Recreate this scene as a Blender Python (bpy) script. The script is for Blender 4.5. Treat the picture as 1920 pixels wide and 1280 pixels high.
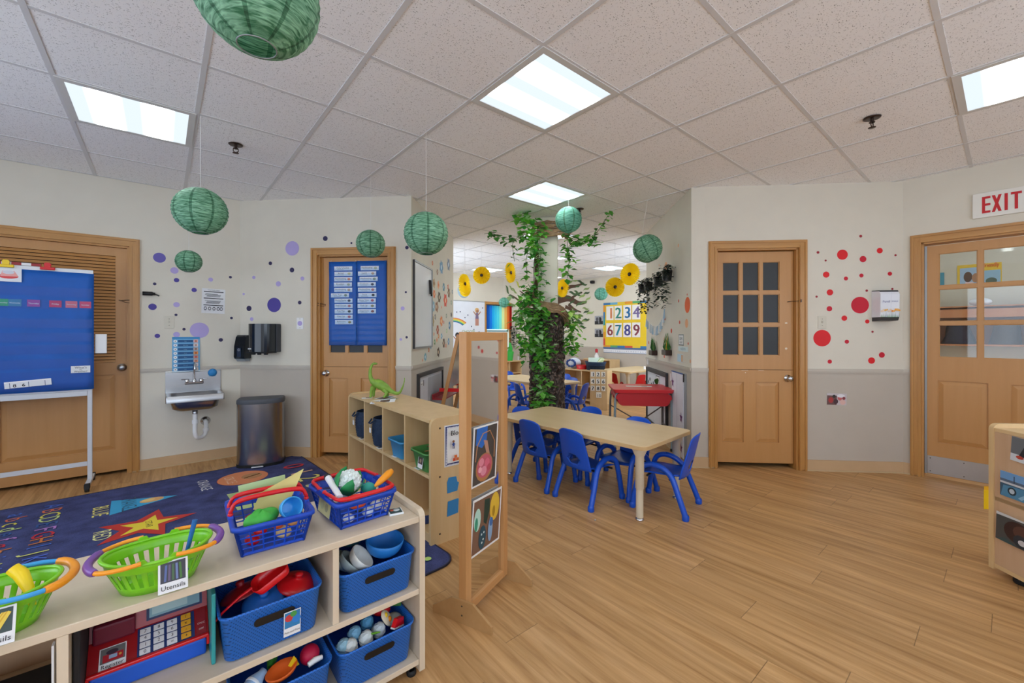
# A preschool classroom: angled walls, wood doors, low shelves, blue chairs, a vine-covered column.
import bpy, bmesh, math, random
from mathutils import Vector, Matrix

for o in list(bpy.data.objects):
    bpy.data.objects.remove(o, do_unlink=True)
SC = bpy.context.scene
COL = SC.collection
rad = math.radians
EYE, FPX, HOR = 1.255, 782.0, 625.0            # eye height (m), focal length and horizon row of the 1920x1280 frame
CEIL = 2.625

# ---------------------------------------------------------------- camera
cd = bpy.data.cameras.new('camera')
cd.sensor_width = 36.0
cd.lens = FPX / 1920 * 36.0
cd.shift_y = (HOR - 640.0) / 1920
cd.clip_start = 0.05
cam = bpy.data.objects.new('camera', cd)
cam.location = (0, 0, EYE)
cam.rotation_euler = (rad(90), 0, 0)
COL.objects.link(cam)
SC.camera = cam
# ---------------------------------------------------------------- world, exposure
w = bpy.data.worlds.new('daylight')
SC.world = w
w.use_nodes = True
bg = w.node_tree.nodes['Background']
sky = w.node_tree.nodes.new('ShaderNodeTexSky')
sky.sky_type = 'NISHITA'
sky.sun_elevation = rad(40)
sky.sun_disc = False
w.node_tree.links.new(sky.outputs[0], bg.inputs[0])
bg.inputs[1].default_value = 0.25
SC.view_settings.view_transform = 'Standard'
SC.view_settings.look = 'None'
SC.view_settings.exposure = 0.12
SC.view_settings.gamma = 1.0
SC.cycles.use_denoising = True
SC.cycles.max_bounces = 10
SC.cycles.diffuse_bounces = 6
SC.cycles.sample_clamp_indirect = 6
LIGHT_POWER = 11.0                              # radiance of the lamp tubes behind the diffusers

# ---------------------------------------------------------------- materials
def lin(h):
    h = h.lstrip('#')
    out = []
    for i in (0, 2, 4):
        c = int(h[i:i+2], 16) / 255
        out.append(c / 12.92 if c <= .04045 else ((c + .055) / 1.055) ** 2.4)
    return (out[0], out[1], out[2], 1)
PAL = dict(                                      # name: colour, roughness, metallic, variation, noise scale, bump
    cream=('ded8c9', .85, 0, .03, 6, .02), wall_grey=('c0b7aa', .8, 0, .03, 6, .02), rail=('c6beb1', .6, 0, .03, 8, 0),
    base_tan=('c9a880', .6, 0, .08, 5, 0), tbar=('dadadb', .5, 0, .02, 5, 0), grey_white=('d8d8d6', .5, 0, .02, 5, 0),
    blue=('0d50c4', .34, 0, .04, 5, 0), blue_cloth=('085ab4', .6, 0, .10, 9, .05), blue_bin=('145cc0', .45, 0, .04, 5, 0),
    blue_basket=('0f45b8', .3, 0, .04, 5, 0), red=('d4141c', .3, 0, .04, 5, 0), red_dark=('9c0f1a', .35, 0, .04, 5, 0),
    red_top=('d9323a', .4, 0, .04, 5, 0), green_basket=('7cc81e', .3, 0, .04, 5, 0), orange=('f29a1c', .35, 0, .04, 5, 0),
    purple=('7c4fa0', .35, 0, .04, 5, 0), sky_blue=('3a9fe0', .35, 0, .04, 5, 0), yellow=('f5cf1a', .4, 0, .05, 5, 0),
    white=('eeeeee', .5, 0, .02, 5, 0), paper=('e9eaec', .7, 0, .02, 9, 0), black=('0c0c0d', .4, 0, .05, 5, 0),
    ink=('1c1c20', .7, 0, .02, 5, 0), dark_grey=('3a3a3c', .5, 0, .05, 5, 0), rubber=('141415', .7, 0, .05, 5, 0),
    chrome=('c9c9cc', .15, 1, .03, 5, 0), steel=('b4b6b9', .3, 1, .05, 14, .01), steel_dark=('a4a6aa', .24, 1, .05, 3, 0),
    grey_metal=('9fa3a6', .4, .6, .04, 5, 0), bronze=('4a3c36', .35, .8, .05, 5, 0), mirror=('e6e4e0', .03, 1, 0, 5, 0),
    whiteboard=('e3e7ec', .18, 0, .01, 5, 0), pvc=('eef0f2', .35, 0, .02, 5, 0), smoke=('08141f', .12, 0, .1, 5, 0),
    dark_glass=('26292b', .45, 0, .25, 4, 0), plate=('d6d0bf', .5, 0, .02, 5, 0), table_edge=('c9a877', .5, 0, .05, 6, 0),  # dark pane is opaque: the unlit room behind is put into its colour
    leg_beige=('d3c6ad', .45, 0, .04, 6, 0), aluminium=('b9babb', .35, .9, .05, 9, 0), thread=('e8e8e8', .6, 0, 0, 5, 0),
    bark=('3e3028', .42, 0, .35, 34, .9), twig=('5f4a33', .8, 0, .2, 20, .2), raffia=('a88a68', .8, 0, .3, 30, .4),
    leaf_a=('69b845', .5, 0, .25, 9, 0), leaf_b=('3f9238', .5, 0, .25, 9, 0), leaf_c=('b4dca0', .5, 0, .2, 9, 0),
    leaf_d=('2f6430', .55, 0, .25, 9, 0), leaf_e=('25352a', .6, 0, .2, 9, 0), navy=('1a2f4a', .75, 0, .25, 60, .3),
    teal=('2f9a9a', .4, 0, .06, 6, 0), bin_blue=('3a8fc0', .45, 0, .05, 6, 0), bin_green=('4f8f4a', .45, 0, .06, 6, 0),
    dino=('7fa53a', .5, 0, .25, 25, .05), pearl=('b8cfd6', .25, 0, .05, 12, 0), frost=('9cc7d8', .3, 0, .05, 6, 0),
)
MATS = {}
def new_mat(name):
    m = bpy.data.materials.new(name)
    m.use_nodes = True
    nt = m.node_tree
    return m, nt, nt.nodes['Principled BSDF']
def lk(nt, a, b): nt.links.new(a, b)
def node(nt, typ, **kw):
    n = nt.nodes.new(typ)
    for k, v in kw.items():
        if k.startswith('i_'): n.inputs[k[2:].replace('_', ' ')].default_value = v
        else: setattr(n, k, v)
    return n
def M(name):
    if name in MATS: return MATS[name]
    if name in PAL: h, ro, me, va, sc, bu = PAL[name]
    else: h, ro, me, va, sc, bu = name, .55, 0, .04, 8, 0
    m, nt, b = new_mat(name)
    c = lin(h)
    b.inputs['Roughness'].default_value = ro
    b.inputs['Metallic'].default_value = me
    tc = node(nt, 'ShaderNodeTexCoord')
    nz = node(nt, 'ShaderNodeTexNoise', i_Scale=float(sc), i_Detail=3.0)
    lk(nt, tc.outputs['Object'], nz.inputs['Vector'])
    mx = node(nt, 'ShaderNodeMix', data_type='RGBA')
    mx.inputs[6].default_value = tuple(x * (1 - va * 1.5) for x in c[:3]) + (1,)
    mx.inputs[7].default_value = tuple(min(1, x * (1 + va * 1.5)) for x in c[:3]) + (1,)
    lk(nt, nz.outputs['Fac'], mx.inputs[0])
    lk(nt, mx.outputs[2], b.inputs['Base Color'])
    if bu:
        bp = node(nt, 'ShaderNodeBump', i_Strength=min(1.0, bu * 4), i_Distance=.01)
        lk(nt, nz.outputs['Fac'], bp.inputs['Height']); lk(nt, bp.outputs[0], b.inputs['Normal'])
    MATS[name] = m
    return m

def wood_mat(name, dark, light, axis=2, scale=1.0, rough=.45, streak=.5):
    m, nt, b = new_mat(name)
    tc = node(nt, 'ShaderNodeTexCoord')
    mp = node(nt, 'ShaderNodeMapping')
    sc = [22 * scale, 22 * scale, 22 * scale]; sc[axis] = 1.6 * scale
    mp.inputs['Scale'].default_value = sc
    lk(nt, tc.outputs['Object'], mp.inputs['Vector'])
    n1 = node(nt, 'ShaderNodeTexNoise', i_Scale=1.0, i_Detail=6.0, i_Roughness=.65)
    lk(nt, mp.outputs[0], n1.inputs['Vector'])
    cr = node(nt, 'ShaderNodeValToRGB')
    cr.color_ramp.elements[0].position = .5 - streak / 2; cr.color_ramp.elements[0].color = lin(dark)
    cr.color_ramp.elements[1].position = .5 + streak / 2; cr.color_ramp.elements[1].color = lin(light)
    lk(nt, n1.outputs['Fac'], cr.inputs[0]); lk(nt, cr.outputs[0], b.inputs['Base Color'])
    b.inputs['Roughness'].default_value = rough
    MATS[name] = m
wood_mat('door_wood', 'bd8a50', 'c6925a', 2, .8, .4)
wood_mat('casing_wood', 'b07c40', 'c89452', 2, 1.2, .35)
wood_mat('casing_wood_x', 'b07c40', 'c89452', 0, 1.2, .35)
wood_mat('birch', 'd2b07c', 'dfc090', 2, .5, .4)
wood_mat('birch_x', 'd2b07c', 'dfc090', 0, .5, .4)
wood_mat('birch_grey', 'cfbda2', 'ddccb4', 0, .5, .45)
wood_mat('birch_grey_z', 'cfbda2', 'ddccb4', 2, .5, .45)
wood_mat('pine', 'bb8650', 'd09e68', 2, .7, .45)
wood_mat('pine_x', 'bb8650', 'd09e68', 0, .7, .45)
wood_mat('ply', 'a9804f', 'bd9665', 0, .4, .5)
wood_mat('maple_back', 'c29c78', 'd6b492', 2, .4, .45)
wood_mat('table_top', 'd9bd8e', 'e3caa0', 1, .35, .35)
wood_mat('cubby_wood', 'c07a50', 'd09064', 2, .5, .5)

def floor_mat():
    m, nt, b = new_mat('floor_planks')
    tc = node(nt, 'ShaderNodeTexCoord')
    sp = node(nt, 'ShaderNodeSeparateXYZ'); lk(nt, tc.outputs['Object'], sp.inputs[0])
    PW, PL = .178, 1.22
    def mth(op, a, b2=None, v=None):
        n = node(nt, 'ShaderNodeMath', operation=op)
        lk(nt, a, n.inputs[0])
        if b2 is not None: lk(nt, b2, n.inputs[1])
        if v is not None: n.inputs[1].default_value = v
        return n.outputs[0]
    ry = mth('DIVIDE', sp.outputs[0], v=PW)
    row = mth('FLOOR', ry)
    wn = node(nt, 'ShaderNodeTexWhiteNoise', noise_dimensions='1D'); lk(nt, row, wn.inputs['W'])
    sx = mth('DIVIDE', sp.outputs[1], v=PL)
    sx2 = mth('ADD', sx, wn.outputs['Value'])
    cell = mth('FLOOR', sx2)
    cmb = node(nt, 'ShaderNodeCombineXYZ'); lk(nt, row, cmb.inputs[0]); lk(nt, cell, cmb.inputs[1])
    w2 = node(nt, 'ShaderNodeTexWhiteNoise', noise_dimensions='3D'); lk(nt, cmb.outputs[0], w2.inputs['Vector'])
    # grain
    sc = node(nt, 'ShaderNodeVectorMath', operation='SCALE'); lk(nt, w2.outputs['Color'], sc.inputs[0]); sc.inputs['Scale'].default_value = 30
    add = node(nt, 'ShaderNodeVectorMath', operation='ADD'); lk(nt, tc.outputs['Object'], add.inputs[0]); lk(nt, sc.outputs[0], add.inputs[1])
    mp = node(nt, 'ShaderNodeMapping'); mp.inputs['Scale'].default_value = (28, 1.6, 28); lk(nt, add.outputs[0], mp.inputs['Vector'])
    n1 = node(nt, 'ShaderNodeTexNoise', i_Scale=1.0, i_Detail=7.0, i_Roughness=.62, i_Distortion=.6); lk(nt, mp.outputs[0], n1.inputs['Vector'])
    cr = node(nt, 'ShaderNodeValToRGB')
    e = cr.color_ramp.elements
    e[0].position = .30; e[0].color = lin('a17444'); e[1].position = .66; e[1].color = lin('d0a472')
    x = e.new(.47); x.color = lin('bc915e')
    lk(nt, n1.outputs['Fac'], cr.inputs[0])
    # long soft streaks
    mp3 = node(nt, 'ShaderNodeMapping'); mp3.inputs['Scale'].default_value = (9, .5, 9); lk(nt, add.outputs[0], mp3.inputs['Vector'])
    n3 = node(nt, 'ShaderNodeTexNoise', i_Scale=1.0, i_Detail=3.0); lk(nt, mp3.outputs[0], n3.inputs['Vector'])
    v3 = node(nt, 'ShaderNodeMapRange', i_From_Min=.3, i_From_Max=.7, i_To_Min=.88, i_To_Max=1.08); lk(nt, n3.outputs['Fac'], v3.inputs[0])
    vp = node(nt, 'ShaderNodeMapRange', i_To_Min=.95, i_To_Max=1.06); lk(nt, w2.outputs['Value'], vp.inputs[0])
    mul0 = mth('MULTIPLY', v3.outputs[0], vp.outputs[0])
    # seams
    fr = mth('FRACT', ry); a1 = mth('SUBTRACT', fr, v=.5); a2 = mth('ABSOLUTE', a1); g1 = mth('GREATER_THAN', a2, v=.494)
    fx = mth('FRACT', sx2); b1 = mth('SUBTRACT', fx, v=.5); b2 = mth('ABSOLUTE', b1); g2 = mth('GREATER_THAN', b2, v=.4988)
    g1h = mth('MULTIPLY', g1, v=.12); g2h = mth('MULTIPLY', g2, v=.5)
    gs = mth('MAXIMUM', g1h, g2h)
    inv = node(nt, 'ShaderNodeMath', operation='SUBTRACT'); inv.inputs[0].default_value = 1; lk(nt, gs, inv.inputs[1])
    # knots
    mp2 = node(nt, 'ShaderNodeMapping'); mp2.inputs['Scale'].default_value = (3.4, 2.6, 3); lk(nt, tc.outputs['Object'], mp2.inputs['Vector'])
    vo = node(nt, 'ShaderNodeTexVoronoi', i_Scale=1.0); lk(nt, mp2.outputs[0], vo.inputs['Vector'])
    kn = node(nt, 'ShaderNodeMapRange', i_From_Min=.012, i_From_Max=.03, i_To_Min=.5, i_To_Max=1.0); lk(nt, vo.outputs['Distance'], kn.inputs[0])
    m2 = mth('MULTIPLY', mul0, inv.outputs[0]); m3 = mth('MULTIPLY', m2, kn.outputs[0])
    vm = node(nt, 'ShaderNodeVectorMath', operation='SCALE'); lk(nt, cr.outputs[0], vm.inputs[0]); lk(nt, m3, vm.inputs['Scale'])
    lk(nt, vm.outputs[0], b.inputs['Base Color'])
    b.inputs['Roughness'].default_value = .42
    b.inputs['Specular IOR Level'].default_value = .35
    MATS['floor_planks'] = m
floor_mat()

def tile_mat():
    m, nt, b = new_mat('ceiling_tile')
    tc = node(nt, 'ShaderNodeTexCoord')
    def dots(scale, lo, hi, stretch):
        mp = node(nt, 'ShaderNodeMapping'); mp.inputs['Scale'].default_value = stretch; lk(nt, tc.outputs['Object'], mp.inputs['Vector'])
        vo = node(nt, 'ShaderNodeTexVoronoi', i_Scale=scale); lk(nt, mp.outputs[0], vo.inputs['Vector'])
        r = node(nt, 'ShaderNodeMapRange', i_From_Min=lo, i_From_Max=hi, i_To_Min=1.0, i_To_Max=0.0); lk(nt, vo.outputs['Distance'], r.inputs[0])
        sp = node(nt, 'ShaderNodeSeparateColor'); lk(nt, vo.outputs['Color'], sp.inputs[0])
        g = node(nt, 'ShaderNodeMath', operation='GREATER_THAN'); lk(nt, sp.outputs[0], g.inputs[0]); g.inputs[1].default_value = .55
        mm = node(nt, 'ShaderNodeMath', operation='MULTIPLY'); lk(nt, r.outputs[0], mm.inputs[0]); lk(nt, g.outputs[0], mm.inputs[1])
        return mm.outputs[0]
    d1 = dots(90.0, .10, .30, (1, 1, 1)); d2 = dots(150.0, .15, .30, (1.6, .7, 1)); d3 = dots(60.0, .14, .22, (.5, 1.8, 1))
    a = node(nt, 'ShaderNodeMath', operation='MAXIMUM'); lk(nt, d1, a.inputs[0]); lk(nt, d2, a.inputs[1])
    a2 = node(nt, 'ShaderNodeMath', operation='MAXIMUM'); lk(nt, a.outputs[0], a2.inputs[0]); lk(nt, d3, a2.inputs[1])
    f = node(nt, 'ShaderNodeMath', operation='MULTIPLY'); lk(nt, a2.outputs[0], f.inputs[0]); f.inputs[1].default_value = .62
    mx = node(nt, 'ShaderNodeMix', data_type='RGBA'); lk(nt, f.outputs[0], mx.inputs[0])
    mx.inputs[6].default_value = lin('fbfbfc'); mx.inputs[7].default_value = lin('5c5a5a')
    lk(nt, mx.outputs[2], b.inputs['Base Color'])
    b.inputs['Roughness'].default_value = .9
    b.inputs['Specular IOR Level'].default_value = .1
    MATS['ceiling_tile'] = m
tile_mat()

def diffuser_mat():
    m, nt, b = new_mat('lamp_diffuser')
    tc = node(nt, 'ShaderNodeTexCoord')
    sp = node(nt, 'ShaderNodeSeparateXYZ'); lk(nt, tc.outputs['Object'], sp.inputs[0])
    # two fluorescent tubes, at y = -.12 and +.12 of the fixture
    ab = node(nt, 'ShaderNodeMath', operation='ABSOLUTE'); lk(nt, sp.outputs[1], ab.inputs[0])
    su = node(nt, 'ShaderNodeMath', operation='SUBTRACT'); lk(nt, ab.outputs[0], su.inputs[0]); su.inputs[1].default_value = .12
    a2 = node(nt, 'ShaderNodeMath', operation='ABSOLUTE'); lk(nt, su.outputs[0], a2.inputs[0])
    mr = node(nt, 'ShaderNodeMapRange', interpolation_type='SMOOTHSTEP', i_From_Min=.025, i_From_Max=.085, i_To_Min=1.0, i_To_Max=0.0); lk(nt, a2.outputs[0], mr.inputs[0])
    st = node(nt, 'ShaderNodeMapRange', i_To_Min=1.0, i_To_Max=LIGHT_POWER); lk(nt, mr.outputs[0], st.inputs[0])
    em = node(nt, 'ShaderNodeEmission')
    cm = node(nt, 'ShaderNodeMix', data_type='RGBA'); lk(nt, mr.outputs[0], cm.inputs[0])
    cm.inputs[6].default_value = (.80, .90, .98, 1); cm.inputs[7].default_value = (.95, 1.0, .985, 1)
    lk(nt, cm.outputs[2], em.inputs[0]); lk(nt, st.outputs[0], em.inputs[1])
    lk(nt, em.outputs[0], nt.nodes['Material Output'].inputs[0])
    MATS['lamp_diffuser'] = m
diffuser_mat()

def glass_mat(name, tint, rough=0.0, alpha=.12):
    # a thin clear pane: mostly see-through with a weak reflection
    m, nt, b = new_mat(name)
    tr = node(nt, 'ShaderNodeBsdfTransparent'); tr.inputs[0].default_value = lin(tint)
    gl = node(nt, 'ShaderNodeBsdfGlossy'); gl.inputs['Roughness'].default_value = rough
    ms = node(nt, 'ShaderNodeMixShader'); ms.inputs[0].default_value = alpha
    lk(nt, tr.outputs[0], ms.inputs[1]); lk(nt, gl.outputs[0], ms.inputs[2])
    lk(nt, ms.outputs[0], nt.nodes['Material Output'].inputs[0])
    MATS[name] = m
glass_mat('glass', 'f4f8f8', .02, .035)
glass_mat('clear_plastic', 'e4f0fa', .30, .02)
def glow_mat(name, h, s):
    m, nt, b = new_mat(name)
    b.inputs['Base Color'].default_value = lin(h)
    b.inputs['Emission Color'].default_value = lin(h); b.inputs['Emission Strength'].default_value = s
    MATS[name] = m
def paper_lantern_mat(name, dark, light):
    m, nt, b = new_mat(name)
    tc = node(nt, 'ShaderNodeTexCoord')
    mp = node(nt, 'ShaderNodeMapping'); mp.inputs['Scale'].default_value = (18, 18, 150); lk(nt, tc.outputs['Object'], mp.inputs['Vector'])
    n1 = node(nt, 'ShaderNodeTexNoise', i_Scale=1.0, i_Detail=5.0, i_Distortion=1.2); lk(nt, mp.outputs[0], n1.inputs['Vector'])
    cr = node(nt, 'ShaderNodeValToRGB')
    cr.color_ramp.elements[0].position = .36; cr.color_ramp.elements[0].color = lin(dark)
    cr.color_ramp.elements[1].position = .66; cr.color_ramp.elements[1].color = lin(light)
    lk(nt, n1.outputs['Fac'], cr.inputs[0]); lk(nt, cr.outputs[0], b.inputs['Base Color'])
    b.inputs['Roughness'].default_value = .6
    tl = node(nt, 'ShaderNodeBsdfTranslucent'); lk(nt, cr.outputs[0], tl.inputs[0])
    ms = node(nt, 'ShaderNodeMixShader'); ms.inputs[0].default_value = .3
    lk(nt, b.outputs[0], ms.inputs[1]); lk(nt, tl.outputs[0], ms.inputs[2])
    lk(nt, ms.outputs[0], nt.nodes['Material Output'].inputs[0])
    MATS[name] = m
paper_lantern_mat('lantern_paper', '3c7a56', 'a4dcb8')
paper_lantern_mat('lantern_rib', '2c5a40', '6aa884')
paper_lantern_mat('lantern_bright', '3d8a70', '8fd6bd')

# ---------------------------------------------------------------- mesh builder
def RZ(a): return Matrix.Rotation(rad(a), 4, 'Z')
def RX(a): return Matrix.Rotation(rad(a), 4, 'X')
def RY(a): return Matrix.Rotation(rad(a), 4, 'Y')
def TR(x, y, z): return Matrix.Translation((x, y, z))
class MB:
    """collects shapes and links them as one mesh object"""
    def __init__(s, mat=None):
        s.v = []; s.f = []; s.fm = []; s.fs = []; s.mats = []; s.T = Matrix(); s.m = mat; s.lay = 0.0
    def add(s, vs, fs, m=None, smooth=False):
        m = m or s.m
        if m not in s.mats: s.mats.append(m)
        mi = s.mats.index(m); b = len(s.v)
        ident = s.T == Matrix()
        for p in vs: s.v.append(tuple(p) if ident else tuple(s.T @ Vector(p)))
        for f in fs:
            s.f.append([b + i for i in f]); s.fm.append(mi); s.fs.append(smooth)
        return s
    def box(s, x0, x1, y0, y1, z0, z1, m=None, bev=0):
        if bev:
            bm = bmesh.new()
            bmesh.ops.create_cube(bm, size=1)
            for v in bm.verts:
                v.co = Vector(((x0 + x1) / 2 + v.co.x * (x1 - x0), (y0 + y1) / 2 + v.co.y * (y1 - y0), (z0 + z1) / 2 + v.co.z * (z1 - z0)))
            bmesh.ops.bevel(bm, geom=bm.edges[:] + bm.verts[:], offset=bev, segments=2, affect='EDGES', profile=.5)
            bm.verts.ensure_lookup_table()
            r = s.add([v.co.copy() for v in bm.verts], [[v.index for v in f.verts] for f in bm.faces], m)
            bm.free(); return r
        v = [(x, y, z) for z in (z0, z1) for y in (y0, y1) for x in (x0, x1)]
        return s.add(v, [(0, 2, 3, 1), (4, 5, 7, 6), (0, 1, 5, 4), (2, 6, 7, 3), (0, 4, 6, 2), (1, 3, 7, 5)], m)
    def poly(s, pts, m=None, smooth=False): return s.add(pts, [list(range(len(pts)))], m, smooth)
    def prism(s, pts, y0, y1, m=None, plane='xz'):
        n = len(pts)
        if plane == 'xz': f = lambda p, t: (p[0], t, p[1])
        elif plane == 'xy': f = lambda p, t: (p[0], p[1], t)
        else: f = lambda p, t: (t, p[0], p[1])
        v = [f(p, y0) for p in pts] + [f(p, y1) for p in pts]
        fs = [list(range(n)), list(range(2 * n - 1, n - 1, -1))] + [(i, n + i, n + (i + 1) % n, (i + 1) % n) for i in range(n)]
        return s.add(v, fs, m)
    def tube(s, path, r, n=8, m=None, caps=True, closed=False, smooth=True, flat=1.0):
        P = [Vector(p) for p in path]; k = len(P)
        R = r if isinstance(r, (list, tuple)) else [r] * k
        rings = []; up = None
        for i, p in enumerate(P):
            if closed: d = P[(i + 1) % k] - P[i - 1]
            else: d = P[min(i + 1, k - 1)] - P[max(i - 1, 0)]
            if d.length < 1e-9: d = Vector((0, 0, 1))
            d.normalize()
            if up is None:
                up = Vector((0, 0, 1)) if abs(d.z) < .9 else Vector((1, 0, 0))
            a = up - d * up.dot(d)
            if a.length < 1e-6: a = d.orthogonal()
            a.normalize(); up = a; b = d.cross(a)
            rings.append([p + (a * math.cos(2 * math.pi * j / n) * flat + b * math.sin(2 * math.pi * j / n)) * R[i] for j in range(n)])
        vs = [q for ring in rings for q in ring]
        fs = []
        for i in range(k if closed else k - 1):
            a0 = i * n; b0 = ((i + 1) % k) * n
            for j in range(n): fs.append((a0 + j, b0 + j, b0 + (j + 1) % n, a0 + (j + 1) % n))
        s.add(vs, fs, m, smooth)
        if caps and not closed:
            s.add(rings[0], [list(range(n))], m); s.add(rings[-1], [list(range(n - 1, -1, -1))], m)
        return s
    def lathe(s, prof, n=24, m=None, c=(0, 0, 0), smooth=True, sx=1.0, sy=1.0, arc=None):
        vs = []; fs = []; k = len(prof)
        for (r, z) in prof:
            for j in range(n):
                a = 2 * math.pi * j / n
                vs.append((c[0] + r * math.cos(a) * sx, c[1] + r * math.sin(a) * sy, c[2] + z))
        for i in range(k - 1):
            for j in range(n):
                fs.append((i * n + j, i * n + (j + 1) % n, (i + 1) * n + (j + 1) % n, (i + 1) * n + j))
        s.add(vs, fs, m, smooth)
        if prof[0][0] > 1e-5 and prof[0][1] <= prof[-1][1]: s.add(vs[:n], [list(range(n - 1, -1, -1))], m)
        return s
    def ball(s, c, r, m=None, nu=16, nv=10):
        rx, ry, rz = (r, r, r) if isinstance(r, (int, float)) else r
        vs = []; fs = []
        for i in range(nv + 1):
            t = math.pi * i / nv
            for j in range(nu):
                a = 2 * math.pi * j / nu
                vs.append((c[0] + rx * math.sin(t) * math.cos(a), c[1] + ry * math.sin(t) * math.sin(a), c[2] - rz * math.cos(t)))
        for i in range(nv):
            for j in range(nu): fs.append((i * nu + j, i * nu + (j + 1) % nu, (i + 1) * nu + (j + 1) % nu, (i + 1) * nu + j))
        return s.add(vs, fs, m, True)
    # flat artwork in the local xz plane, facing -y; each later shape lies a hair in front
    def flat(s, pts, m=None):
        s.lay += .00025
        return s.add([(p[0], -s.lay, p[1]) for p in pts], [list(range(len(pts)))], m)
    def fr(s, x0, x1, z0, z1, m=None): return s.flat([(x0, z0), (x1, z0), (x1, z1), (x0, z1)], m)
    def fd(s, x, z, r, m=None, n=20, rz=None):
        rz = rz or r
        return s.flat([(x + r * math.cos(2 * math.pi * i / n), z + rz * math.sin(2 * math.pi * i / n)) for i in range(n)], m)
    def text(s, body, x, z, size, m='ink', align='CENTER', bold=0.0, squash=1.0, max_w=None):
        vs, fs, w = text_geo(body)
        k = size
        if max_w and w * k * squash > max_w: squash = max_w / (w * k)
        off = {'CENTER': -w / 2, 'LEFT': 0, 'RIGHT': -w}[align]
        s.lay += .00025
        s.add([(x + (p[0] + off) * k * squash, -s.lay, z + p[1] * k) for p in vs], fs, m)
        if bold:
            s.add([(x + bold + (p[0] + off) * k * squash, -s.lay - .0001, z + p[1] * k) for p in vs], fs, m)
            s.add([(x - bold + (p[0] + off) * k * squash, -s.lay - .0001, z + p[1] * k) for p in vs], fs, m)
        return s
    def build(s, name, parent=None, loc=None, rz=0, label=None, cat=None, group=None, kind=None, rot=None):
        me = bpy.data.meshes.new(name)
        me.from_pydata([tuple(v) for v in s.v], [], s.f)
        for m in s.mats: me.materials.append(M(m))
        me.polygons.foreach_set('material_index', s.fm)
        me.polygons.foreach_set('use_smooth', s.fs)
        me.update()
        o = bpy.data.objects.new(name, me)
        COL.objects.link(o)
        if parent is not None: o.parent = parent
        if loc is not None: o.location = loc
        if rot is not None: o.rotation_euler = [rad(a) for a in rot]
        elif rz: o.rotation_euler = (0, 0, rad(rz))
        tag(o, label, cat, group, kind)
        return o
TEXTS = {}
def text_geo(body):
    if body in TEXTS: return TEXTS[body]
    cu = bpy.data.curves.new('t', 'FONT'); cu.body = body; cu.resolution_u = 2
    ob = bpy.data.objects.new('t', cu)
    me = bpy.data.meshes.new_from_object(ob)
    vs = [(v.co.x, v.co.y) for v in me.vertices]; fs = [list(p.vertices) for p in me.polygons]
    bpy.data.objects.remove(ob); bpy.data.curves.remove(cu); bpy.data.meshes.remove(me)
    w = max([v[0] for v in vs] + [.01])
    TEXTS[body] = (vs, fs, w)
    return TEXTS[body]
def tag(o, label=None, cat=None, group=None, kind=None):
    if label: o['label'] = label
    if cat: o['category'] = cat
    if group: o['group'] = group
    if kind: o['kind'] = kind
    return o
def empty(name, loc=(0, 0, 0), rz=0, label=None, cat=None, group=None, kind=None, rot=None):
    o = bpy.data.objects.new(name, None); COL.objects.link(o)
    o.location = loc; o.rotation_euler = (0, 0, rad(rz)); o.empty_display_size = .05
    if rot: o.rotation_euler = [rad(a) for a in rot]
    return tag(o, label, cat, group, kind)
def copy_tree(o, parent=None):
    c = o.copy(); COL.objects.link(c)
    if parent is not None: c.parent = parent
    for ch in [x for x in bpy.data.objects if x.parent == o]:
        copy_tree(ch, c)
    return c
def spline(pts, n=6, closed=False):
    """Catmull-Rom through the points"""
    P = [Vector(p) for p in pts]; k = len(P); out = []
    rng = range(k) if closed else range(k - 1)
    for i in rng:
        if closed: a, b, c, d = P[i - 1], P[i], P[(i + 1) % k], P[(i + 2) % k]
        else: a, b, c, d = P[max(i - 1, 0)], P[i], P[i + 1], P[min(i + 2, k - 1)]
        for j in range(n):
            t = j / n
            out.append(.5 * ((2 * b) + (c - a) * t + (2 * a - 5 * b + 4 * c - d) * t * t + (3 * b - a - 3 * c + d) * t ** 3))
    if not closed: out.append(P[-1])
    return out
# room frame: u runs to the right-back, v to the left-back (both along the ceiling grid)
C40, S40 = math.cos(rad(40)), math.sin(rad(40))
def UV(u, v, z=0): return Vector((u * C40 - v * S40, u * S40 + v * C40, z))
def FL(px, py, z=0):
    """point of the room at height z on the sight line"""
    Y = (EYE - z) * FPX / (py - HOR); return Vector(((px - 960) / FPX * Y, Y, z))
def AT(px, py, Y): return Vector(((px - 960) / FPX * Y, Y, EYE - (py - HOR) / FPX * Y))
WALLS = dict(A=((-2.806, 4.306), 40), B=((-2.806, 4.306), -5), C=((-1.002, 4.148), 85), G=((-1.322, 9.398), 40),
             H=((1.066, 11.403), -50), F=((1.84, 5.71), -95), D=((1.683, 3.913), -5), E=((3.518, 3.752), -50))
def wat(k, s, z, off=0.0):
    """world point on wall k: s along it, z up, off metres in front of it"""
    (ox, oy), r = WALLS[k]; c, sn = math.cos(rad(r)), math.sin(rad(r))
    return Vector((ox + s * c + off * sn, oy + s * sn - off * c, z))
def wpx(k, px, py):
    (ox, oy), r = WALLS[k]; c, sn = math.cos(rad(r)), math.sin(rad(r))
    d = (px - 960) / FPX; q = (ox - oy * d) / (sn * d - c); t = oy + q * sn
    return q, EYE - (py - HOR) / FPX * t

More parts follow.
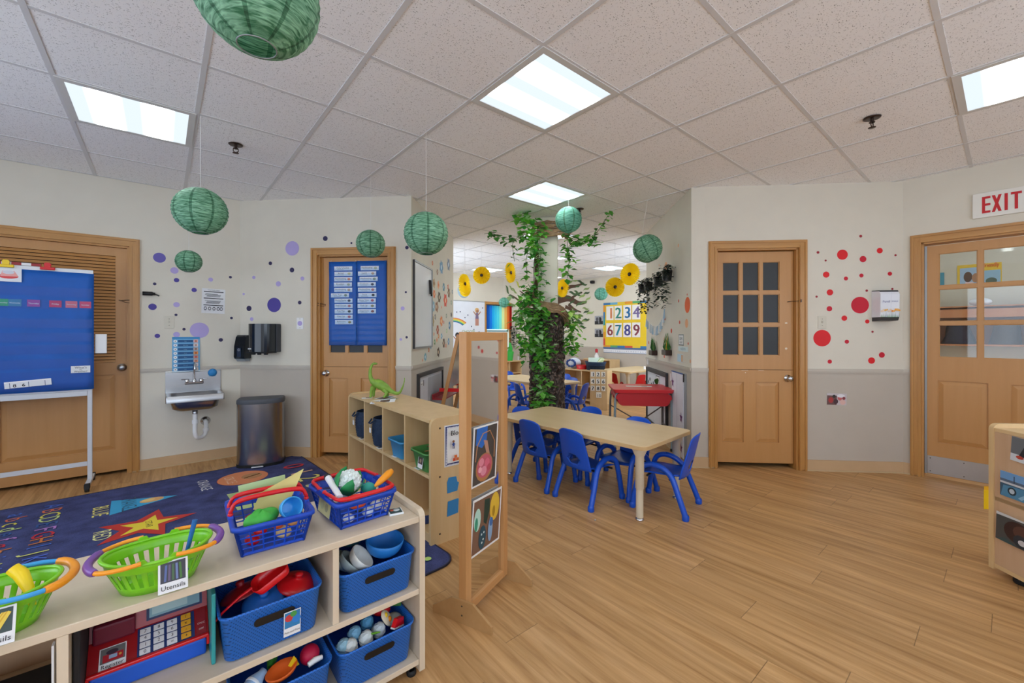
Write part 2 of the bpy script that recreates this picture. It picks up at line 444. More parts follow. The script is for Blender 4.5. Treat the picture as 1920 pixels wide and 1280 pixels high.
def thin_mat(name, h, tr=.4, var=.2):
    """leaf or paper that lets light through"""
    m, nt, b = new_mat(name)
    tc = node(nt, 'ShaderNodeTexCoord'); nz = node(nt, 'ShaderNodeTexNoise', i_Scale=14.0, i_Detail=2.0); lk(nt, tc.outputs['Object'], nz.inputs['Vector'])
    c = lin(h); mx = node(nt, 'ShaderNodeMix', data_type='RGBA'); lk(nt, nz.outputs['Fac'], mx.inputs[0])
    mx.inputs[6].default_value = tuple(x * (1 - var) for x in c[:3]) + (1,); mx.inputs[7].default_value = tuple(min(1, x * (1 + var)) for x in c[:3]) + (1,)
    lk(nt, mx.outputs[2], b.inputs['Base Color']); b.inputs['Roughness'].default_value = .45
    tl = node(nt, 'ShaderNodeBsdfTranslucent'); lk(nt, mx.outputs[2], tl.inputs[0]); ms = node(nt, 'ShaderNodeMixShader'); ms.inputs[0].default_value = tr
    lk(nt, b.outputs[0], ms.inputs[1]); lk(nt, tl.outputs[0], ms.inputs[2]); lk(nt, ms.outputs[0], nt.nodes['Material Output'].inputs[0]); MATS[name] = m
for k_, h_ in (('leaf_a', '74c44c'), ('leaf_b', '48a03e'), ('leaf_c', 'bfe6aa'), ('leaf_d', '35702f'), ('6fc83e', '8ede4c'), ('8ac860', 'a4dc78')): thin_mat(k_, h_, .35)
thin_mat('sun_yellow', 'ffe02a', .45, .08)
def bark_mat():
    m, nt, b = new_mat('bark')
    tc = node(nt, 'ShaderNodeTexCoord'); mp = node(nt, 'ShaderNodeMapping'); mp.inputs['Scale'].default_value = (1, 1, .8); lk(nt, tc.outputs['Object'], mp.inputs['Vector'])
    nz = node(nt, 'ShaderNodeTexNoise', i_Scale=9.0, i_Detail=4.0); lk(nt, mp.outputs[0], nz.inputs['Vector'])
    va = node(nt, 'ShaderNodeMix', data_type='RGBA'); va.inputs[0].default_value = .12; lk(nt, mp.outputs[0], va.inputs[6]); lk(nt, nz.outputs['Color'], va.inputs[7])
    vo = node(nt, 'ShaderNodeTexVoronoi', i_Scale=34.0); vo.feature = 'F1'; lk(nt, va.outputs[2], vo.inputs['Vector'])
    cr = node(nt, 'ShaderNodeValToRGB'); e = cr.color_ramp.elements; e[0].position = .1; e[0].color = lin('8a7468'); e[1].position = .55; e[1].color = lin('2a1f1a'); lk(nt, vo.outputs['Distance'], cr.inputs[0]); lk(nt, cr.outputs[0], b.inputs['Base Color'])
    b.inputs['Roughness'].default_value = .32
    bp = node(nt, 'ShaderNodeBump', i_Strength=1.0, i_Distance=.02); bp.invert = True; lk(nt, vo.outputs['Distance'], bp.inputs['Height']); lk(nt, bp.outputs[0], b.inputs['Normal']); MATS['bark'] = m
bark_mat()
# ================================================================ the setting
U0 = -2.4                                            # the two walls behind the camera
b = MB('floor_planks'); b.box(-3.2, 9.2, -3.2, 9.2, -.06, 0); b.build('floor', rz=40, kind='structure')
b = MB('ceiling_tile'); b.box(-3.2, 9.2, -3.2, 9.2, CEIL, CEIL + .08); b.build('ceiling', rz=40, kind='structure')
LIGHTS = [(2, 2, 0), (-1, 5, 90), (5, -1, 0), (4, 4, 0), (6, 6, 0), (8, 8, 0), (11, 11, 0), (8, 11, 0), (11, 8, 0), (-1, -1, 0), (-1, 2, 90), (2, -1, 0)]  # final entries round the camera are unseen lamps, added for their light
b = MB('tbar')
for i in range(-5, 15):
    u = .166 + .61 * i
    b.box(u - .012, u + .012, -3, 9, CEIL - .004, CEIL + .001)
    v = .200 + .61 * i
    b.box(-3, 9, v - .011, v + .011, CEIL - .003, CEIL + .001)
b.build('trim_1', rz=40, kind='structure')

def make_wall(name, k, length, holes=(), s0=0.0, lower='wall_grey', upper='cream', rail=True, base=True, n=[2], raily=.914):
    (ox, oy), r = WALLS[k]
    b = MB()
    cuts = sorted(holes)
    spans = []; s = s0
    for (a, c, z0, z1) in cuts:
        spans.append((s, a, 0, CEIL)); spans.append((a, c, z1, CEIL))
        if z0 > 0: spans.append((a, c, 0, z0))
        s = c
    spans.append((s, length, 0, CEIL))
    for (a, c, z0, z1) in spans:
        if z0 < raily:
            b.box(a, c, 0, .12, z0, min(raily, z1), lower)
        if z1 > raily: b.box(a, c, 0, .12, max(raily, z0), z1, upper)
    o = b.build(name, loc=(ox, oy, 0), rz=r, kind='structure')
    if rail:
        b = MB('rail')
        for (a, c, z0, z1) in spans:
            if z0 < raily < z1: b.box(a, c, -.014, -.0005, raily - .006, raily + .018); b.box(a, c, -.008, -.0005, raily - .02, raily - .006)
        b.build('trim_%d' % n[0], loc=(ox, oy, 0), rz=r, kind='structure'); n[0] += 1
    if base:
        b = MB('base_tan')
        for (a, c, z0, z1) in spans:
            if z0 == 0:
                b.box(a, c, -.010, -.0005, 0, .10)
                b.box(a, c, -.018, -.0005, 0, .012, 'c8ae88')
        b.build('baseboard_' + name[5:], loc=(ox, oy, 0), rz=r, kind='structure')
    return o
DW = .07
make_wall('wall_left', 'A', 0, [(-1.74, -.844, 0, 2.04)], s0=-3.02, lower='cream')
make_wall('wall_angled_left', 'B', 1.81, [(.84, 1.582, 0, 2.05)])
make_wall('wall_return_left', 'C', 1.84)
make_wall('wall_return_right', 'F', 1.804)
make_wall('wall_angled_right', 'D', 1.842, [(.222, .952, 0, 2.05)])
make_wall('wall_right', 'E', 3.02, [(.118, 1.06, 0, 2.05)])
make_wall('wall_far_left', 'G', 3.118, [(.93, 1.62, .75, 1.96)], s0=-1.9)
make_wall('wall_far_right', 'H', 5.2)
def plain_wall(name, u0, v0, u1, v1, w0=0.0, w1=CEIL, m='cream', lower='wall_grey'):
    b = MB()
    b.box(u0, u1, v0, v1, 0, .914, lower); b.box(u0, u1, v0, v1, .914, CEIL, m)
    b.build(name, rz=40, kind='structure')
def uv_of(p): return p[0] * C40 + p[1] * S40, -p[0] * S40 + p[1] * C40
uc, vc = uv_of(wat('C', 1.84, 0)); uf, vf = uv_of(wat('F', 0, 0))
ug, vg = uv_of(wat('G', 0, 0)); uh, vh = uv_of(wat('H', 0, 0))
plain_wall('wall_side_left', uc - .12, vc, uc, vg)             # hidden sides of the far room
plain_wall('wall_side_right', uf, vf - .12, uh, vf)
plain_wall('wall_back_left', U0 - .12, U0, U0, 5.3)
plain_wall('wall_back_right', U0, U0 - .12, 5.3, U0)
plain_wall('wall_back_rear', U0 - .12, U0 - .12, U0, U0)

# ---- ceiling lamps
def lamp(i, j, rot, label, proto=[None]):
    c = UV(.166 + .61 * (i + .5), .2 + .61 * (j + .5), CEIL)
    if proto[0] is None:
        t = empty('ceiling_light', c, 40 + rot)
        b = MB('grey_white')
        for q in range(4):
            b.T = RZ(90 * q)
            b.prism([(-.303, -.303), (.303, -.303), (.268, -.268), (-.268, -.268)], -.008, -.002, plane='xy')
        b.build('frame', t)
        b = MB('lamp_diffuser'); b.box(-.268, .268, -.268, .268, -.0045, -.001); b.build('diffuser', t)
        proto[0] = t
    else:
        t = copy_tree(proto[0]); t.location = c; t.rotation_euler = (0, 0, rad(40 + rot))
    return tag(t, label, 'ceiling light', 'square ceiling lamps in the tile grid')
LL = ['square ceiling lamp nearest overhead, with two diagonal bright tubes', 'square ceiling lamp over the sink wall, beside a hanging thread', 'square ceiling lamp by the exit sign, cut by the picture edge',
      'square ceiling lamp just in front of the vine-covered column', 'square ceiling lamp just behind the top of the column', 'square ceiling lamp second behind the column', 'square ceiling lamp farthest behind the column, near the far corner',
      'square ceiling lamp in the far room behind the left paper sunflowers', 'square ceiling lamp in the far room behind the right paper sunflowers', 'square ceiling lamp above the photographer', 'square ceiling lamp over the alphabet rug', 'square ceiling lamp over the open floor on the right']
for (i, j, r), l in zip(LIGHTS, LL): lamp(i, j, r, l)

# ---- doors
def casing(par, s0, s1, z1, w=.07, depth=.12):
    b = MB('casing_wood')
    for (a, c) in ((s0, s0 + w), (s1 - w, s1)):
        b.box(a, c, -.018, -.0005, 0, z1 - .0, 'casing_wood')
    b.box(s0 + w, s1 - w, -.018, -.0005, z1 - w, z1, 'casing_wood_x')
    g = .012
    b.box(s0 + .008, s0 + .022, -.026, -.018, 0, z1 - .008); b.box(s1 - .022, s1 - .008, -.026, -.018, 0, z1 - .008)
    b.box(s0 + .022, s1 - .022, -.026, -.018, z1 - .022, z1 - .008, 'casing_wood_x')
    b.box(s0 + w - .018, s0 + w - .004, -.023, -.018, 0, z1 - w + .018); b.box(s1 - w + .004, s1 - w + .018, -.023, -.018, 0, z1 - w + .018)
    # jambs and stops
    for (a, c, d0, d1) in ((s0 + w - .001, s0 + w + .016, 0, .13), (s1 - w - .016, s1 - w + .001, 0, .13)):
        b.box(a, c, d0, d1, 0, z1 - w)
    b.box(s0 + w, s1 - w, 0, .13, z1 - w - .016, z1 - w + .001, 'casing_wood_x')
    return b.build('casing', par)
def raised_panel(b, x0, x1, z0, z1, y=0.0, m='door_wood'):
    """sunk field with a sloping raised centre; the surrounding face is at y"""
    g = .012
    b.box(x0, x1, y + g, y + .03, z0, z1, m)
    q = .035
    o = [(x0 + .006, z0 + .006), (x1 - .006, z0 + .006), (x1 - .006, z1 - .006), (x0 + .006, z1 - .006)]
    i = [(x0 + q, z0 + q), (x1 - q, z0 + q), (x1 - q, z1 - q), (x0 + q, z1 - q)]
    v = [(p[0], y + g - .0005, p[1]) for p in o] + [(p[0], y + .003, p[1]) for p in i]
    b.add(v, [(4, 5, 6, 7)] + [(k, (k + 1) % 4, 4 + (k + 1) % 4, 4 + k) for k in range(4)], m)
def fill_rects(b, x0, x1, z0, z1, holes, y0, y1, m):
    """box slab with rectangular holes"""
    xs = sorted({x0, x1} | {h[0] for h in holes} | {h[1] for h in holes}); zs = sorted({z0, z1} | {h[2] for h in holes} | {h[3] for h in holes})
    for i in range(len(xs) - 1):
        run = None
        for j in range(len(zs) - 1):
            cx, cz = (xs[i] + xs[i + 1]) / 2, (zs[j] + zs[j + 1]) / 2
            inh = any(h[0] < cx < h[1] and h[2] < cz < h[3] for h in holes)
            if not inh:
                run = (run[0], zs[j + 1]) if run else (zs[j], zs[j + 1])
            if run and (inh or j == len(zs) - 2):
                b.box(xs[i], xs[i + 1], y0, y1, run[0], run[1], m); run = None
def door_leaf(par, x0, x1, z0, z1, glass, panels, split, pane_m, y=.045):
    gx0, gx1, gz0, gz1, nc, nr = glass
    mw = .03; pw = (gx1 - gx0 - mw * (nc - 1)) / nc; ph = (gz1 - gz0 - mw * (nr - 1)) / nr
    holes = [(gx0 + i * (pw + mw), gx0 + i * (pw + mw) + pw, gz0 + j * (ph + mw), gz0 + j * (ph + mw) + ph) for i in range(nc) for j in range(nr)]
    top = MB('door_wood'); fill_rects(top, x0, x1, split + .004 if split else z0, z1, holes + ([] if split else panels), y, y + .035, 'door_wood')
    for h in holes:   # glazing beads
        for (a, c, e, f) in ((h[0], h[1], h[2], h[2] + .006), (h[0], h[1], h[3] - .006, h[3]), (h[0], h[0] + .006, h[2], h[3]), (h[1] - .006, h[1], h[2], h[3])):
            top.box(a, c, y + .006, y + .02, e, f, 'casing_wood')
    low = MB('door_wood') if split else top
    if split: fill_rects(low, x0, x1, z0, split, panels, y, y + .035, 'door_wood')
    for p in panels: raised_panel(low, *p, y=y)
    if split:
        top.build('upper_leaf', par); low.build('lower_leaf', par)
    else: top.build('door_leaf', par)
    g = MB(pane_m)
    for h in holes: g.box(h[0], h[1], y + .015, y + .019, h[2], h[3])
    g.build('window_panes', par)
def knob(par, x, z, y=.045, m='chrome'):
    b = MB(m); b.T = TR(x, y, z) @ RX(90)
    b.lathe([(0, .062), (.014, .061), (.024, .054), (.027, .044), (.024, .034), (.012, .026), (.011, .008), (.032, .006), (.034, .001), (.034, 0)], 24)
    b.build('door_knob', par)
def hinge_gap(par, x, z0, z1, y):
    b = MB('dark_grey'); b.box(x, x + .012, y, y + .03, z0, z1); b.build('hinge_strip', par)

# door with louvres, left wall
t = empty('door_1', wat('A', 0, 0), 40, kind='structure')
casing(t, -1.81, -.774, 2.108)
b = MB('door_wood'); X0, X1 = -1.735, -.858
lv = (-1.64, -.937, .995, 1.945); pn = (-1.60, -.937, .225, .89)
fill_rects(b, X0, X1, .03, 2.02, [lv, pn], .03, .065, 'door_wood')
raised_panel(b, *pn, y=.03)
b.build('door_leaf', t)
b = MB('door_wood'); nz = 34
for i in range(nz):
    z = lv[2] + (i + .5) * (lv[3] - lv[2]) / nz
    b.add([(lv[0], .031, z - .0115), (lv[1], .031, z - .0115), (lv[1], .043, z + .0115), (lv[0], .043, z + .0115),
           (lv[0], .045, z - .0125), (lv[1], .045, z - .0125), (lv[1], .055, z + .0105), (lv[0], .055, z + .0105)],
          [(0, 1, 2, 3), (7, 6, 5, 4), (0, 4, 5, 1), (1, 5, 6, 2), (2, 6, 7, 3), (3, 7, 4, 0)])
b.box(lv[0], lv[1], .062, .066, lv[2], lv[3], '2a1a10')  # dark sheet: the shade between the slats put into colour
b.build('louvres', t)
knob(t, -.895, .95, .03, 'steel')
b = MB('bronze'); b.tube([(-.915, .03, 1.555), (-.90, .02, 1.55), (-.86, -.004, 1.556), (-.842, -.018, 1.556)], .003, 6); b.tube([(-.90, .02, 1.55), (-.87, .0, 1.535), (-.842, -.018, 1.53)], .002, 6); b.build('hook_latch', t)
b = MB('black'); b.box(-.856, -.846, .01, .03, .945, .955); b.build('strike', t)
# dutch door, angled left wall
t = empty('door_2', wat('B', 0, 0), -5, kind='structure')
casing(t, .771, 1.652, 2.12)
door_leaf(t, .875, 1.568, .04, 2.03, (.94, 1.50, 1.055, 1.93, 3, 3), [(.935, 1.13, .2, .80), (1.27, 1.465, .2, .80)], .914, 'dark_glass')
knob(t, .905, .85)
b = MB('casing_wood'); b.box(.856, .875, .04, .075, .04, 2.03); b.build('door_stop', t)
b = MB('bronze'); b.tube([(.83, -.02, 1.565), (.87, .02, 1.555), (.90, .04, 1.553)], .003, 6); b.tube([(.84, -.01, 1.54), (.87, .02, 1.533), (.90, .04, 1.54)], .002, 6); b.build('hook_latch', t)
# dutch door, angled right wall
t = empty('door_3', wat('D', 0, 0), -5, kind='structure')
casing(t, .153, 1.02, 2.113)
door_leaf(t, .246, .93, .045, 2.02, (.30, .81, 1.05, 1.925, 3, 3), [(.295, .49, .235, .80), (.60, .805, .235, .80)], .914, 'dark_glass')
knob(t, .882, .838)
b = MB('dark_grey'); b.box(.239, .245, .042, .08, .045, 2.02); b.build('hinge_strip', t)
b = MB('bronze'); b.tube([(.875, .04, 1.548), (.90, .02, 1.552), (.935, -.005, 1.553), (.965, -.022, 1.553)], .003, 6); b.box(.955, .963, -.03, -.018, 1.54, 1.566); b.build('hook_latch', t)
b = MB('e8d8c0'); b.fd(.865, 1.38, .014, rz=.008); b.fd(.865, 1.075, .014, rz=.01); b.fd(.50, .90, .006); b.T = TR(0, .0448, 0)
bb = MB('e8d8c0'); bb.T = TR(0, .0446, 0); bb.fd(.868, 1.352, .012, rz=.007); bb.fd(.868, 1.115, .011, rz=.01); bb.fd(.505, .888, .005); bb.fr(.47, .53, .9075, .9105); bb.fr(.62, .67, .9075, .9105); bb.build('paint_chips', t)
# glazed exit door, right wall
t = empty('door_4', wat('E', 0, 0), -50, kind='structure')
casing(t, .048, 1.13, 2.12)
door_leaf(t, .150, 1.028, .03, 2.018, (.222, .955, 1.05, 1.945, 3, 3), [(.215, .505, .31, .85), (.62, .92, .31, .85)], None, 'glass')
b = MB('aluminium'); b.box(.152, 1.02, .038, .0448, .035, .188)
for x in (.17, .37, .57, .77, .97):
    for z in (.055, .168): b.T = Matrix(); b.ball((x, .038, z), .004, 'ink', 6, 4)
b.build('kick_plate', t)
b = MB('grey_metal'); b.box(.1355, .150, .035, .075, .03, 2.02); b.build('hinge_strip', t)
knob(t, .98, .95)
# dark rooms behind the dutch doors; the opaque panes carry their darkness as colour
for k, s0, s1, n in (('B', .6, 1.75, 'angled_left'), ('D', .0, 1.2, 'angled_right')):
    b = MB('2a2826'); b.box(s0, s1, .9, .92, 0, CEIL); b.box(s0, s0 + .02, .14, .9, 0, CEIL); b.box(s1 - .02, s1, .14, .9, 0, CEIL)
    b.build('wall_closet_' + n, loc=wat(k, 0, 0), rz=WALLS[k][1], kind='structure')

# ---- window in the far left wall with rainbow curtain
t = empty('window_1', wat('G', 0, 0), 40, kind='structure')
b = MB('casing_wood')
ws0, ws1, wz0, wz1 = .93, 1.62, .75, 1.96
for (a, c, e, f) in ((ws0 - .06, ws0, wz0 - .06, wz1 + .06), (ws1, ws1 + .06, wz0 - .06, wz1 + .06), (ws0, ws1, wz1, wz1 + .06), (ws0, ws1, wz0 - .06, wz0)):
    b.box(a, c, -.02, -.0005, e, f)
b.build('window_frame', t)
b = MB('dark_grey'); b.box(ws0, ws1, .03, .06, wz1 - .05, wz1); b.box(ws0, ws1, .03, .06, 1.30, 1.33); b.build('sash', t)
glow_mat('day_pane', 'bfe6ee', 1.1)
b = MB('day_pane'); b.box(ws0, ws1, .07, .08, wz0, wz1); b.build('frosted_pane', t)

# ---- added glowing windows on unseen walls, made up to brighten the rooms
glow_mat('daylight_pane', 'dcecff', 3.3)
glow_mat('daylight_far_pane', 'dcecff', 4.0)
def day_window(n, p, rz, w_, z0, z1, pane='daylight_pane'):
    """p: wall point under the window's centre; local -y faces the room"""
    t = empty('window_%d' % n, p, rz, kind='structure')  # made-up window, an unseen light source
    b = MB('casing_wood')
    h = w_ / 2
    for (a, c, e, f) in ((-h - .07, -h, z0 - .07, z1 + .07), (h, h + .07, z0 - .07, z1 + .07), (-h, h, z1, z1 + .07), (-h, h, z0 - .07, z0), (-.02, .02, z0, z1)):
        b.box(a, c, -.03, -.0005, e, f)
    b.build('window_frame', t)
    b = MB(pane); b.box(-h, h, -.006, -.001, z0, z1); b.build('window_panes', t)
DAYW = [(2, UV(U0, -.6), 130), (3, UV(U0, 2.6), 130), (4, UV(-.6, U0), -140), (5, UV(2.6, U0), -140)]
for (n_, p_, r_) in DAYW: day_window(n_, p_, r_, 2.3, .75, 2.2)
day_window(6, UV(uc, (vc + vg) / 2), 130, 2.2, .8, 2.2, 'daylight_far_pane')
day_window(7, UV((uf + uh) / 2, vf), -140, 2.2, .8, 2.2, 'daylight_far_pane')
b = MB('5a4a3a'); b.box(-2.2, -.5, .9, .92, 0, CEIL); b.box(-2.2, -2.18, .12, .9, 0, CEIL); b.box(-.52, -.5, .12, .9, 0, CEIL)  # unseen box added behind the louvred door to stop a light leak
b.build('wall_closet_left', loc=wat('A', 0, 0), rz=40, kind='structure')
# ---- the hallway seen through the exit door
hu0 = 5.113 + .12
b = MB(); b.box(-.8, 3.2, 3.0, 3.12, 0, CEIL, 'd8d2c0'); b.build('wall_hall', loc=wat('E', 0, 0), rz=-50, kind='structure')
b = MB('d8d2c0'); b.box(-.52, -.42, .12, 3.0, 0, CEIL); b.box(3.2, 3.3, .12, 3.0, 0, CEIL); b.build('wall_hall_ends', loc=wat('E', 0, 0), rz=-50, kind='structure')
day_window(8, wat('E', 3.19, 0, -1.5), -140, 2.0, .5, 2.4, 'daylight_far_pane')  # added window at the unseen hall end, put in to brighten the hall
for (dx, dy, lab) in ((.75, 1.15, 'ceiling lamp of the hallway, seen through the top panes of the exit door'), (2.3, 1.9, 'ceiling lamp farther along the hallway beyond the exit door')):
    t = lamp(0, 0, 0, lab); p = wat('E', dx, CEIL, -dy); t.location = p; t['group'] = 'hallway lamps'
    t.rotation_euler = (0, 0, rad(-50))
# ================================================================ helpers for toys and furniture
def rring(w, d, r, z, n=5, cx=0, cy=0):
    """rounded rectangle ring of points"""
    out = []
    for (sx, sy, a0) in ((1, 1, 0), (-1, 1, 90), (-1, -1, 180), (1, -1, 270)):
        for i in range(n + 1):
            a = rad(a0 + 90 * i / n)
            out.append((cx + sx * (w / 2 - r) + r * math.cos(a), cy + sy * (d / 2 - r) + r * math.sin(a), z))
    return out
def loft(b, rings, m=None, cap0=True, cap1=False, smooth=True):
    n = len(rings[0]); vs = [p for r in rings for p in r]
    fs = [(i * n + j, i * n + (j + 1) % n, (i + 1) * n + (j + 1) % n, (i + 1) * n + j) for i in range(len(rings) - 1) for j in range(n)]
    b.add(vs, fs, m, smooth)
    if cap0: b.add(rings[0], [list(range(n - 1, -1, -1))], m)
    if cap1: b.add(rings[-1], [list(range(n))], m)
def weave_mat(name, base, dark, pitch=.0105):
    m, nt, bs = new_mat(name)
    tc = node(nt, 'ShaderNodeTexCoord'); sp = node(nt, 'ShaderNodeSeparateXYZ'); lk(nt, tc.outputs['Object'], sp.inputs[0])
    def s(src, off=0.0, p=pitch):
        a = node(nt, 'ShaderNodeMath', operation='MULTIPLY'); lk(nt, src, a.inputs[0]); a.inputs[1].default_value = 2 * math.pi / p
        b = node(nt, 'ShaderNodeMath', operation='SINE'); lk(nt, a.outputs[0], b.inputs[0]); return b.outputs[0]
    ad = node(nt, 'ShaderNodeMath', operation='ADD'); lk(nt, sp.outputs[0], ad.inputs[0]); lk(nt, sp.outputs[1], ad.inputs[1])
    ml = node(nt, 'ShaderNodeMath', operation='MULTIPLY'); lk(nt, s(ad.outputs[0]), ml.inputs[0]); lk(nt, s(sp.outputs[2]), ml.inputs[1])
    r = node(nt, 'ShaderNodeMapRange', i_From_Min=.45, i_From_Max=.75); lk(nt, ml.outputs[0], r.inputs[0])
    mx = node(nt, 'ShaderNodeMix', data_type='RGBA'); lk(nt, r.outputs[0], mx.inputs[0]); mx.inputs[6].default_value = lin(base); mx.inputs[7].default_value = lin(dark)
    lk(nt, mx.outputs[2], bs.inputs['Base Color']); bs.inputs['Roughness'].default_value = .45
    bp = node(nt, 'ShaderNodeBump', i_Strength=.5, i_Distance=.002); bp.invert = True; lk(nt, r.outputs[0], bp.inputs['Height']); lk(nt, bp.outputs[0], bs.inputs['Normal'])
    MATS[name] = m
weave_mat('bin_weave', '1f6fd0', '0e3f86')
def put(o, loc, rz): o.location = loc; o.rotation_euler = (0, 0, rad(rz)); return o

# ---------------------------------------------------------------- foreground toy shelf
SH = UV(.744, 1.386)
def sp(x, y, z=0): return UV(.744 + x, 1.386 + y, z)        # shelf frame: x along the front (0 = right end), y to the back
t = empty('toy_shelf', SH, 40, 'low birch toy shelf in the foreground, holding the shopping baskets and blue bins', 'shelf')
def end_profile(d, h, r, z0=.0):
    pts = [(0, z0), (d, z0)]
    for (cx, cz, a0) in ((d - r, h - r, 0), (r, h - r, 90)):
        for i in range(6): a = rad(a0 + 18 * i); pts.append((cx + r * math.cos(a), cz + r * math.sin(a)))
    return pts
SL = 1.24
for x0 in (-.022, -SL):
    b = MB('birch_grey_z'); b.prism(end_profile(.41, .605, .03, .018), x0, x0 + .022, plane='yz'); b.build('side_panel', t)
b = MB('birch_grey'); b.box(-SL + .0225, -.0225, .004, .40, .563, .585, bev=.002); b.build('top', t)
for z in (.042, .300):
    b = MB('birch_grey'); b.box(-SL + .0225, -.0225, .004, .385, z, z + .02, bev=.002); b.build('shelf_board', t)
for x in (-.325, -.928):
    b = MB('birch_grey_z'); b.box(x, x + .019, .006, .384, .3205, .5625); b.build('divider', t)
b = MB('maple_back'); b.box(-SL + .0225, -.0225, .386, .396, .042, .5625); b.build('back_panel', t)
for x in (-.04, -SL + .04):
    b = MB('rubber'); b.lathe([(.016, 0), (.018, .004), (.018, .014), (.012, .018)], 14, c=(x + (.03 if x < -1 else 0) - .0, .03, 0)); b.build('glide', t)

# storage bins
def make_bin(name, w, d, h):
    t = empty(name)
    b = MB('bin_weave')
    loft(b, [rring(w - .05, d - .05, .02, .001), rring(w - .034, d - .034, .028, .006), rring(w - .012, d - .012, .03, h - .012), rring(w - .002, d - .002, .032, h - .008), rring(w, d, .032, h),
             rring(w - .008, d - .008, .03, h), rring(w - .02, d - .02, .028, h - .012), rring(w - .042, d - .042, .026, .010)], smooth=False)
    b.add(rring(w - .042, d - .042, .026, .010), [list(range(24))], 'blue_bin')
    o = b.build('body', t)
    for f in o.data.polygons: f.use_smooth = True
    b = MB('black'); k = .5  # black plate instead of a hole: the shade inside put into colour
    pts = []
    for (cx, a0) in ((.042, -90), (-.042, 90)):
        for i in range(9): a = rad(a0 + 22.5 * i); pts.append((cx + .012 * math.cos(a), h - .045 + .012 * math.sin(a)))
    tilt = (.0055 / (h - .018))
    b.add([(p[0], -(d / 2 - .0062) - (p[1] - h + .012) * tilt * 1.2 - .0035, p[1]) for p in pts], [list(range(len(pts)))])
    b.build('handle_slot', t)
    return t
binp = make_bin('storage_bin', .276, .35, .14)
tag(binp, 'blue woven-look bin of red pots and pans on the middle shelf, with a picture card', 'bin', 'blue bins in the toy shelf')
put(binp, sp(-.487, .185, .3205), 40)
bin2 = copy_tree(binp); put(bin2, sp(-.164, .185, .3205), 40); bin2['label'] = 'blue woven-look bin of bowls in the upper right compartment'
bin3 = copy_tree(binp); put(bin3, sp(-.166, .185, .0625), 40); bin3['label'] = 'blue woven-look bin of toy eggs at the lower right of the shelf'
bin4 = copy_tree(binp); put(bin4, sp(-.456, .185, .0625), 40); bin4['label'] = 'blue woven-look bin of toy bottles and fruit on the bottom board'
b = MB('paper'); b.box(-.022, .024, -.0015, 0, -.075, .0); b.lay = .0016
b.fr(-.020, .022, -.050, -.002, '2f7fb8'); b.fd(-.008, -.020, .011, 'c83a3a'); b.fd(.012, -.028, .012, '2a7fd0'); b.fd(.004, -.010, .009, '4a9a4a'); b.text('Pots and Pans', .001, -.066, .0085, max_w=.042)
b.build('picture_card', binp, (.045, -.1735, .095), rot=(4, 0, 0))

# lower toys and bowls
def bowl(r, h, m, t=.003):
    b = MB(m); pr = [(r * .45, 0)]
    for i in range(1, 8): a = i / 7 * math.pi / 2; pr.append((r * (.45 + .55 * math.sin(a)), h * (1 - math.cos(a)) if i < 7 else h))
    inner = [(p[0] - t, p[1] + (t if k == 0 else t * .6)) for k, p in enumerate(pr)]
    pr2 = pr + [(inner[-1][0], h)] + inner[::-1][1:] + [(0.0001, t)]
    b.lathe(pr2, 32); return b
bowl(.068, .055, '1f78c8').build('toy_bowl', loc=sp(-.118, .100, .447), rot=(8, 4, 40), label='blue toy bowl on top in the upper right bin', cat='bowl', group='bowls in the upper right bin')
bowl(.047, .036, 'dfe0da').build('toy_bowl', loc=sp(-.222, .092, .447), rot=(20, 42, 40), label='white toy bowl tilted on its side in the upper right bin', cat='bowl', group='bowls in the upper right bin')
bowl(.052, .034, 'a8b8b8').build('toy_bowl', loc=sp(-.243, .115, .425), rot=(10, 40, 40), label='grey toy bowl under the white one in the upper right bin', cat='bowl', group='bowls in the upper right bin')
bowl(.055, .034, '4a9aa8').build('toy_bowl', loc=sp(-.20, .26, .445), rot=(5, 15, 40), label='teal toy bowl at the back of the upper right bin', cat='bowl', group='bowls in the upper right bin')
bowl(.052, .03, 'b9c8c0').build('toy_bowl', loc=sp(-.25, .15, .42), rot=(10, 30, 40), label='pale green toy bowl leaning in the left of the upper right bin', cat='bowl', group='bowls in the upper right bin')
# pan, lids, red ladle in the pots bin
t = empty('toy_frying_pan', sp(-.480, .075, .497), 40, 'red toy frying pan lying handle-down across the pots bin', 'pan', rot=(30, 8, -50)); t.scale = (.85, .85, .85)
b = MB('red'); loft(b, [rring(.07, .11, .02, 0), rring(.085, .125, .025, .03), rring(.08, .12, .024, .03), rring(.065, .105, .02, .004)]); b.add(rring(.065, .105, .02, .004), [list(range(24))]); b.build('pan_body', t)
b = MB('red'); b.tube([(0, -.06, .028), (0, -.10, .03), (0, -.16, .022), (0, -.20, .012)], [.008, .006, .0055, .007], 8, flat=.6); b.build('handle', t)
def lid(r, m, loc, rot, label):
    b = MB(m); b.lathe([(r, 0), (r, .005), (r * .8, .014), (r * .4, .022), (.012, .024), (.010, .028), (.013, .034), (.010, .040), (.0001, .042)], 28)
    b.build('pot_lid', loc=loc, rot=rot, label=label, cat='lid', group='lids in the pots bin')
lid(.062, 'red_dark', sp(-.545, .19, .425), (-12, -14, 40), 'dark red pot lid with a knob at the left of the pots bin')
lid(.058, 'red', sp(-.405, .12, .432), (14, 10, 40), 'bright red lid at the front right of the pots bin')
lid(.060, '1560b8', sp(-.500, .105, .418), (20, -5, 40), 'blue lid at the front of the pots bin')
b = MB('teal'); b.tube([(0, 0, 0), (.03, .01, .012), (.06, 0, .016)], [.008, .010, .006], 8); b.build('toy_faucet', loc=sp(-.40, .27, .445), rz=40, label='small teal toy in the dark back corner of the pots bin', cat='toy')
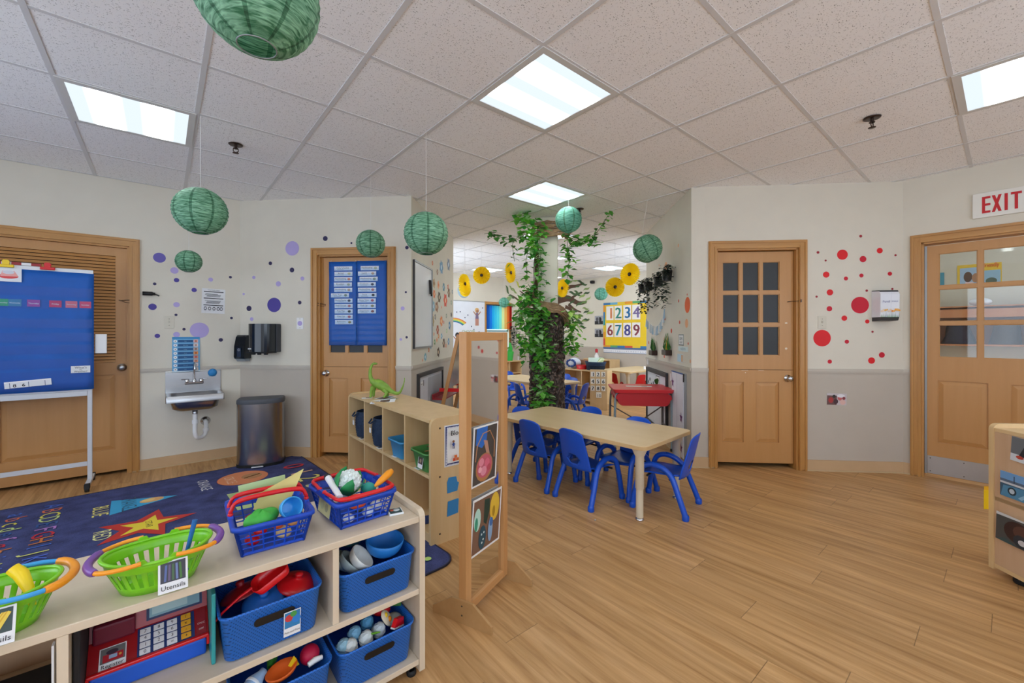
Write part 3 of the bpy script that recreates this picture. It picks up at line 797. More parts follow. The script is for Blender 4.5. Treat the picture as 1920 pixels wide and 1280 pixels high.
# eggs and food
def egg(m):
    b = MB(m); vs = []; nu, nv = 8, 6
    for i in range(nv + 1):
        a = math.pi * i / nv; r = .024 * math.sin(a)
        for j in range(nu): p = 2 * math.pi * (j + .5 * (i % 2)) / nu; vs.append((r * math.cos(p), r * math.sin(p), -.028 * math.cos(a)))
    fs = []
    for i in range(nv):
        for j in range(nu): fs.append((i * nu + j, i * nu + (j + 1) % nu, (i + 1) * nu + (j + 1) % nu, (i + 1) * nu + j))
    b.add(vs, fs); b.tube([(.0245 * math.cos(q * math.pi / 8), .0245 * math.sin(q * math.pi / 8), 0) for q in range(16)], .0012, 5, closed=True)
    return b
for (x, y, z, m, l) in ((-.270, .075, .185, '8fb8c8', 'pale blue toy egg at the left edge of the lower right bin'), (-.222, .105, .190, '78b0d0', 'light blue toy egg, second in the row in the lower right bin'), (-.165, .135, .188, '5aa2d0', 'brighter blue toy egg by the toy fried egg'),
                        (-.250, .064, .182, 'd4d8d4', 'white toy egg at the front left corner of the lower right bin'), (-.195, .068, .183, 'd4dcdc', 'white toy egg by the green leaf toy'), (-.145, .078, .184, 'b9c4cc', 'greyish white toy egg beside the egg slice')):
    egg(m).build('toy_egg', loc=sp(x, y, z), rot=(20 + x * 90, 15, y * 300), label=l, cat='toy egg', group='toy eggs in the lower right bin')
b = MB('e8dcc0'); b.lathe([(.0001, 0), (.034, .001), (.04, .005), (.036, .010), (.0001, .011)], 22, sy=.62); b.lathe([(.010, .010), (.008, .015), (.0001, .017)], 14, 'orange', c=(.012, 0, 0)); b.lathe([(.009, .010), (.007, .014), (.0001, .016)], 14, 'yellow', c=(-.014, .004, 0))
b.build('toy_fried_egg', loc=sp(-.112, .095, .202), rot=(50, 50, 60), label='toy fried egg slice standing on edge in the lower right bin', cat='toy food')
b = MB('6fae2a'); b.lathe([(.0001, -.026), (.010, -.012), (.012, .004), (.006, .022), (.0001, .028)], 10, sy=.35); b.build('toy_leaf', loc=sp(-.170, .058, .195), rot=(70, 30, 70), label='green toy pea pod at the front of the lower right bin', cat='toy food')
b = MB('red'); b.prism([(-.03, -.01), (.03, -.01), (.02, .016), (-.02, .016)], -.008, .008); b.box(-.031, .031, -.009, .009, -.015, -.010, 'white'); b.build('toy_sandwich', loc=sp(-.078, .06, .192), rot=(0, 20, 70), label='red and white toy slice at the right of the eggs', cat='toy food')
b = MB('red'); b.ball((0, 0, 0), (.035, .022, .02)); b.build('toy_pepper', loc=sp(-.10, .16, .196), rot=(0, 10, 30), label='red toy pepper at the back of the lower right bin', cat='toy food')
b = MB('leaf_b'); b.prism([(-.02, -.02), (.0, -.012), (.022, -.018), (.015, .004), (.022, .02), (0, .016), (-.018, .022), (-.012, 0)], -.006, .006); b.build('toy_broccoli', loc=sp(-.055, .15, .205), rot=(60, 20, 30), label='green leafy toy vegetable in the back right corner of the lower right bin', cat='toy food')
b = MB('9aa09a'); b.ball((0, 0, 0), (.03, .03, .022)); b.build('toy_stone', loc=sp(-.075, .105, .178), label='grey round toy beside the red slice in the lower right bin', cat='toy food')
# bottles and fruit in the lower left bin
t = empty('toy_bottle', sp(-.545, .07, .195), 40, 'pale blue toy milk bottle lying in the bottom left bin', 'toy food', rot=(0, 75, 75))
b = MB('9cc0e8'); b.lathe([(.0001, -.055), (.022, -.055), (.024, -.05), (.024, .02), (.012, .045), (.012, .055), (.0001, .055)], 22); b.build('body', t)
b = MB('dfe8f0'); b.lathe([(.0245, .010), (.0255, .012), (.0245, .018)], 22); b.build('band', t)
b = MB('c01040'); b.ball((0, 0, 0), .03, nu=22, nv=14); b.build('toy_tomato', loc=sp(-.370, .10, .195), label='shiny crimson toy tomato in the bottom left bin', cat='toy food')
b = MB('e0601a'); b.lathe([(.018, 0), (.040, .006), (.046, .02), (.042, .022), (.030, .012), (.0001, .010)], 22, sy=.75); b.build('toy_dish', loc=sp(-.455, .078, .188), rot=(10, -10, 40), label='orange toy dish at the front of the bottom left bin', cat='toy food')
b = MB('leaf_b'); b.tube([(0, -.03, 0), (0, 0, .006), (0, .03, 0)], [.010, .016, .008], 9); b.build('toy_cucumber', loc=sp(-.47, .15, .195), rz=20, label='green toy vegetable behind the milk bottle', cat='toy food')
b = MB('yellow'); b.prism([(-.02, 0), (.02, 0), (0, .04)], -.006, .006); b.build('toy_cheese', loc=sp(-.425, .085, .19), rot=(20, 0, 60), label='yellow toy cheese wedge between dish and tomato', cat='toy food')
b = MB('white'); b.tube([(-.02, 0, 0), (.0, 0, .004), (.024, 0, 0)], [.008, .010, .007], 8); b.build('toy_bone', loc=sp(-.365, .062, .192), rz=50, label='white toy piece at the right front of the bottom left bin', cat='toy food')
b = MB('b0b8c0'); b.box(-.02, .02, -.015, .015, -.012, .012, bev=.003); b.build('toy_block', loc=sp(-.575, .07, .185), rot=(20, 20, 40), label='light grey toy carton at the left of the bottom left bin', cat='toy food')

# cash register
t = empty('toy_cash_register', sp(-.766, .120, .3205), 40, 'red and blue toy cash register under the shelf top, with white and yellow keys', 'cash register')
RW = .255
b = MB('1558c8'); b.box(-RW / 2 + .006, RW / 2 - .006, 0, .20, .001, .050, bev=.006); b.build('drawer', t)
b = MB('red')
b.box(-RW / 2, RW / 2, -.004, .008, .050, .060, bev=.003); b.box(-RW / 2, -RW / 2 + .006, -.004, .21, .001, .055); b.box(RW / 2 - .006, RW / 2, -.004, .21, .03, .055)
b.prism([(.008, .052), (.22, .052), (.22, .19), (.10, .19), (.070, .105)], -RW / 2, RW / 2, 'red_dark', plane='yz')
b.build('body', t)
ang = math.degrees(math.atan2(.053, .062))
def on_slope(bb, x, d): bb.T = TR(x, .008 + .0, .052) @ RX(ang - 90) @ Matrix(); return bb
slope = TR(0, .0075, .0515) @ RX(ang) @ RX(-90)
b = MB('12306e'); b.T = TR(0, .008, .052) @ RX(-(90 - ang)); b.lay = .001
b.fr(-.030, .095, .003, .078); b.build('key_panel', t)
kp = MB('dcdce0'); kp.T = TR(0, .008, .052) @ RX(-(90 - ang))
cols = [(-.014, ['0', '1', '4', '7']), (.015, ['.', '2', '5', '8']), (.044, ['=', '3', '6', '9'])]
for (cx, ks) in cols:
    for j, ch in enumerate(ks):
        z = .007 + j * .0172; kp.box(cx - .0115, cx + .0115, -.006, -.001, z, z + .0145, 'dcdce0', bev=.0012)
        kp.lay = .0062; kp.text(ch, cx, z + .003, .012, 'ink')
for j, ch in enumerate(['+', '-', 'x', '/']):
    z = .009 + j * .0172; kp.box(.064, .087, -.006, -.001, z, z + .0145, 'e0a020', bev=.0012); kp.lay = .0062; kp.text(ch, .0755, z + .003, .012, 'ink')
kp.build('keys', t)
b = MB('8a1020'); b.T = TR(0, .008, .052) @ RX(-(90 - ang)); b.lay = .002; b.fr(.099, .122, .005, .076); b.text('ON/C', .1105, .034, .007, 'e8c8c8', max_w=.02); b.text('OFF', .1105, .018, .007, 'e8c8c8', max_w=.02); b.build('switch_panel', t)
b = MB('7fa8b8'); b.T = TR(0, .0725, .107) @ RX(-19); b.box(-.012, .115, -.004, .002, .008, .068, '1a2a5a'); b.lay = .0045; b.fr(-.006, .109, .014, .062); b.fr(.0, .080, .020, .040, 'a8c8cc'); b.build('display', t)
b = MB('6a0a2a'); b.box(-.12, -.035, .055, .10, .10, .150, bev=.006); b.build('card_reader', t)
b = MB('paper'); b.T = TR(0, .008, .052) @ RX(-(90 - ang)); b.lay = .0015; b.fr(-.105, -.052, .004, .058); b.fr(-.103, -.054, .020, .056, '6a6a6a'); b.fr(-.098, -.058, .022, .040, 'b01a2a'); b.fd(-.080, .044, .012, '3a2a3a', rz=.006); b.fr(-.086, -.070, .028, .037, '9ab8d8'); b.fd(-.064, .032, .003, 'e0a040')
b.text('Register', -.0785, .0075, .0135, max_w=.046); b.build('picture_card', t)
b = MB('teal'); b.box(0, .010, 0, .25, .001, .20, bev=.003); b.build('toy_case', loc=sp(-.6375, .055, .3205), rz=40, label='teal flat plastic case between cash register and pots bin', cat='toy case')
b = MB('ink'); b.box(0, .012, 0, .25, .001, .225, bev=.003); b.build('toy_case', loc=sp(-.9065, .045, .3205), rz=40, label='black flat board left of the cash register', cat='toy case')
b = MB('paper'); b.prism([(0, 0), (.09, 0), (.02, .215), (0, .215)], 0, .004, plane='yz'); b.build('paper_folder', loc=sp(-.939, .03, .3205), rz=40, label='white folder standing against the left divider of the shelf', cat='folder')
b = MB('rubber'); b.box(-.12, .12, 0, .22, .001, .05, bev=.006); b.ball((.02, .02, .055), .012, 'c01a4a'); b.build('toy_crate', loc=sp(-1.08, .05, .3205), rz=40, label='dark toy box in the shadow of the left compartment', cat='toy box')

# ---------------------------------------------------------------- green oval baskets
def green_basket(swap, label):
    t = empty('toy_basket', (0, 0, 0), 0, label, 'basket', 'green baskets with swing handles')
    b = MB('green_basket'); H = .088; n = 56
    def ring(k, z, dz=0):
        out = []
        for j in range(n):
            a = 2 * math.pi * j / n; c, s = math.cos(a), math.sin(a)
            bump = .010 * max(0, 1 - abs(abs(math.sin(a)) - .93) / .05) * 0
            out.append(((.075 + (.112 - .075) * k) * c, (.052 + (.083 - .052) * k) * s, z + dz * (abs(c) ** 2) * .008))
        return out
    zs = [0, .016, .020, .064, .068, .076, H]
    R = [ring(z / H, z, 1 if z > .07 else 0) for z in zs]
    for i in range(len(zs) - 1):
        for j in range(n):
            if i == 2 and j % 2 == 0: continue
            b.add([R[i][j], R[i][(j + 1) % n], R[i + 1][(j + 1) % n], R[i + 1][j]], [(0, 1, 2, 3)], smooth=True)
    b.add(R[0], [list(range(n - 1, -1, -1))])
    rim = [(p[0] * 1.02, p[1] * 1.02, p[2]) for p in R[-1]]
    o = b.build('body', t)
    bm = bmesh.new(); bm.from_mesh(o.data); bmesh.ops.remove_doubles(bm, verts=bm.verts, dist=.0003); bm.to_mesh(o.data); bm.free()
    md = o.modifiers.new('wall', 'SOLIDIFY'); md.thickness = .003; md.offset = 1
    b = MB('green_basket'); b.tube(rim, .0045, 8, closed=True)
    for (x, y) in ((-.034, .082), (.034, .082), (-.034, -.082), (.034, -.082)):
        b.T = TR(x, y, H - .002); b.prism([(-.016, 0), (-.007, .014), (.007, .014), (.016, 0)], -.0025, .0025); b.T = Matrix()
    b.build('rim', t)
    ca, cb = ('orange', 'purple') if not swap else ('sky_blue', 'orange')
    for sgn in (-1, 1):
        P = spline([(.034 * sgn, .089, H + .008), (.075 * sgn, .088, H + .006), (.118 * sgn, .062, H + .003), (.136 * sgn, .0, H + .002), (.118 * sgn, -.062, H + .003), (.075 * sgn, -.088, H + .006), (.034 * sgn, -.089, H + .008)], 6)
        b = MB(ca); k = len(P); q = k // 3 if not swap else k // 4
        b.tube(P[:q + 1], .0055, 10); b.build('handle_arm', t)
        b = MB(ca); b.tube(P[k - q - 1:], .0055, 10); b.build('handle_arm', t)
        b = MB(cb); b.tube(P[q:k - q], [.0075] + [.0095] * (k - 2 * q - 2) + [.0075], 12); b.build('handle_grip', t)
    return t
g2 = green_basket(False, 'green oval toy basket with purple-gripped handles, holding a blue spoon handle'); put(g2, UV(-.006, 1.476, .5865), 40)
g1 = green_basket(True, 'green oval toy basket with blue and orange handles, holding yellow utensils'); put(g1, UV(-.300, 1.470, .5865), 40)
def utensil_card(par, x, yel):
    b = MB('paper'); b.box(-.026, .026, -.0012, 0, -.066, .0); b.lay = .0013
    b.fr(-.022, .022, -.045, -.003, '3a4a48' if yel else '40404a')
    for i in range(5):
        a = -.012 + i * .006
        if yel: b.flat([(-.016 + i * .004, -.040), (-.010 + i * .004, -.041), (.012 + i * .002, -.012), (.008 + i * .002, -.009)], 'd8a82a' if i % 2 else 'e8c84a')
        else: b.flat([(-.016 + i * .007, -.042), (-.012 + i * .007, -.042), (-.010 + i * .006, -.008), (-.014 + i * .006, -.008)], ['5a6aa0', '6a5a7a', '4a6a4a', '7080b0', '4a7a3a'][i])
    b.text('Utensils', 0, -.060, .0135, max_w=.046)
    o = b.build('picture_card', par, (x, -.0795, .081), rot=(-16, 0, 0)); o.scale = (1.15, 1, 1.13)
utensil_card(g2, .028, False); utensil_card(g1, .028, True)
b = MB('1560a8'); b.tube([(.050, .0, .012), (.062, .005, .07), (.078, .010, .14)], [.006, .005, .0065], 10); b.ball((.048, 0, .010), (.016, .012, .006)); b.build('toy_spoon', loc=UV(-.006, 1.476, .5865), rz=40, label='dark blue toy spoon standing in the green basket, handle up', cat='toy utensil')
b = MB('c0c4c8'); b.tube([(-.01, -.02, .008), (.03, -.03, .009)], .003, 8); b.build('toy_fork', loc=UV(-.006, 1.476, .5865), rz=40, label='small grey toy fork lying in the bottom of the green basket', cat='toy utensil')
b = MB('yellow'); b.tube([(.03, .04, .115), (.045, .03, .10), (.06, .01, .07), (.07, -.01, .035)], [.013, .014, .010, .006], 12); b.build('toy_spoon', loc=UV(-.300, 1.470, .5865), rz=40, label='yellow toy scoop standing upright in the left green basket', cat='toy utensil')
b = MB('yellow'); b.ball((0, -.03, .058), (.042, .034, .02), nu=22); b.tube([(.0, -.03, .06), (-.05, -.02, .055)], .007, 8); b.build('toy_ladle', loc=UV(-.300, 1.470, .5865), rz=40, label='yellow toy ladle heaped in the left green basket', cat='toy utensil')

# ---------------------------------------------------------------- blue lattice shopping baskets
def blue_basket(open_handles, label):
    t = empty('shopping_basket', (0, 0, 0), 0, label, 'basket', 'blue shopping baskets with red handles')
    b = MB('blue_basket'); w0, d0, w1, d1, H = .165, .215, .208, .260, .096
    def P(x, y, k): return ((w0 + (w1 - w0) * k) * x / 2, (d0 + (d1 - d0) * k) * y / 2, H * k)
    for (a, c, n) in (((-1, -1), (1, -1), 6), ((1, -1), (1, 1), 7), ((1, 1), (-1, 1), 6), ((-1, 1), (-1, -1), 7)):
        for i in range(n + 1):
            q = i / n; x, y = a[0] + (c[0] - a[0]) * q, a[1] + (c[1] - a[1]) * q
            r_ = .0055 if i in (0, n) else .0024
            b.tube([P(x, y, 0), P(x, y, .95)], r_, 4, smooth=False)
        for k in (.04, .24, .42, .60, .78):
            b.tube([P(a[0], a[1], k), P(c[0], c[1], k)], .0024 if k > .1 else .005, 4, smooth=False)
    b.box(-w0 / 2, w0 / 2, -d0 / 2, d0 / 2, 0, .004)
    r0, r1 = rring(w1, d1, .016, H), rring(w1 + .022, d1 + .022, .022, H)
    loft(b, [rring(w1 - .012, d1 - .012, .012, H - .022), rring(w1 - .002, d1 - .002, .016, H), rring(w1 + .020, d1 + .020, .022, H + .002), rring(w1 + .022, d1 + .022, .022, H - .010), rring(w1 - .004, d1 - .004, .016, H - .016), rring(w1 - .010, d1 - .010, .012, H - .024)], cap0=False)
    for s in (-1, 1):      # raised lugs that carry the handles
        b.T = TR(s * (w1 / 2 + .004), 0, H); b.prism([(-.045, -.002), (-.022, .014), (.022, .014), (.045, -.002)], -.007, .007, plane='yz'); b.T = Matrix()
    b.build('body', t)
    for s in (-1, 1):
        b = MB('red')
        hw = w1 / 2 + .004
        if open_handles: pts = [(-hw, s * .022, H + .012), (-hw + .004, s * .07, H + .012), (-hw + .016, s * .128, H + .012), (0, s * .138, H + .012), (hw - .016, s * .128, H + .012), (hw - .004, s * .07, H + .012), (hw, s * .022, H + .012)]
        else: pts = [(-hw, s * .028, H + .008), (-hw + .002, s * .03, H + .022), (-hw + .022, s * .028, H + .045), (0, s * .026, H + .050), (hw - .022, s * .028, H + .045), (hw - .002, s * .03, H + .022), (hw, s * .028, H + .008)]
        Q = spline(pts, 6); k = len(Q)
        b.tube(Q, [.0078 if .3 < i / k < .7 else .0058 for i in range(k)], 10)
        b.ball(Q[0], .008); b.ball(Q[-1], .008); b.build('handle', t)
    return t
k1 = blue_basket(False, 'blue lattice shopping basket with upright red handles, holding a green pepper and blue cup'); put(k1, UV(.272, 1.582, .5865), 38)
k2 = blue_basket(True, 'blue lattice shopping basket with folded red handles, holding a cauliflower and carrot'); put(k2, UV(.545, 1.580, .5865), 44)
def inb(par_loc, rz, x, y, z):
    a = rad(rz); return Vector((par_loc[0] + x * math.cos(a) - y * math.sin(a), par_loc[1] + x * math.sin(a) + y * math.cos(a), par_loc[2] + z))
K1, K2 = k1.location.copy(), k2.location.copy()
b = MB('3fa83a'); n = 22
for i in range(12):
    pass
vs = []; fs = []; nu, nv = 28, 12
for i in range(nv + 1):
    a = math.pi * i / nv
    for j in range(nu):
        p = 2 * math.pi * j / nu; r = (.036 + .004 * math.cos(4 * p)) * math.sin(a) ** .8
        vs.append((r * math.cos(p) * 1.35, r * math.sin(p), -.026 * math.cos(a) + .003 * math.cos(4 * p) * (1 if i > 6 else 0)))
for i in range(nv):
    for j in range(nu): fs.append((i * nu + j, i * nu + (j + 1) % nu, (i + 1) * nu + (j + 1) % nu, (i + 1) * nu + j))
b.add(vs, fs, None, True); b.build('toy_pepper', loc=inb(K1, 38, -.030, -.075, .088), rz=60, label='glossy green toy pepper at the front of the blue basket', cat='toy food')
bowl(.033, .052, 'sky_blue').build('toy_cup', loc=inb(K1, 38, .040, -.065, .100), rot=(70, -30, 60), label='light blue toy cup lying in the blue basket', cat='toy cup')
b = MB('e8dc8c'); b.poly([(0, 0, 0), (.09, .02, -.04), (.15, .03, .10), (.02, .0, .05)]); b.poly([(0, .002, 0), (.02, .002, .05), (.15, .032, .10), (.09, .022, -.04)]); b.build('paper_cone', loc=inb(K1, 38, -.045, .0, .095), rz=30, label='pale yellow paper sheet sticking out of the blue basket', cat='paper')
b = MB('b9d49a'); b.box(0, .14, 0, .002, 0, .04); b.build('paper_card', loc=inb(K1, 38, -.075, .085, .115), rot=(0, -6, 30), label='pale green card standing at the back of the blue basket', cat='card')
for (x, y, z, m, r, l) in ((-.055, -.078, .030, 'red', .022, 'red toy fruit low at the left of the blue basket with upright handles'), (-.035, -.085, .055, 'red', .02, 'red toy fruit stacked above another behind the lattice'), (.012, -.080, .06, 'e8602a', .019, 'orange-red toy fruit behind the lattice of the first blue basket'),
                           (.030, -.075, .03, 'e8c890', .026, 'toy bread roll low behind the lattice'), (.060, -.06, .05, 'e0a060', .02, 'toy bun behind the lattice at the right of the first blue basket'), (.0, .02, .035, 'd8b070', .03, 'toy loaf in the middle of the first blue basket'), (-.04, .04, .05, 'b01a1a', .024, 'dark red toy apple at the back of the first blue basket')):
    b = MB(m); b.ball((0, 0, 0), (r, r * .85, r * .7)); b.build('toy_food', loc=inb(K1, 38, x, y, z), rot=(10, 20, 50), label=l, cat='toy food', group='toy food in the first blue basket')
# cauliflower
t = empty('toy_cauliflower', inb(K2, 44, -.020, -.02, .126), 0, 'white toy cauliflower with green leaves in the right blue basket', 'toy food', rot=(10, 25, 20))
b = MB('dfe8e4'); rnd = random.Random(4)
b.ball((0, 0, 0), (.040, .036, .038), nu=20, nv=14)
for i in range(120):
    a = rnd.uniform(0, 2 * math.pi); c = rnd.uniform(-.5, 1); s_ = math.sqrt(1 - c * c)
    b.ball((.039 * s_ * math.cos(a), .035 * s_ * math.sin(a), .037 * c), rnd.uniform(.004, .008), nu=7, nv=5)
b.build('curd', t)
for i in range(5):
    a = 72 * i + 130; b = MB('1f8a4a'); b.T = RZ(a)
    pts = []; 
    vs = [(.030, -.018, -.040), (.030, .018, -.040), (.046, -.024, -.01), (.046, .024, -.01), (.050, -.014, .018), (.050, .014, .018), (.046, 0, .034)]
    b.add(vs, [(0, 1, 3, 2), (2, 3, 5, 4), (4, 5, 6)], None, True); o = b.build('leaf', t)
    md = o.modifiers.new('thick', 'SOLIDIFY'); md.thickness = .002
b = MB('orange'); b.lathe([(.0001, 0), (.006, .004), (.012, .03), (.014, .075), (.010, .092), (.0001, .096)], 14); b.build('toy_carrot', loc=inb(K2, 44, .045, -.09, .108), rot=(-10, 68, 50), label='orange toy carrot sticking out of the right blue basket', cat='toy food')
b = MB('e8e8e8'); b.tube([(0, 0, 0), (.02, .16, .02)], [.010, .012], 10); b.tube([(.02, .16, .02), (.022, .175, .021)], .013, 10, 'ink'); b.build('toy_bottle', loc=inb(K2, 44, -.085, -.10, .108), rz=44, label='white tube with a black cap leaning in the right blue basket', cat='toy')
for (x, y, z, m, r, l) in ((-.02, -.085, .070, 'e8582a', .034, 'orange-red toy tomato against the lattice of the right blue basket'), (.05, -.03, .085, '2fa89a', .028, 'teal toy in the right blue basket'), (.02, -.09, .025, 'd8e0e8', .022, 'white toy egg half low in the right blue basket'),
                           (-.05, -.088, .022, 'e0e4ec', .02, 'white toy piece at the lower left of the right blue basket'), (.06, -.07, .03, 'e8e4dc', .022, 'cream toy piece at the lower right of the right blue basket'), (0, .05, .05, 'c8d0d8', .035, 'pale toy at the back of the right blue basket'), (-.015, -.09, .042, '203040', .014, 'dark toy piece among the white ones in the right blue basket')):
    b = MB(m); b.ball((0, 0, 0), (r, r * .8, r * .75)); b.build('toy_food', loc=inb(K2, 44, x, y, z), rot=(15, 10, 30), label=l, cat='toy food', group='toy food in the right blue basket')
b = MB('d8d49a'); b.fr(-.055, .055, -.028, .028); b.fd(.02, 0, .014, 'b0b088'); b.fd(-.02, .004, .018, 'c8c898'); b.build('paper_insert', loc=inb(K2, 44, -.104, -.01, .055), rot=(-8, 0, -46), label='pale patterned card on the left lattice side of the right blue basket', cat='card')
b = MB('e8ecee'); b.T = Matrix.Scale(1.2, 4); b.box(-.022, .022, -.022, .022, 0, .006, bev=.002)
b.box(-.018, .018, -.018, .018, .0061, .0066, '2a4a4a'); b.lathe([(.010, .0066), (.010, .0072), (.0001, .0073)], 12, 'c8d0d0', c=(.004, .004, 0)); b.lathe([(.006, .0066), (.006, .0074), (.0001, .0075)], 12, 'c04a2a', c=(-.010, .006, 0))
b.build('magnet_tile', loc=UV(.668, 1.475, .5853), rz=28, label='small white picture tile lying right of the baskets', cat='tile')

# ---------------------------------------------------------------- birch cubby shelf with the dinosaur
cu_o = UV(1.209, 2.181)
def cp(x, y, z=0): return UV(1.209 + x, 2.181 + y, z)
CL, CH = 1.42, .752
t = empty('cubby_shelf', cu_o, 40, 'birch cubby shelf of two rows beside the rug, with a toy dinosaur on top', 'shelf')
for y0 in (0, CL - .024):
    pts = [(0, 0), (.355, 0)]
    for (cx, cz, a0) in ((.355 - .045, CH - .045, 0), (.045, CH - .045, 90)):
        for i in range(7): a = rad(a0 + 15 * i); pts.append((cx + .045 * math.cos(a), cz + .045 * math.sin(a)))
    b = MB('birch'); b.prism(pts, y0, y0 + .024)
    if y0 == 0:
        for (x, z) in ((.06, .06), (.06, .40), (.06, .69), (.30, .40)): b.T = TR(x, -.0005, z) @ RX(90); b.lathe([(.006, 0), (.005, .001), (.0001, .0015)], 10, 'bronze'); b.T = Matrix()
    b.build('side_panel', t)
for (z0, z1, nm) in ((.722, .742, 'top'), (.390, .410, 'shelf_board'), (.05, .07, 'shelf_board')):
    b = MB('birch'); b.box(.002, .350, .0245, CL - .0245, z0, z1, bev=.002); b.build(nm, t)
for i in (1, 2, 3):
    y = CL * i / 4
    for (z0, z1) in ((.0705, .3895), (.4105, .7215)):
        b = MB('birch'); b.box(.004, .345, y - .009, y + .009, z0, z1); b.build('divider', t)
b = MB('birch'); b.box(.346, .354, .0245, CL - .0245, .05, .7215); b.build('back_panel', t)
b = MB('birch'); b.box(.01, .34, .03, CL - .03, 0.001, .0495); b.build('plinth', t)
# papers on its near end
b = MB('paper'); b.box(-.085, .085, -.001, 0, -.125, .125); b.lay = .0012
b.fr(-.078, .078, -.118, .118, '2a3a7a'); b.fr(-.066, .066, -.106, .106, 'f2f2f0')
for i in range(24):
    for x in (-.072, .072): b.fd(x, -.110 + i * .0096, .0045, 'e8ecf4', n=8)
for i in range(15):
    for z in (-.112, .112): b.fd(-.068 + i * .0097, z, .0045, 'e8ecf4', n=8)
b.text('Blocks', 0, .065, .042, bold=.0006, max_w=.12)
for (x, c_) in ((-.034, '2a4a9a'), (.034, '8a3a6a')): b.fd(x, .028, .008, '8a5a3a'); b.fr(x - .007, x + .007, .0, .020, c_); b.fr(x - .012, x + .012, .008, .013, c_); b.fr(x - .006, x - .001, -.016, .0, '2a2a5a'); b.fr(x + .001, x + .006, -.016, .0, '2a2a5a')
for (x, z, c_) in ((-.04, -.09, 'd0502a'), (-.018, -.09, 'e07030'), (.004, -.09, 'd0502a'), (-.03, -.072, 'e07030'), (.02, -.085, '3a8a3a')): b.fr(x, x + .02, z, z + .017, c_)
b.build('picture_sign', loc=cp(.175, -.001, .575), rz=40, label='white sign reading Blocks with a dotted navy border on the shelf end', cat='sign')
for (z, pts, l) in ((.335, [(-.04, -.045), (.03, -.043), (.042, .005), (.03, .012), (.022, .045), (-.03, .048), (-.042, .02)], 'upper blue paper shape taped on the shelf end, with a spout'), (.195, [(-.042, -.045), (.036, -.04), (.040, .045), (.03, .048), (-.036, .044)], 'lower blue paper square taped on the shelf end')):
    b = MB('2f86c4'); b.prism(pts, -.003, 0); b.build('paper_shape', loc=cp(.150, -.001, z), rz=40, label=l, cat='paper shape', group='blue paper shapes on the shelf end')
# woven navy baskets
def navy(label, y):
    t = empty('woven_basket', cp(.115, y, .4105), 40, label, 'basket', 'navy rope baskets')
    b = MB('navy'); pr = []; H = .205
    for i in range(21):
        z = H * i / 20; r = .096 + .014 * math.sin(math.pi * min(1, z / H * .9)); pr.append((r + (.003 if i % 2 else 0), z))
    b.lathe(pr + [(.098, H), (.098, .01), (.0001, .01)], 30); b.build('body', t)
    b = MB('navy'); b.tube([(-.105 - .004, -.03, H - .005), (-.135, -.015, H - .03), (-.137, .015, H - .03), (-.105 - .004, .03, H - .005)], .006, 8); b.build('handle', t)
    b = MB('white'); b.box(-.135, -.133, -.02, .012, H - .10, H - .065); b.tube([(-.134, 0, H - .066), (-.137, -.01, H - .03)], .002, 6); b.build('price_tag', t)
navy('navy rope basket with a white tag in the second compartment from the far end', CL * .625)
navy('navy rope basket half hidden in the farthest compartment of the cubby', CL * .875)
def tub(label, y, m, w_=.17):
    t = empty('plastic_tub', cp(.12, y, .4105), 40, label, 'bin', 'plastic tubs in the cubby')
    b = MB(m); loft(b, [rring(.20, w_ - .05, .02, .001), rring(.235, w_ - .01, .025, .12), rring(.255, w_ + .01, .028, .122), rring(.255, w_ + .01, .028, .108), rring(.245, w_, .028, .110), rring(.228, w_ - .017, .022, .118), rring(.195, w_ - .055, .018, .006)])
    b.add(rring(.195, w_ - .055, .018, .006), [list(range(24))]); b.build('body', t); return t
tub('light blue plastic tub in the upper row of the cubby', CL * .375 - .03, 'bin_blue', .21)
tb = tub('green plastic tub with a photo label in the nearest upper compartment', CL * .125 - .02, 'bin_green', .21)
b = MB('paper'); b.lay = .001; b.fr(-.03, .03, -.04, .03); b.fr(-.026, .026, -.015, .026, '4a3a34'); b.fd(.0, .005, .012, 'a08a70'); b.build('picture_card', tb, (-.1145, -.02, .06), rot=(-8, 0, -90))
b = MB('8a6a3a'); b.tube([(-.05, -.06, .10), (.02, .05, .13)], .004, 6); b.tube([(-.06, .03, .10), (.04, -.03, .125)], .004, 6); b.tube([(0, -.05, .11), (-.02, .07, .12)], .004, 6, '5a4a2a'); b.build('twigs', loc=tb.location, rz=40, label='brown twigs lying in the green tub', cat='twigs')
for (y, l) in ((CL * .875 - .08, 'white shelf label under the farthest navy basket'), (CL * .625 - .08, 'white shelf label in front of the tagged navy basket'), (CL * .375, 'white shelf label in front of the light blue tub'), (CL * .125 + .02, 'white shelf label with a dark photo in front of the green tub')):
    b = MB('paper'); b.box(-.012, .035, -.028, .03, 0, .001); b.box(.0, .03, -.006, .026, .001, .0014, '4a4440'); b.build('shelf_label', loc=cp(.016, y, .4103), rz=40, label=l, cat='label', group='labels on the cubby shelf board')
b = MB('e8c81a'); b.prism([(-.05, 0), (.05, 0), (.03, .08), (-.03, .08)], -.03, .03); b.build('toy_block', loc=cp(.12, .12, .0705), rz=10, label='yellow foam block in the lower near compartment of the cubby', cat='toy block')
b = MB('2a3f7a'); b.box(-.05, .05, -.03, .03, 0, .03, bev=.004); b.build('toy_block', loc=cp(.07, .17, .0705), rz=30, label='dark blue block beside the yellow foam block', cat='toy block')
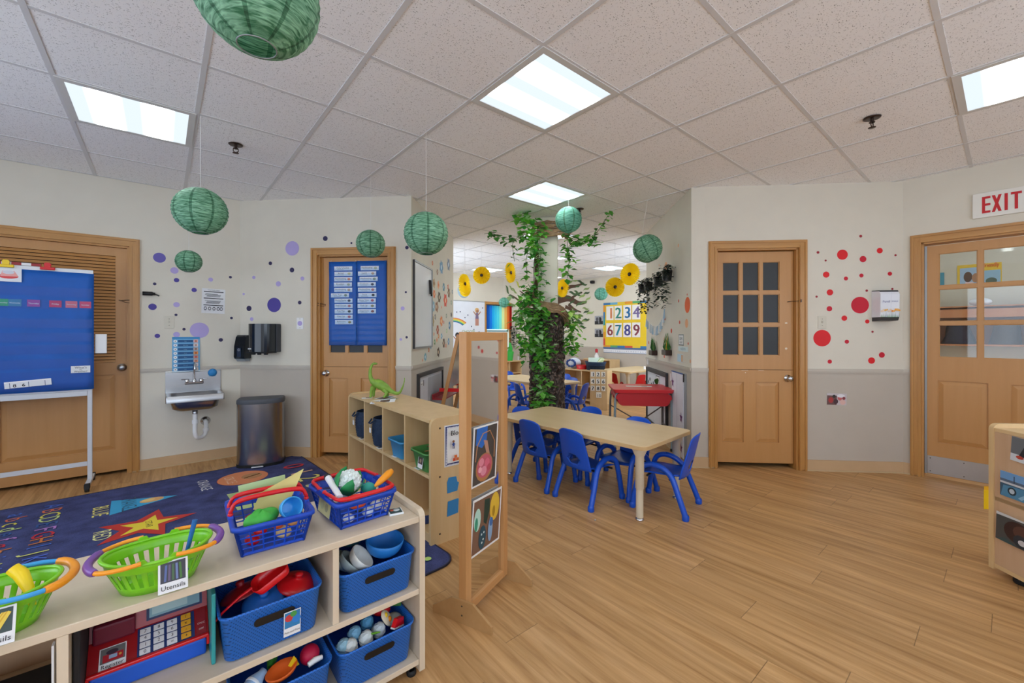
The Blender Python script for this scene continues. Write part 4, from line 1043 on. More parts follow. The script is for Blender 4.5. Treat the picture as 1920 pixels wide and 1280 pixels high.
# dinosaur
t = empty('toy_dinosaur', cp(.10, 1.085, .7455), 0, 'green long-necked toy dinosaur standing on the cubby shelf', 'toy dinosaur')
b = MB('dino')
b.tube(spline([(.235, .0, .155), (.232, .0, .12), (.215, 0, .07), (.185, 0, .030), (.13, 0, .045), (.08, 0, .075), (.03, 0, .105), (-.005, 0, .115), (-.030, 0, .14), (-.040, 0, .18), (-.038, 0, .225), (-.022, 0, .262), (-.002, 0, .268)], 5),
       [.003, .003, .003, .003, .004, .004, .004, .005, .006, .007, .008, .008, .009, .010, .011, .012, .013, .014, .015, .016, .018, .020, .024, .028, .031, .034, .036, .037, .038, .038, .037, .036, .035, .034, .031, .028, .026, .024, .022, .020, .018, .017, .016, .015, .0145, .014, .0135, .013, .0125, .012, .0115, .011, .0105, .010, .0095, .009, .009, .010, .011, .010, .007][:61], 14)
b.ball((.002, 0, .268), (.016, .009, .009)); b.ball((-.001, -.006, .273), .003, 'ink', 6, 5); b.ball((-.001, .006, .273), .003, 'ink', 6, 5)
for (x, y, z) in ((-.012, -.022, .09), (-.006, .022, .09)): b.tube([(x, y, z), (x - .012, y * 1.1, .05), (x - .015, y * 1.1, .012), (x - .020, y * 1.1, .003)], [.017, .012, .010, .011], 10)
for (x, y, z) in ((.075, -.020, .06), (.08, .020, .06)): b.tube([(x, y, z), (x + .025, y * 1.2, .038), (x + .012, y * 1.3, .012), (x + .002, y * 1.3, .004)], [.020, .015, .010, .011], 10)
b.build('body', t)
b = MB('c8b070'); b.ball((.125, 0, .036), (.035, .014, .016)); b.build('pale_flank', t)
b = MB('paper'); b.box(-.08, .08, -.05, .05, 0, .001); b.box(-.07, .02, -.04, .035, .001, .0014, '5a4638'); b.box(.03, .07, -.03, .04, .001, .0014, '5f86a8'); b.build('photo_sheet', loc=cp(.16, 1.02, .7425), rz=70, label='laminated photo sheet under the toy dinosaur', cat='photo')
b = MB('paper'); b.box(-.09, .09, -.045, .045, 0, .0015); b.box(-.02, .05, -.03, .03, .0015, .002, '6a5048'); b.box(-.075, -.03, -.03, .02, .0015, .002, 'b8b8c8'); b.build('photo_sheet', loc=cp(.07, .86, .7425), rot=(6, -4, 10), label='curled laminated photo sheet in front of the dinosaur', cat='photo')
b = MB('paper'); b.box(-.04, .04, -.025, .025, 0, .001); b.box(-.01, .03, -.015, .015, .001, .0014, '6a5a4a'); b.build('photo_card', loc=cp(.04, 1.10, .7425), rz=20, label='small label card at the shelf edge left of the dinosaur', cat='card')
b = MB('clear_plastic'); b.box(-.06, .06, -.04, .04, 0, .001); b.build('plastic_sleeve', loc=cp(.15, .93, .7425), rz=50, label='clear plastic sleeve between the two photo sheets', cat='plastic sleeve')

# ---------------------------------------------------------------- shelf at the right edge, its back to us
rs = (2.508, 2.195)
t = empty('display_shelf', (rs[0], rs[1], 0), -95, 'light wood shelf with photos on its back, at the right picture edge', 'shelf')
b = MB('birch'); b.prism([(0, .03), (.36, .03)] + [(.36 - .03 + .03 * math.cos(rad(a)), .755 + .03 * math.sin(rad(a))) for a in range(0, 91, 18)] + [(.03 + .03 * math.cos(rad(a)), .755 + .03 * math.sin(rad(a))) for a in range(90, 181, 18)], 0, .024, plane='yz'); b.build('side_panel', t)
b = MB('birch'); b.prism([(0, .03), (.36, .03), (.36, .785), (0, .785)], 1.196, 1.22, plane='yz'); b.build('side_panel', t)
b = MB('birch_x'); b.box(.0245, 1.1955, .004, .355, .745, .765, bev=.002); b.build('top', t)
b = MB('birch_x'); b.box(.0245, 1.1955, .006, .35, .04, .06); b.box(.0245, 1.1955, .006, .35, .39, .41); b.build('shelf_board', t)
b = MB('maple_back'); b.box(.0245, 1.1955, .006, .014, .0605, .7445); b.build('back_panel', t)
for x in (.10, 1.1): b = MB('rubber'); b.lathe([(.03, 0), (.032, .004), (.032, .026), (.02, .0295)], 16, c=(x, .06, 0)); b.lathe([(.03, 0), (.032, .004), (.032, .026), (.02, .0295)], 16, c=(x, .30, 0)); b.build('caster', t)
def photo(name, loc, rot, w_, h_, shapes, label, bg='8a8a8a', border=.0, group=None, curl=0):
    b = MB('paper'); b.box(-w_ / 2, w_ / 2, -.001, 0, -h_ / 2, h_ / 2); b.lay = .0012
    b.fr(-w_ / 2 + border, w_ / 2 - border, -h_ / 2 + border, h_ / 2 - border, bg)
    for sh in shapes:
        k, a, m = sh
        if k == 'r': b.fr(a[0] * w_, a[1] * w_, a[2] * h_, a[3] * h_, m)
        elif k == 'd': b.fd(a[0] * w_, a[1] * h_, a[2] * w_, m, n=16, rz=a[3] * h_ if len(a) > 3 else None)
        elif k == 'p': b.flat([(p[0] * w_, p[1] * h_) for p in a], m)
    return b.build(name, loc=loc, rot=rot, label=label, cat='photo', group=group)
def dsp(x, z): a = rad(-95); return Vector((rs[0] + x * math.cos(a) + .004 * math.sin(a), rs[1] + x * math.sin(a) - .004 * math.cos(a), z))
photo('photo', dsp(.20, .68) + Vector((-.003, 0, 0)), (0, 4, -95), .17, .12, [('r', (-.5, .5, -.5, -.2), 'd0d4d8'), ('p', [(-.3, -.3), (-.1, .4), (.2, .45), (.1, -.2)], '2a2a30'), ('d', (-.05, .1, .09), '4a8aa8'), ('d', (.25, -.05, .13), '5a3a2a'), ('d', (-.25, -.3, .1, .07), 'c04a3a')], 'photo of people at play, topmost on the shelf back', '6a6e72', group='photos on the right-hand shelf back')
photo('photo', dsp(.165, .495) + Vector((-.003, 0, 0)), (0, 1, -95), .20, .125, [('r', (-.5, .5, .15, .5), '6f9fd0'), ('r', (-.5, .5, .10, .2), '5a6a80'), ('r', (-.5, .5, .02, .10), 'c8ccd0'), ('p', [(-.48, -.5), (-.42, -.05), (.1, 0), (.5, -.1), (.5, -.5)], '4f86a8'), ('d', (-.22, -.22, .10, .16), '2a3a44'), ('d', (-.22, -.22, .06, .10), 'b8c4cc'), ('p', [(-.08, -.4), (.2, 0), (.28, 0), (.0, -.45)], '8ab4d0'), ('r', (-.18, -.165, .12, .4), '2a3038')], 'photo of a blue car before a skyline, middle one on the shelf back', '3a5a70', group='photos on the right-hand shelf back')
photo('photo', dsp(.155, .27) + Vector((-.003, 0, 0)), (0, 2, -95), .22, .14, [('p', [(-.5, .4), (-.5, .5), (.5, .5), (.2, .45)], 'd0d0d0'), ('d', (-.05, .0, .28, .38), '3a2420'), ('d', (.06, .05, .2, .25), '5a3a30'), ('d', (.02, -.25, .15, .22), '2a3038'), ('d', (.05, -.28, .08, .1), 'c8c4c4'), ('p', [(-.5, -.5), (-.3, -.35), (0, -.5)], '3a5050')], 'photo of a dark wheel and motor, lowest on the shelf back', '4a4a48', group='photos on the right-hand shelf back')
b = MB('yellow'); b.box(-.0012, 0, -.022, .10, .33, .43); b.box(-.004, -.0013, -.018, .07, .35, .45, 'f0b82a'); b.build('yellow_paper', loc=(rs[0], rs[1], 0), rz=-95, label='yellow paper corner sticking out beside the right-hand shelf', cat='paper')
# ================================================================ tables and chairs
def make_chair(m, name='school_chair'):
    """stacking chair: moulded shell and bent tube legs that rise above the seat like arms; faces +y"""
    t = empty(name)
    sh = .30
    b = MB(m)     # seat: shallow dished board
    nx, ny = 9, 8; vs = []
    def seat_pt(i, j):
        x = -1 + 2 * i / (nx - 1); y = -1 + 2 * j / (ny - 1)
        w_ = .155 + .012 * y
        return (x * w_ * (1 - .05 * max(0, y) ** 4), .155 * y, sh + .012 * x * x + .006 * y * y - (.018 * max(0, y) ** 3))
    for th in (0, -.010):
        for j in range(ny):
            for i in range(nx): p = seat_pt(i, j); vs.append((p[0], p[1], p[2] + th))
    fs = []; N = nx * ny
    for j in range(ny - 1):
        for i in range(nx - 1):
            a = j * nx + i; fs.append((a, a + 1, a + nx + 1, a + nx)); fs.append((N + a, N + a + nx, N + a + nx + 1, N + a + 1))
    for j in range(ny - 1):
        for i in (0, nx - 1): a = j * nx + i; fs.append((a, a + nx, N + a + nx, N + a) if i == 0 else (a, N + a, N + a + nx, a + nx))
    for i in range(nx - 1):
        for j in (0, ny - 1): a = j * nx + i; fs.append((a, N + a, N + a + 1, a + 1) if j == 0 else (a, a + 1, N + a + 1, N + a))
    b.add(vs, fs, None, True); b.build('seat', t)
    # backrest: curved shell with oval hand hole
    b = MB(m); W, H0_, H1_ = .160, sh - .01, sh + .34
    nx, nz = 22, 22
    def bp(i, k, off):
        x = -1 + 2 * i / nx; q = k / nz
        half = W * (.98 - .16 * q ** 2)
        top = H1_ - .035 * abs(x) ** 3.2
        z = H0_ + (top - H0_) * q
        xx = x * half
        y = -.150 - .085 * q + .035 * (1 - x * x) * -1 * .8 + off
        return (xx, y, z)
    hole = lambda i, k: (abs((i + .5) - nx / 2) < 4.6 and ((i + .5 - nx / 2) / 4.7) ** 2 + ((k + .5 - 5.6) / 2.6) ** 2 < 1)
    for i in range(nx):
        for k in range(nz):
            if hole(i, k): continue
            f = [bp(i, k, 0), bp(i + 1, k, 0), bp(i + 1, k + 1, 0), bp(i, k + 1, 0)]
            g = [bp(i, k, -.009), bp(i, k + 1, -.009), bp(i + 1, k + 1, -.009), bp(i + 1, k, -.009)]
            b.add(f[::-1], [(0, 1, 2, 3)], None, True); b.add(g[::-1], [(0, 1, 2, 3)], None, True)
            for (di, dk, e) in ((-1, 0, (0, 3)), (1, 0, (1, 2)), (0, -1, (0, 1)), (0, 1, (3, 2))):
                ii, kk = i + di, k + dk
                if ii < 0 or ii >= nx or kk < 0 or kk >= nz or hole(ii, kk):
                    c_ = {0: bp(i, k, -.009), 1: bp(i + 1, k, -.009), 2: bp(i + 1, k + 1, -.009), 3: bp(i, k + 1, -.009)}
                    b.add([f[e[0]], f[e[1]], c_[e[1]], c_[e[0]]], [(0, 1, 2, 3)])
    o = b.build('backrest', t)
    bm = bmesh.new(); bm.from_mesh(o.data); bmesh.ops.remove_doubles(bm, verts=bm.verts, dist=.0004); bmesh.ops.recalc_face_normals(bm, faces=bm.faces); bm.to_mesh(o.data); bm.free()
    for f in o.data.polygons: f.use_smooth = True
    for s in (-1, 1):
        # one bent tube each side: front foot, up and over beside the seat, down to the rear foot
        b = MB(m)
        P = spline([(s * .195, .205, .03), (s * .188, .175, .20), (s * .182, .135, .335), (s * .178, .06, .378), (s * .176, -.03, .362), (s * .180, -.105, .30), (s * .196, -.165, .16), (s * .205, -.215, .03)], 6)
        h = len(P) // 2 - 2
        b.tube(P[:h + 1], .0225, 12); b.build('leg', t)
        b = MB(m); b.tube(P[h:], .0225, 12); b.build('leg', t)
        for (x, y) in ((s * .1955, .2075), (s * .2055, -.2165)):
            b = MB(m); b.lathe([(.024, .0), (.027, .006), (.027, .036), (.023, .044)], 14, c=(x, y, 0)); b.build('foot_cap', t)
    b = MB('rubber'); b.tube([(-.178, .09, .282), (.178, .09, .282)], .009, 8); b.tube([(-.180, -.09, .282), (.180, -.09, .282)], .009, 8); b.build('seat_rail', t)
    return t
chair_blue = make_chair('blue')
used = []
def chair(X, Y, face, label, group, proto=chair_blue, s=.87):
    """face: heading the sitter looks at, degrees from +X"""
    o = proto if proto not in used else copy_tree(proto)
    used.append(proto)
    o.location = (X, Y, 0); o.rotation_euler = (0, 0, rad(face - 90)); o.scale = (s, s, s)
    tag(o, label, 'chair', group); return o
G = 'blue chairs around the near birch table'
# near table
TA = 43.5
tc = Vector((.615, 3.462, 0))
def tp(x, y, z=0): a = rad(TA); return Vector((tc.x + x * math.cos(a) - y * math.sin(a), tc.y + x * math.sin(a) + y * math.cos(a), z))
def make_table(name, w_, l_, h, label, loc, rz, cat='table', legs=True):
    t = empty(name, loc, rz, label, cat)
    b = MB('table_top'); r = rring(w_, l_, .05, h - .028, 6)
    loft(b, [r, rring(w_, l_, .05, h - .002, 6), rring(w_ - .006, l_ - .006, .048, h, 6)], 'table_top', smooth=False); b.add(rring(w_ - .006, l_ - .006, .048, h, 6), [list(range(28))], 'table_top')
    b.build('tabletop', t)
    b = MB('table_edge'); loft(b, [rring(w_ + .003, l_ + .003, .051, h - .027, 6), rring(w_ + .004, l_ + .004, .052, h - .015, 6), rring(w_ + .003, l_ + .003, .051, h - .003, 6)], cap0=False); b.build('edge_band', t)
    for (sx, sy) in ((1, 1), (1, -1), (-1, 1), (-1, -1)):
        x, y = sx * (w_ / 2 - .085), sy * (l_ / 2 - .085)
        lg = MB('leg_beige'); lg.lathe([(.024, .02), (.024, .20), (.0245, .205), (.0245, .21), (.029, .215), (.029, h - .09), (.033, h - .085), (.05, h - .045), (.058, h - .029)], 18, c=(x, y, 0)); o = lg.build('leg', t)
        ft = MB('chrome'); ft.lathe([(.028, 0), (.030, .004), (.026, .014), (.014, .02)], 16, c=(x, y, 0)); ft.build('foot', o)
    return t
make_table('table', .715, 1.455, .52, 'long birch table in front of the tree column, ringed with blue chairs', tc, TA)
chair(.592, 3.198, 38.7, 'blue chair at the long near side of the table, second from the mirror', G)
chair(.291, 3.534, 42.5, 'blue chair at the long near side of the table, next to the mirror', G)
chair(1.12, 3.05, 143, 'blue chair at the right end of the table, turned side-on', G)
chair(.897, 3.346, 220, 'blue chair on the far side of the table nearest its right end', G)
chair(.602, 3.826, 222, 'blue chair on the far side of the table, in front of the red desk', G)
chair(.23, 3.84, -46, 'blue chair at the left end of the table, behind the mirror post', G)
b = MB('b8b8b0'); b.ball((0, 0, .006), .006); b.build('bead', loc=FL(1116, 976), label='tiny grey bead lying on the floor in front of the chairs', cat='bead')
# ================================================================ mirror stand
ms = Vector((-.206, 1.835, 0)); MR = 61.2
t = empty('mirror_stand', ms, MR, 'tall narrow mirror on wooden feet between toy shelf and table, photos taped on it', 'mirror')
ML = .325
for x in (0, ML):
    b = MB('pine'); b.box(x - .020, x + .020, -.020, .020, .03, 1.262, bev=.002); b.build('post', t)
    b = MB('ply'); xo = x - .032 if x == 0 else x + .0205
    b.prism([(-.155, 0), (.155, 0), (.155, .032), (.05, .098), (-.06, .098), (-.155, .032)], xo, xo + .0115, plane='yz')
    if x == 0:
        for z in (.035, .075): b.T = TR(xo - .0005, -.005, z) @ RY(-90); b.lathe([(.004, 0), (.003, .001), (.0001, .0015)], 8, 'ink'); b.T = Matrix()
    b.build('foot', t)
b = MB('pine_x'); b.box(.0205, ML - .0205, -.018, .018, 1.222, 1.262, bev=.002); b.build('top_rail', t)
b = MB('pine_x'); b.box(.0205, ML - .0205, -.018, .018, .03, .066, bev=.002); b.build('bottom_rail', t)
b = MB('mirror'); b.box(.0205, ML - .0205, -.004, .004, .0665, 1.2215); b.build('mirror_panel', t)
def msp(x, z, off=.008): a = rad(MR); return Vector((ms.x + x * math.cos(a) + off * math.sin(a), ms.y + x * math.sin(a) - off * math.cos(a), z))
o = photo('photo', msp(.150, .690), (2, 2, MR), .215, .275, [('r', (-.45, .45, -.47, .47), '4a4440'), ('p', [(-.4, .2), (-.38, .47), (.05, .47), (.02, .22), (-.15, .12)], '2a6ac0'), ('p', [(-.1, .25), (.06, .22), (.22, -.12), (.12, -.14)], 'b88a74'),
      ('d', (-.02, -.22, .34, .24), 'b07a4a'), ('d', (-.02, -.20, .30, .20), 'c05a6a'), ('d', (-.15, -.12, .10, .07), 'e08a9a'), ('d', (.08, -.16, .10, .08), 'd86a80'), ('d', (-.05, -.28, .12, .08), 'e090a0'), ('d', (.16, -.25, .08, .06), 'b84a5a'), ('d', (-.2, -.24, .07, .05), 'f0b0b8')], 'photo of a hand over a basket of pink flowers, upper one on the mirror', 'e8e8e8', group='photos on the mirror')
b = MB('b9835a'); b.tube([(-.085, -.003, -.02), (-.075, -.003, .05), (-.03, -.003, .10), (.03, -.003, .105), (.075, -.003, .05), (.078, -.003, -.03)], .0025, 6); b.build('basket_hoop', o)
photo('photo', msp(.160, .370, .010), (2, 3, MR), .255, .26, [('r', (-.46, .46, -.46, .46), '7a5a48'), ('d', (-.33, .12, .11, .2), 'b8e0d0'), ('d', (-.36, .05, .05, .12), '3a9a7a'), ('p', [(-.12, .42), (.06, .4), (.08, .2), (-.02, -.05), (-.12, .02)], '1f3a30'), ('d', (.25, .2, .17, .26), 'e0b83a'), ('d', (.22, .12, .05, .1), 'a8801a'),
      ('d', (-.14, -.24, .12, .21), '1f4a5a'), ('d', (-.17, -.18, .02, .02), 'd8e8e8'), ('d', (-.11, -.28, .02, .02), 'd8e8e8'), ('d', (-.15, -.33, .02, .02), 'd8e8e8'), ('d', (-.1, -.16, .02, .02), 'd8e8e8'), ('d', (.12, -.18, .08, .22), '8aa8c8'), ('d', (.14, -.05, .06, .08), '3a6aa8')], 'photo of garden gloves laid on wood, lower one on the mirror', 'e8e8e8', group='photos on the mirror')

# ================================================================ whiteboard stand with blue pocket chart
cs = UV(-.455, 4.87)
t = empty('rolling_chart_stand', cs, 40, 'white metal rolling board stand in front of the louvred door', 'stand')
SWD = 1.25
for x in (0, -SWD):
    b = MB('d4d6da'); b.box(x - .014, x + .014, -.014, .014, .062, 1.76, bev=.002); b.build('post', t)
    b = MB('d4d6da'); b.box(x - .016, x + .016, -.185 if x == 0 else -.185, .185, .040, .062, bev=.003); b.build('foot', t)
    for y in (-.175, .175):
        b = MB('rubber'); b.T = TR(x, y, .022) @ RY(90); b.lathe([(.0001, -.013), (.020, -.013), (.022, -.009), (.022, .009), (.020, .013), (.0001, .013)], 18); b.T = Matrix(); b.box(x - .017, x + .017, y - .02, y + .02, .026, .064, 'ink', bev=.003); b.build('caster', t)
b = MB('d4d6da'); b.box(-SWD + .0145, -.0145, -.008, .008, .17, .205, bev=.002); b.build('lower_bar', t)
b = MB('d4d6da'); b.box(-SWD + .0145, -.0145, -.016, .012, .745, .785, bev=.003); b.build('lower_rail', t)
b = MB('e8eaec'); b.box(-SWD - .0, .02, -.016, .004, 1.742, 1.775, bev=.003); b.build('top_rail', t)
b = MB('whiteboard'); b.box(-SWD + .015, -.015, -.003, .003, .7855, 1.7415); b.build('board', t)
pc_w = 1.22
t = empty('pocket_chart', UV(-.43, 4.848), 40, 'large blue calendar pocket chart hanging on the rolling stand', 'pocket chart')
b = MB('blue_cloth'); vs = []; nx, nz = 24, 14
for k in range(nz + 1):
    for i in range(nx + 1):
        x = -pc_w * (1 - i / nx); z = .80 + .945 * k / nz
        vs.append((x, -.004 + .004 * math.sin(i * .9) * math.sin(k * .5), z))
b.add(vs, [(k * (nx + 1) + i, k * (nx + 1) + i + 1, (k + 1) * (nx + 1) + i + 1, (k + 1) * (nx + 1) + i) for k in range(nz) for i in range(nx)], None, True)
o = b.build('chart_cloth', t); md = o.modifiers.new('cloth', 'SOLIDIFY'); md.thickness = .003
b = MB('clear_plastic'); b.lay = .010
for z in (1.585, 1.485, 1.335, 1.225, 1.13, 1.02, .925, .85): b.fr(-pc_w + .01, -.01, z - .038, z + .034)
b.build('clear_pockets', t)
b = MB('paper'); b.lay = .0095
cards = [(-1.165, 'e0c83a', 'Sunday'), (-.985, '3aa87a', 'Monday'), (-.80, 'e08a3a', 'Tuesday')]
for (px, w_, c_, s_) in ((4, 14, '3aa878', 'Tuesday'), (28, 22, '3f86b0', 'Wednesday'), (63, 22, 'b04aa0', 'Thursday'), (104, 21, 'e03a6a', 'Friday'), (134, 20, 'f07080', 'Saturday'), (160, 19, 'f04a70', 'Sunday')):
    q = wpx('A', px, 550)[0] + .0; x = (q + (.619 + .43) - .0) * 1.0
    # position on the chart: same sight line, chart plane is .25 m in front of the wall
    d_ = (px - 960) / FPX; u_over_v = (d_ * C40 + S40) / (-d_ * S40 + C40); x = 4.84 * u_over_v + .43
    b = MB('paper'); b.lay = .0095; b.fr(x - .033, x + .033, 1.462, 1.515, c_); b.text(s_, x, 1.482, .016, 'white', max_w=.055); b.build('day_card', t)
b = MB('paper'); b.T = TR(-.075, -.012, .965) @ RY(0); b.fr(-.055, .055, -.028, .028); b.text("What's", 0, .006, .024); b.text('the', 0, -.007, .012); b.text('Weather?', 0, -.023, .019, max_w=.1); b.build('weather_card', t)
b = MB('paper'); b.T = TR(-.335, -.014, .868) @ RY(-4); b.fr(-.14, .10, -.02, .03); b.fr(-.14, .10, .022, .03, 'ffffff'); b.text('8', -.09, -.014, .034, 'ink', bold=.001); b.text('6', -.045, -.014, .034, 'ink', bold=.001); b.fr(-.115, -.112, -.02, .02, '26406a'); b.fr(-.02, -.017, -.02, .02, '26406a'); b.fr(.065, .068, -.02, .02, '26406a'); b.build('number_strip', t)
for (x, m_, l) in ((-.60, 'yellow', None), (-.34, 'red', None)):
    o = MB(m_); o.box(-.04, .04, -.014, .010, -.012, .010, bev=.003); o.lathe([(.0001, 0)], 3) if 0 else None
    o.prism([(-.016, .010), (.016, .010), (.020, .03), (.012, .045), (-.012, .045), (-.020, .03)], -.010, .004)
    xx = 4.86 * (((90 if m_ == 'red' else 12) - 960) / FPX * C40 + S40) / (-((90 if m_ == 'red' else 12) - 960) / FPX * S40 + C40) + .455
    o.build('clip', loc=UV(-.455 + xx, 4.848, 1.765), rz=40, label='%s spring clip on the top rail of the rolling stand' % m_, cat='clip', group='clips on the chart stand')
b = MB('paper'); xx = 4.84 * (((8) - 960) / FPX * C40 + S40) / (-((8) - 960) / FPX * S40 + C40)
b.box(-.16, .065, -.001, 0, -.10, .0); b.lay = .0012; b.fd(.0, -.06, .05, 'e04a4a', rz=.018); b.flat([(-.04, -.06), (.05, -.06), (.03, -.02), (-.03, -.02)], 'f0a8a0'); b.fd(.0, -.03, .03, 'd8d8e0', rz=.014)
b.build('picture_card', loc=UV(xx + .022, 4.832, 1.745), rz=40, label='white card with a red drawing clipped at the top left of the chart', cat='picture')
b = MB('white'); 
for i in range(6): b.box(-.15 + i * .05, -.10 + i * .05, -.008, .008, 0, .02, 'red_dark' if i % 2 else 'white')
b.build('striped_rod', loc=UV(-.455 - .42, 4.868, 1.778), rz=40, label='red and white striped rod lying on top of the board stand', cat='rod')
b = MB('white'); b.box(-.0, .07, -.012, .012, -.10, .06, bev=.004); b.build('card_holder', loc=UV(-.425, 4.872, 1.19), rz=40, label='small white card box at the right edge of the pocket chart', cat='holder')

# ================================================================ hand sink on the left wall
t = empty('hand_sink', wat('A', -.38, 0, 0), 40, 'small stainless steel hand sink on the left wall with white drain pipe', 'sink')
b = MB('steel'); w2 = .215
b.box(-w2, w2, -.012, -.001, .69, .885, bev=.003); b.prism([(-.012, .885), (-.001, .885), (-.001, .905), (-.006, .905)], -w2, w2, plane='yz'); b.build('backsplash', t)
b = MB('steel'); R = []
loft(b, [rring(.43, .325, .012, .634, 5, 0, -.165), rring(.43, .325, .012, .690, 5, 0, -.165), rring(.424, .319, .011, .694, 5, 0, -.165), rring(.36, .25, .05, .690, 5, 0, -.172), rring(.33, .22, .05, .60, 5, 0, -.172), rring(.25, .15, .04, .558, 5, 0, -.172)], cap0=False)
b.add(rring(.25, .15, .04, .558, 5, 0, -.172), [list(range(24))]); b.build('rim_and_basin', t)
b = MB('steel_dark'); loft(b, [rring(.27, .17, .05, .545, 5, 0, -.172), rring(.34, .235, .055, .57, 5, 0, -.172), rring(.365, .26, .05, .633, 5, 0, -.172)]); b.build('bowl_underside', t)
t2 = MB('chrome'); t2.box(-.075, .075, -.045, -.0125, .765, .795, bev=.010)
t2.tube(spline([(0, -.04, .79), (0, -.04, .90), (0, -.055, .955), (0, -.10, .975), (0, -.145, .955), (0, -.155, .915)], 6), .0085, 12); t2.lathe([(.018, .79), (.016, .81), (.010, .82)], 16, c=(0, -.04, 0))
t2.build('faucet', t)
for s in (-1, 1):
    b = MB('chrome'); b.lathe([(.018, .79), (.019, .81), (.014, .818), (.0001, .82)], 16, c=(s * .055, -.035, 0)); b.tube([(s * .055, -.035, .812), (s * .10, -.06, .818)], [.006, .004], 8); b.build('tap_handle', t)
b = MB('pvc'); b.lathe([(.022, .50), (.022, .545), (.02, .546)], 18, 'steel_dark', c=(0, -.172, 0))
b.lathe([(.019, .44), (.019, .50)], 18, c=(0, -.172, 0)); b.lathe([(.024, .405), (.024, .44), (.019, .442)], 18, c=(0, -.172, 0))
b.tube(spline([(0, -.172, .405), (0, -.172, .33), (.014, -.162, .275), (.05, -.13, .262), (.08, -.10, .285), (.088, -.09, .34), (.09, -.07, .385), (.09, -.03, .395), (.09, -.003, .395)], 6), .018, 14)
b.lathe([(.025, .31), (.025, .338), (.019, .34)], 18, c=(.088, -.092, 0)); b.build('drain_pipe', t)
b = MB('chrome'); b.T = TR(.09, -.002, .395) @ RX(90); b.lathe([(.042, 0), (.040, .006), (.022, .012), (.020, .02)], 20); b.build('escutcheon', t)
# blue round soap puck
b = MB('2a86c8'); b.T = RX(90); b.lathe([(.036, 0), (.038, .01), (.034, .022), (.020, .034), (.0001, .036)], 22); b.T = Matrix(); b.lathe([(.020, .03), (.0001, .031)], 3) if 0 else None
b.box(-.03, .03, -.012, 0, -.035, -.008, '7ac0e8', bev=.004); b.build('round_timer', loc=wat('A', -.235, .868, .014), rz=40, label='round blue plastic timer stuck at the top right of the sink backsplash', cat='timer')
# handwashing chart
b = MB('6fb4e0'); b.box(-.105, .105, -.003, 0, 0, .335); b.lay = .0032
b.fr(-.105, .105, .315, .335, '3a8fc8'); b.fr(-.105, .105, .0, .012, 'd8ecf4')
for i in range(8):
    z = .295 - i * .0385; b.fd(-.082, z, .014, 'f0f4f8'); b.fd(-.082, z, .004, '3a3a4a', n=8); b.fr(-.062, .052, z - .012, z + .012, '14548a'); b.text(['Wet', 'Get soap', 'Lather', 'Scrub', 'Rinse', 'Rinse well', 'Turn off', 'Dry'][i], -.006, z - .004, .010, '9cc8e0')
    b.fr(.056, .092, z - .016, z + .016, ['e8b8b0', 'e8d8d4', 'c8b0a8', 'e09a5a', 'c89078', 'd8a890', 'e8d8d4', 'd8c8c0'][i]); b.fd(.074, z, .010, ['c87868', 'b89890', '8a6a60', 'b0501a', 'b8484a', 'c07860', 'a8a8b0', '98a8b8'][i], n=10)
b.build('handwashing_chart', loc=wat('A', -.440, .8865, .018), rot=(-3, 0, 40), label='blue handwashing step chart standing on the sink backsplash', cat='chart')
# notice
b = MB('paper'); b.box(-.095, .095, -.001, 0, -.122, .122); b.lay = .0012
b.text('PLEASE WASH HANDS', 0, .105, .010, max_w=.15)
for z in (.088, .022, -.046): b.fr(-.080, .080, z, z + .008, '22222a')
for (z) in (.068, .060, .052, .044, .0, -.008, -.016, -.024): b.fr(-.07 + (z * 13 % .02), .06 - (z * 7 % .03), z, z + .004, '55555c')
for x in (-.065, -.03, .005, .04, .065): b.fd(x, -.075, .013, '44444c', n=6, rz=.02); b.fd(x, -.075, .008, 'e8e8ec', n=6, rz=.012)
b.build('notice', loc=wat('A', -.225, 1.577, .002), rot=(0, 1.5, 40), label='white printed notice with black bars above the sink', cat='notice')
def plate(name, k, s, z, label, kind):
    t = empty(name, wat(k, s, z, .0), WALLS[k][1], label, 'switch')
    m_ = 'plate' if kind != 'blank' else 'white'
    b = MB(m_); b.box(-.036, .036, -.006, -.0005, -.058, .058, bev=.002); b.build('plate', t)
    if kind == 'switch': b = MB('c8c2b2'); b.box(-.006, .006, -.016, -.006, -.006, .014, bev=.002); b.build('toggle', t)
    for zz in (-.03, .03) if kind == 'switch' else (-.045, .045): b = MB('8a8678'); b.T = TR(0, -.006, zz) @ RX(90); b.lathe([(.004, 0), (.003, .001), (.0001, .0012)], 8); b.build('screw', t)
    if kind == 'blank': b = MB('b8a8e0'); b.T = TR(0, -.007, 0) @ RX(90); b.lathe([(.025, 0), (.0001, .0006)], 20); b.build('lilac_sticker', t)
plate('light_switch', 'A', -.567, 1.362, 'beige light switch between the louvred door and the sink', 'switch')
plate('wall_plate', 'B', .651, 1.358, 'white blank plate with a lilac dot left of the pocket-chart door', 'blank')
plate('light_switch', 'D', 1.154, 1.357, 'beige light switch above the largest red dot', 'switch')
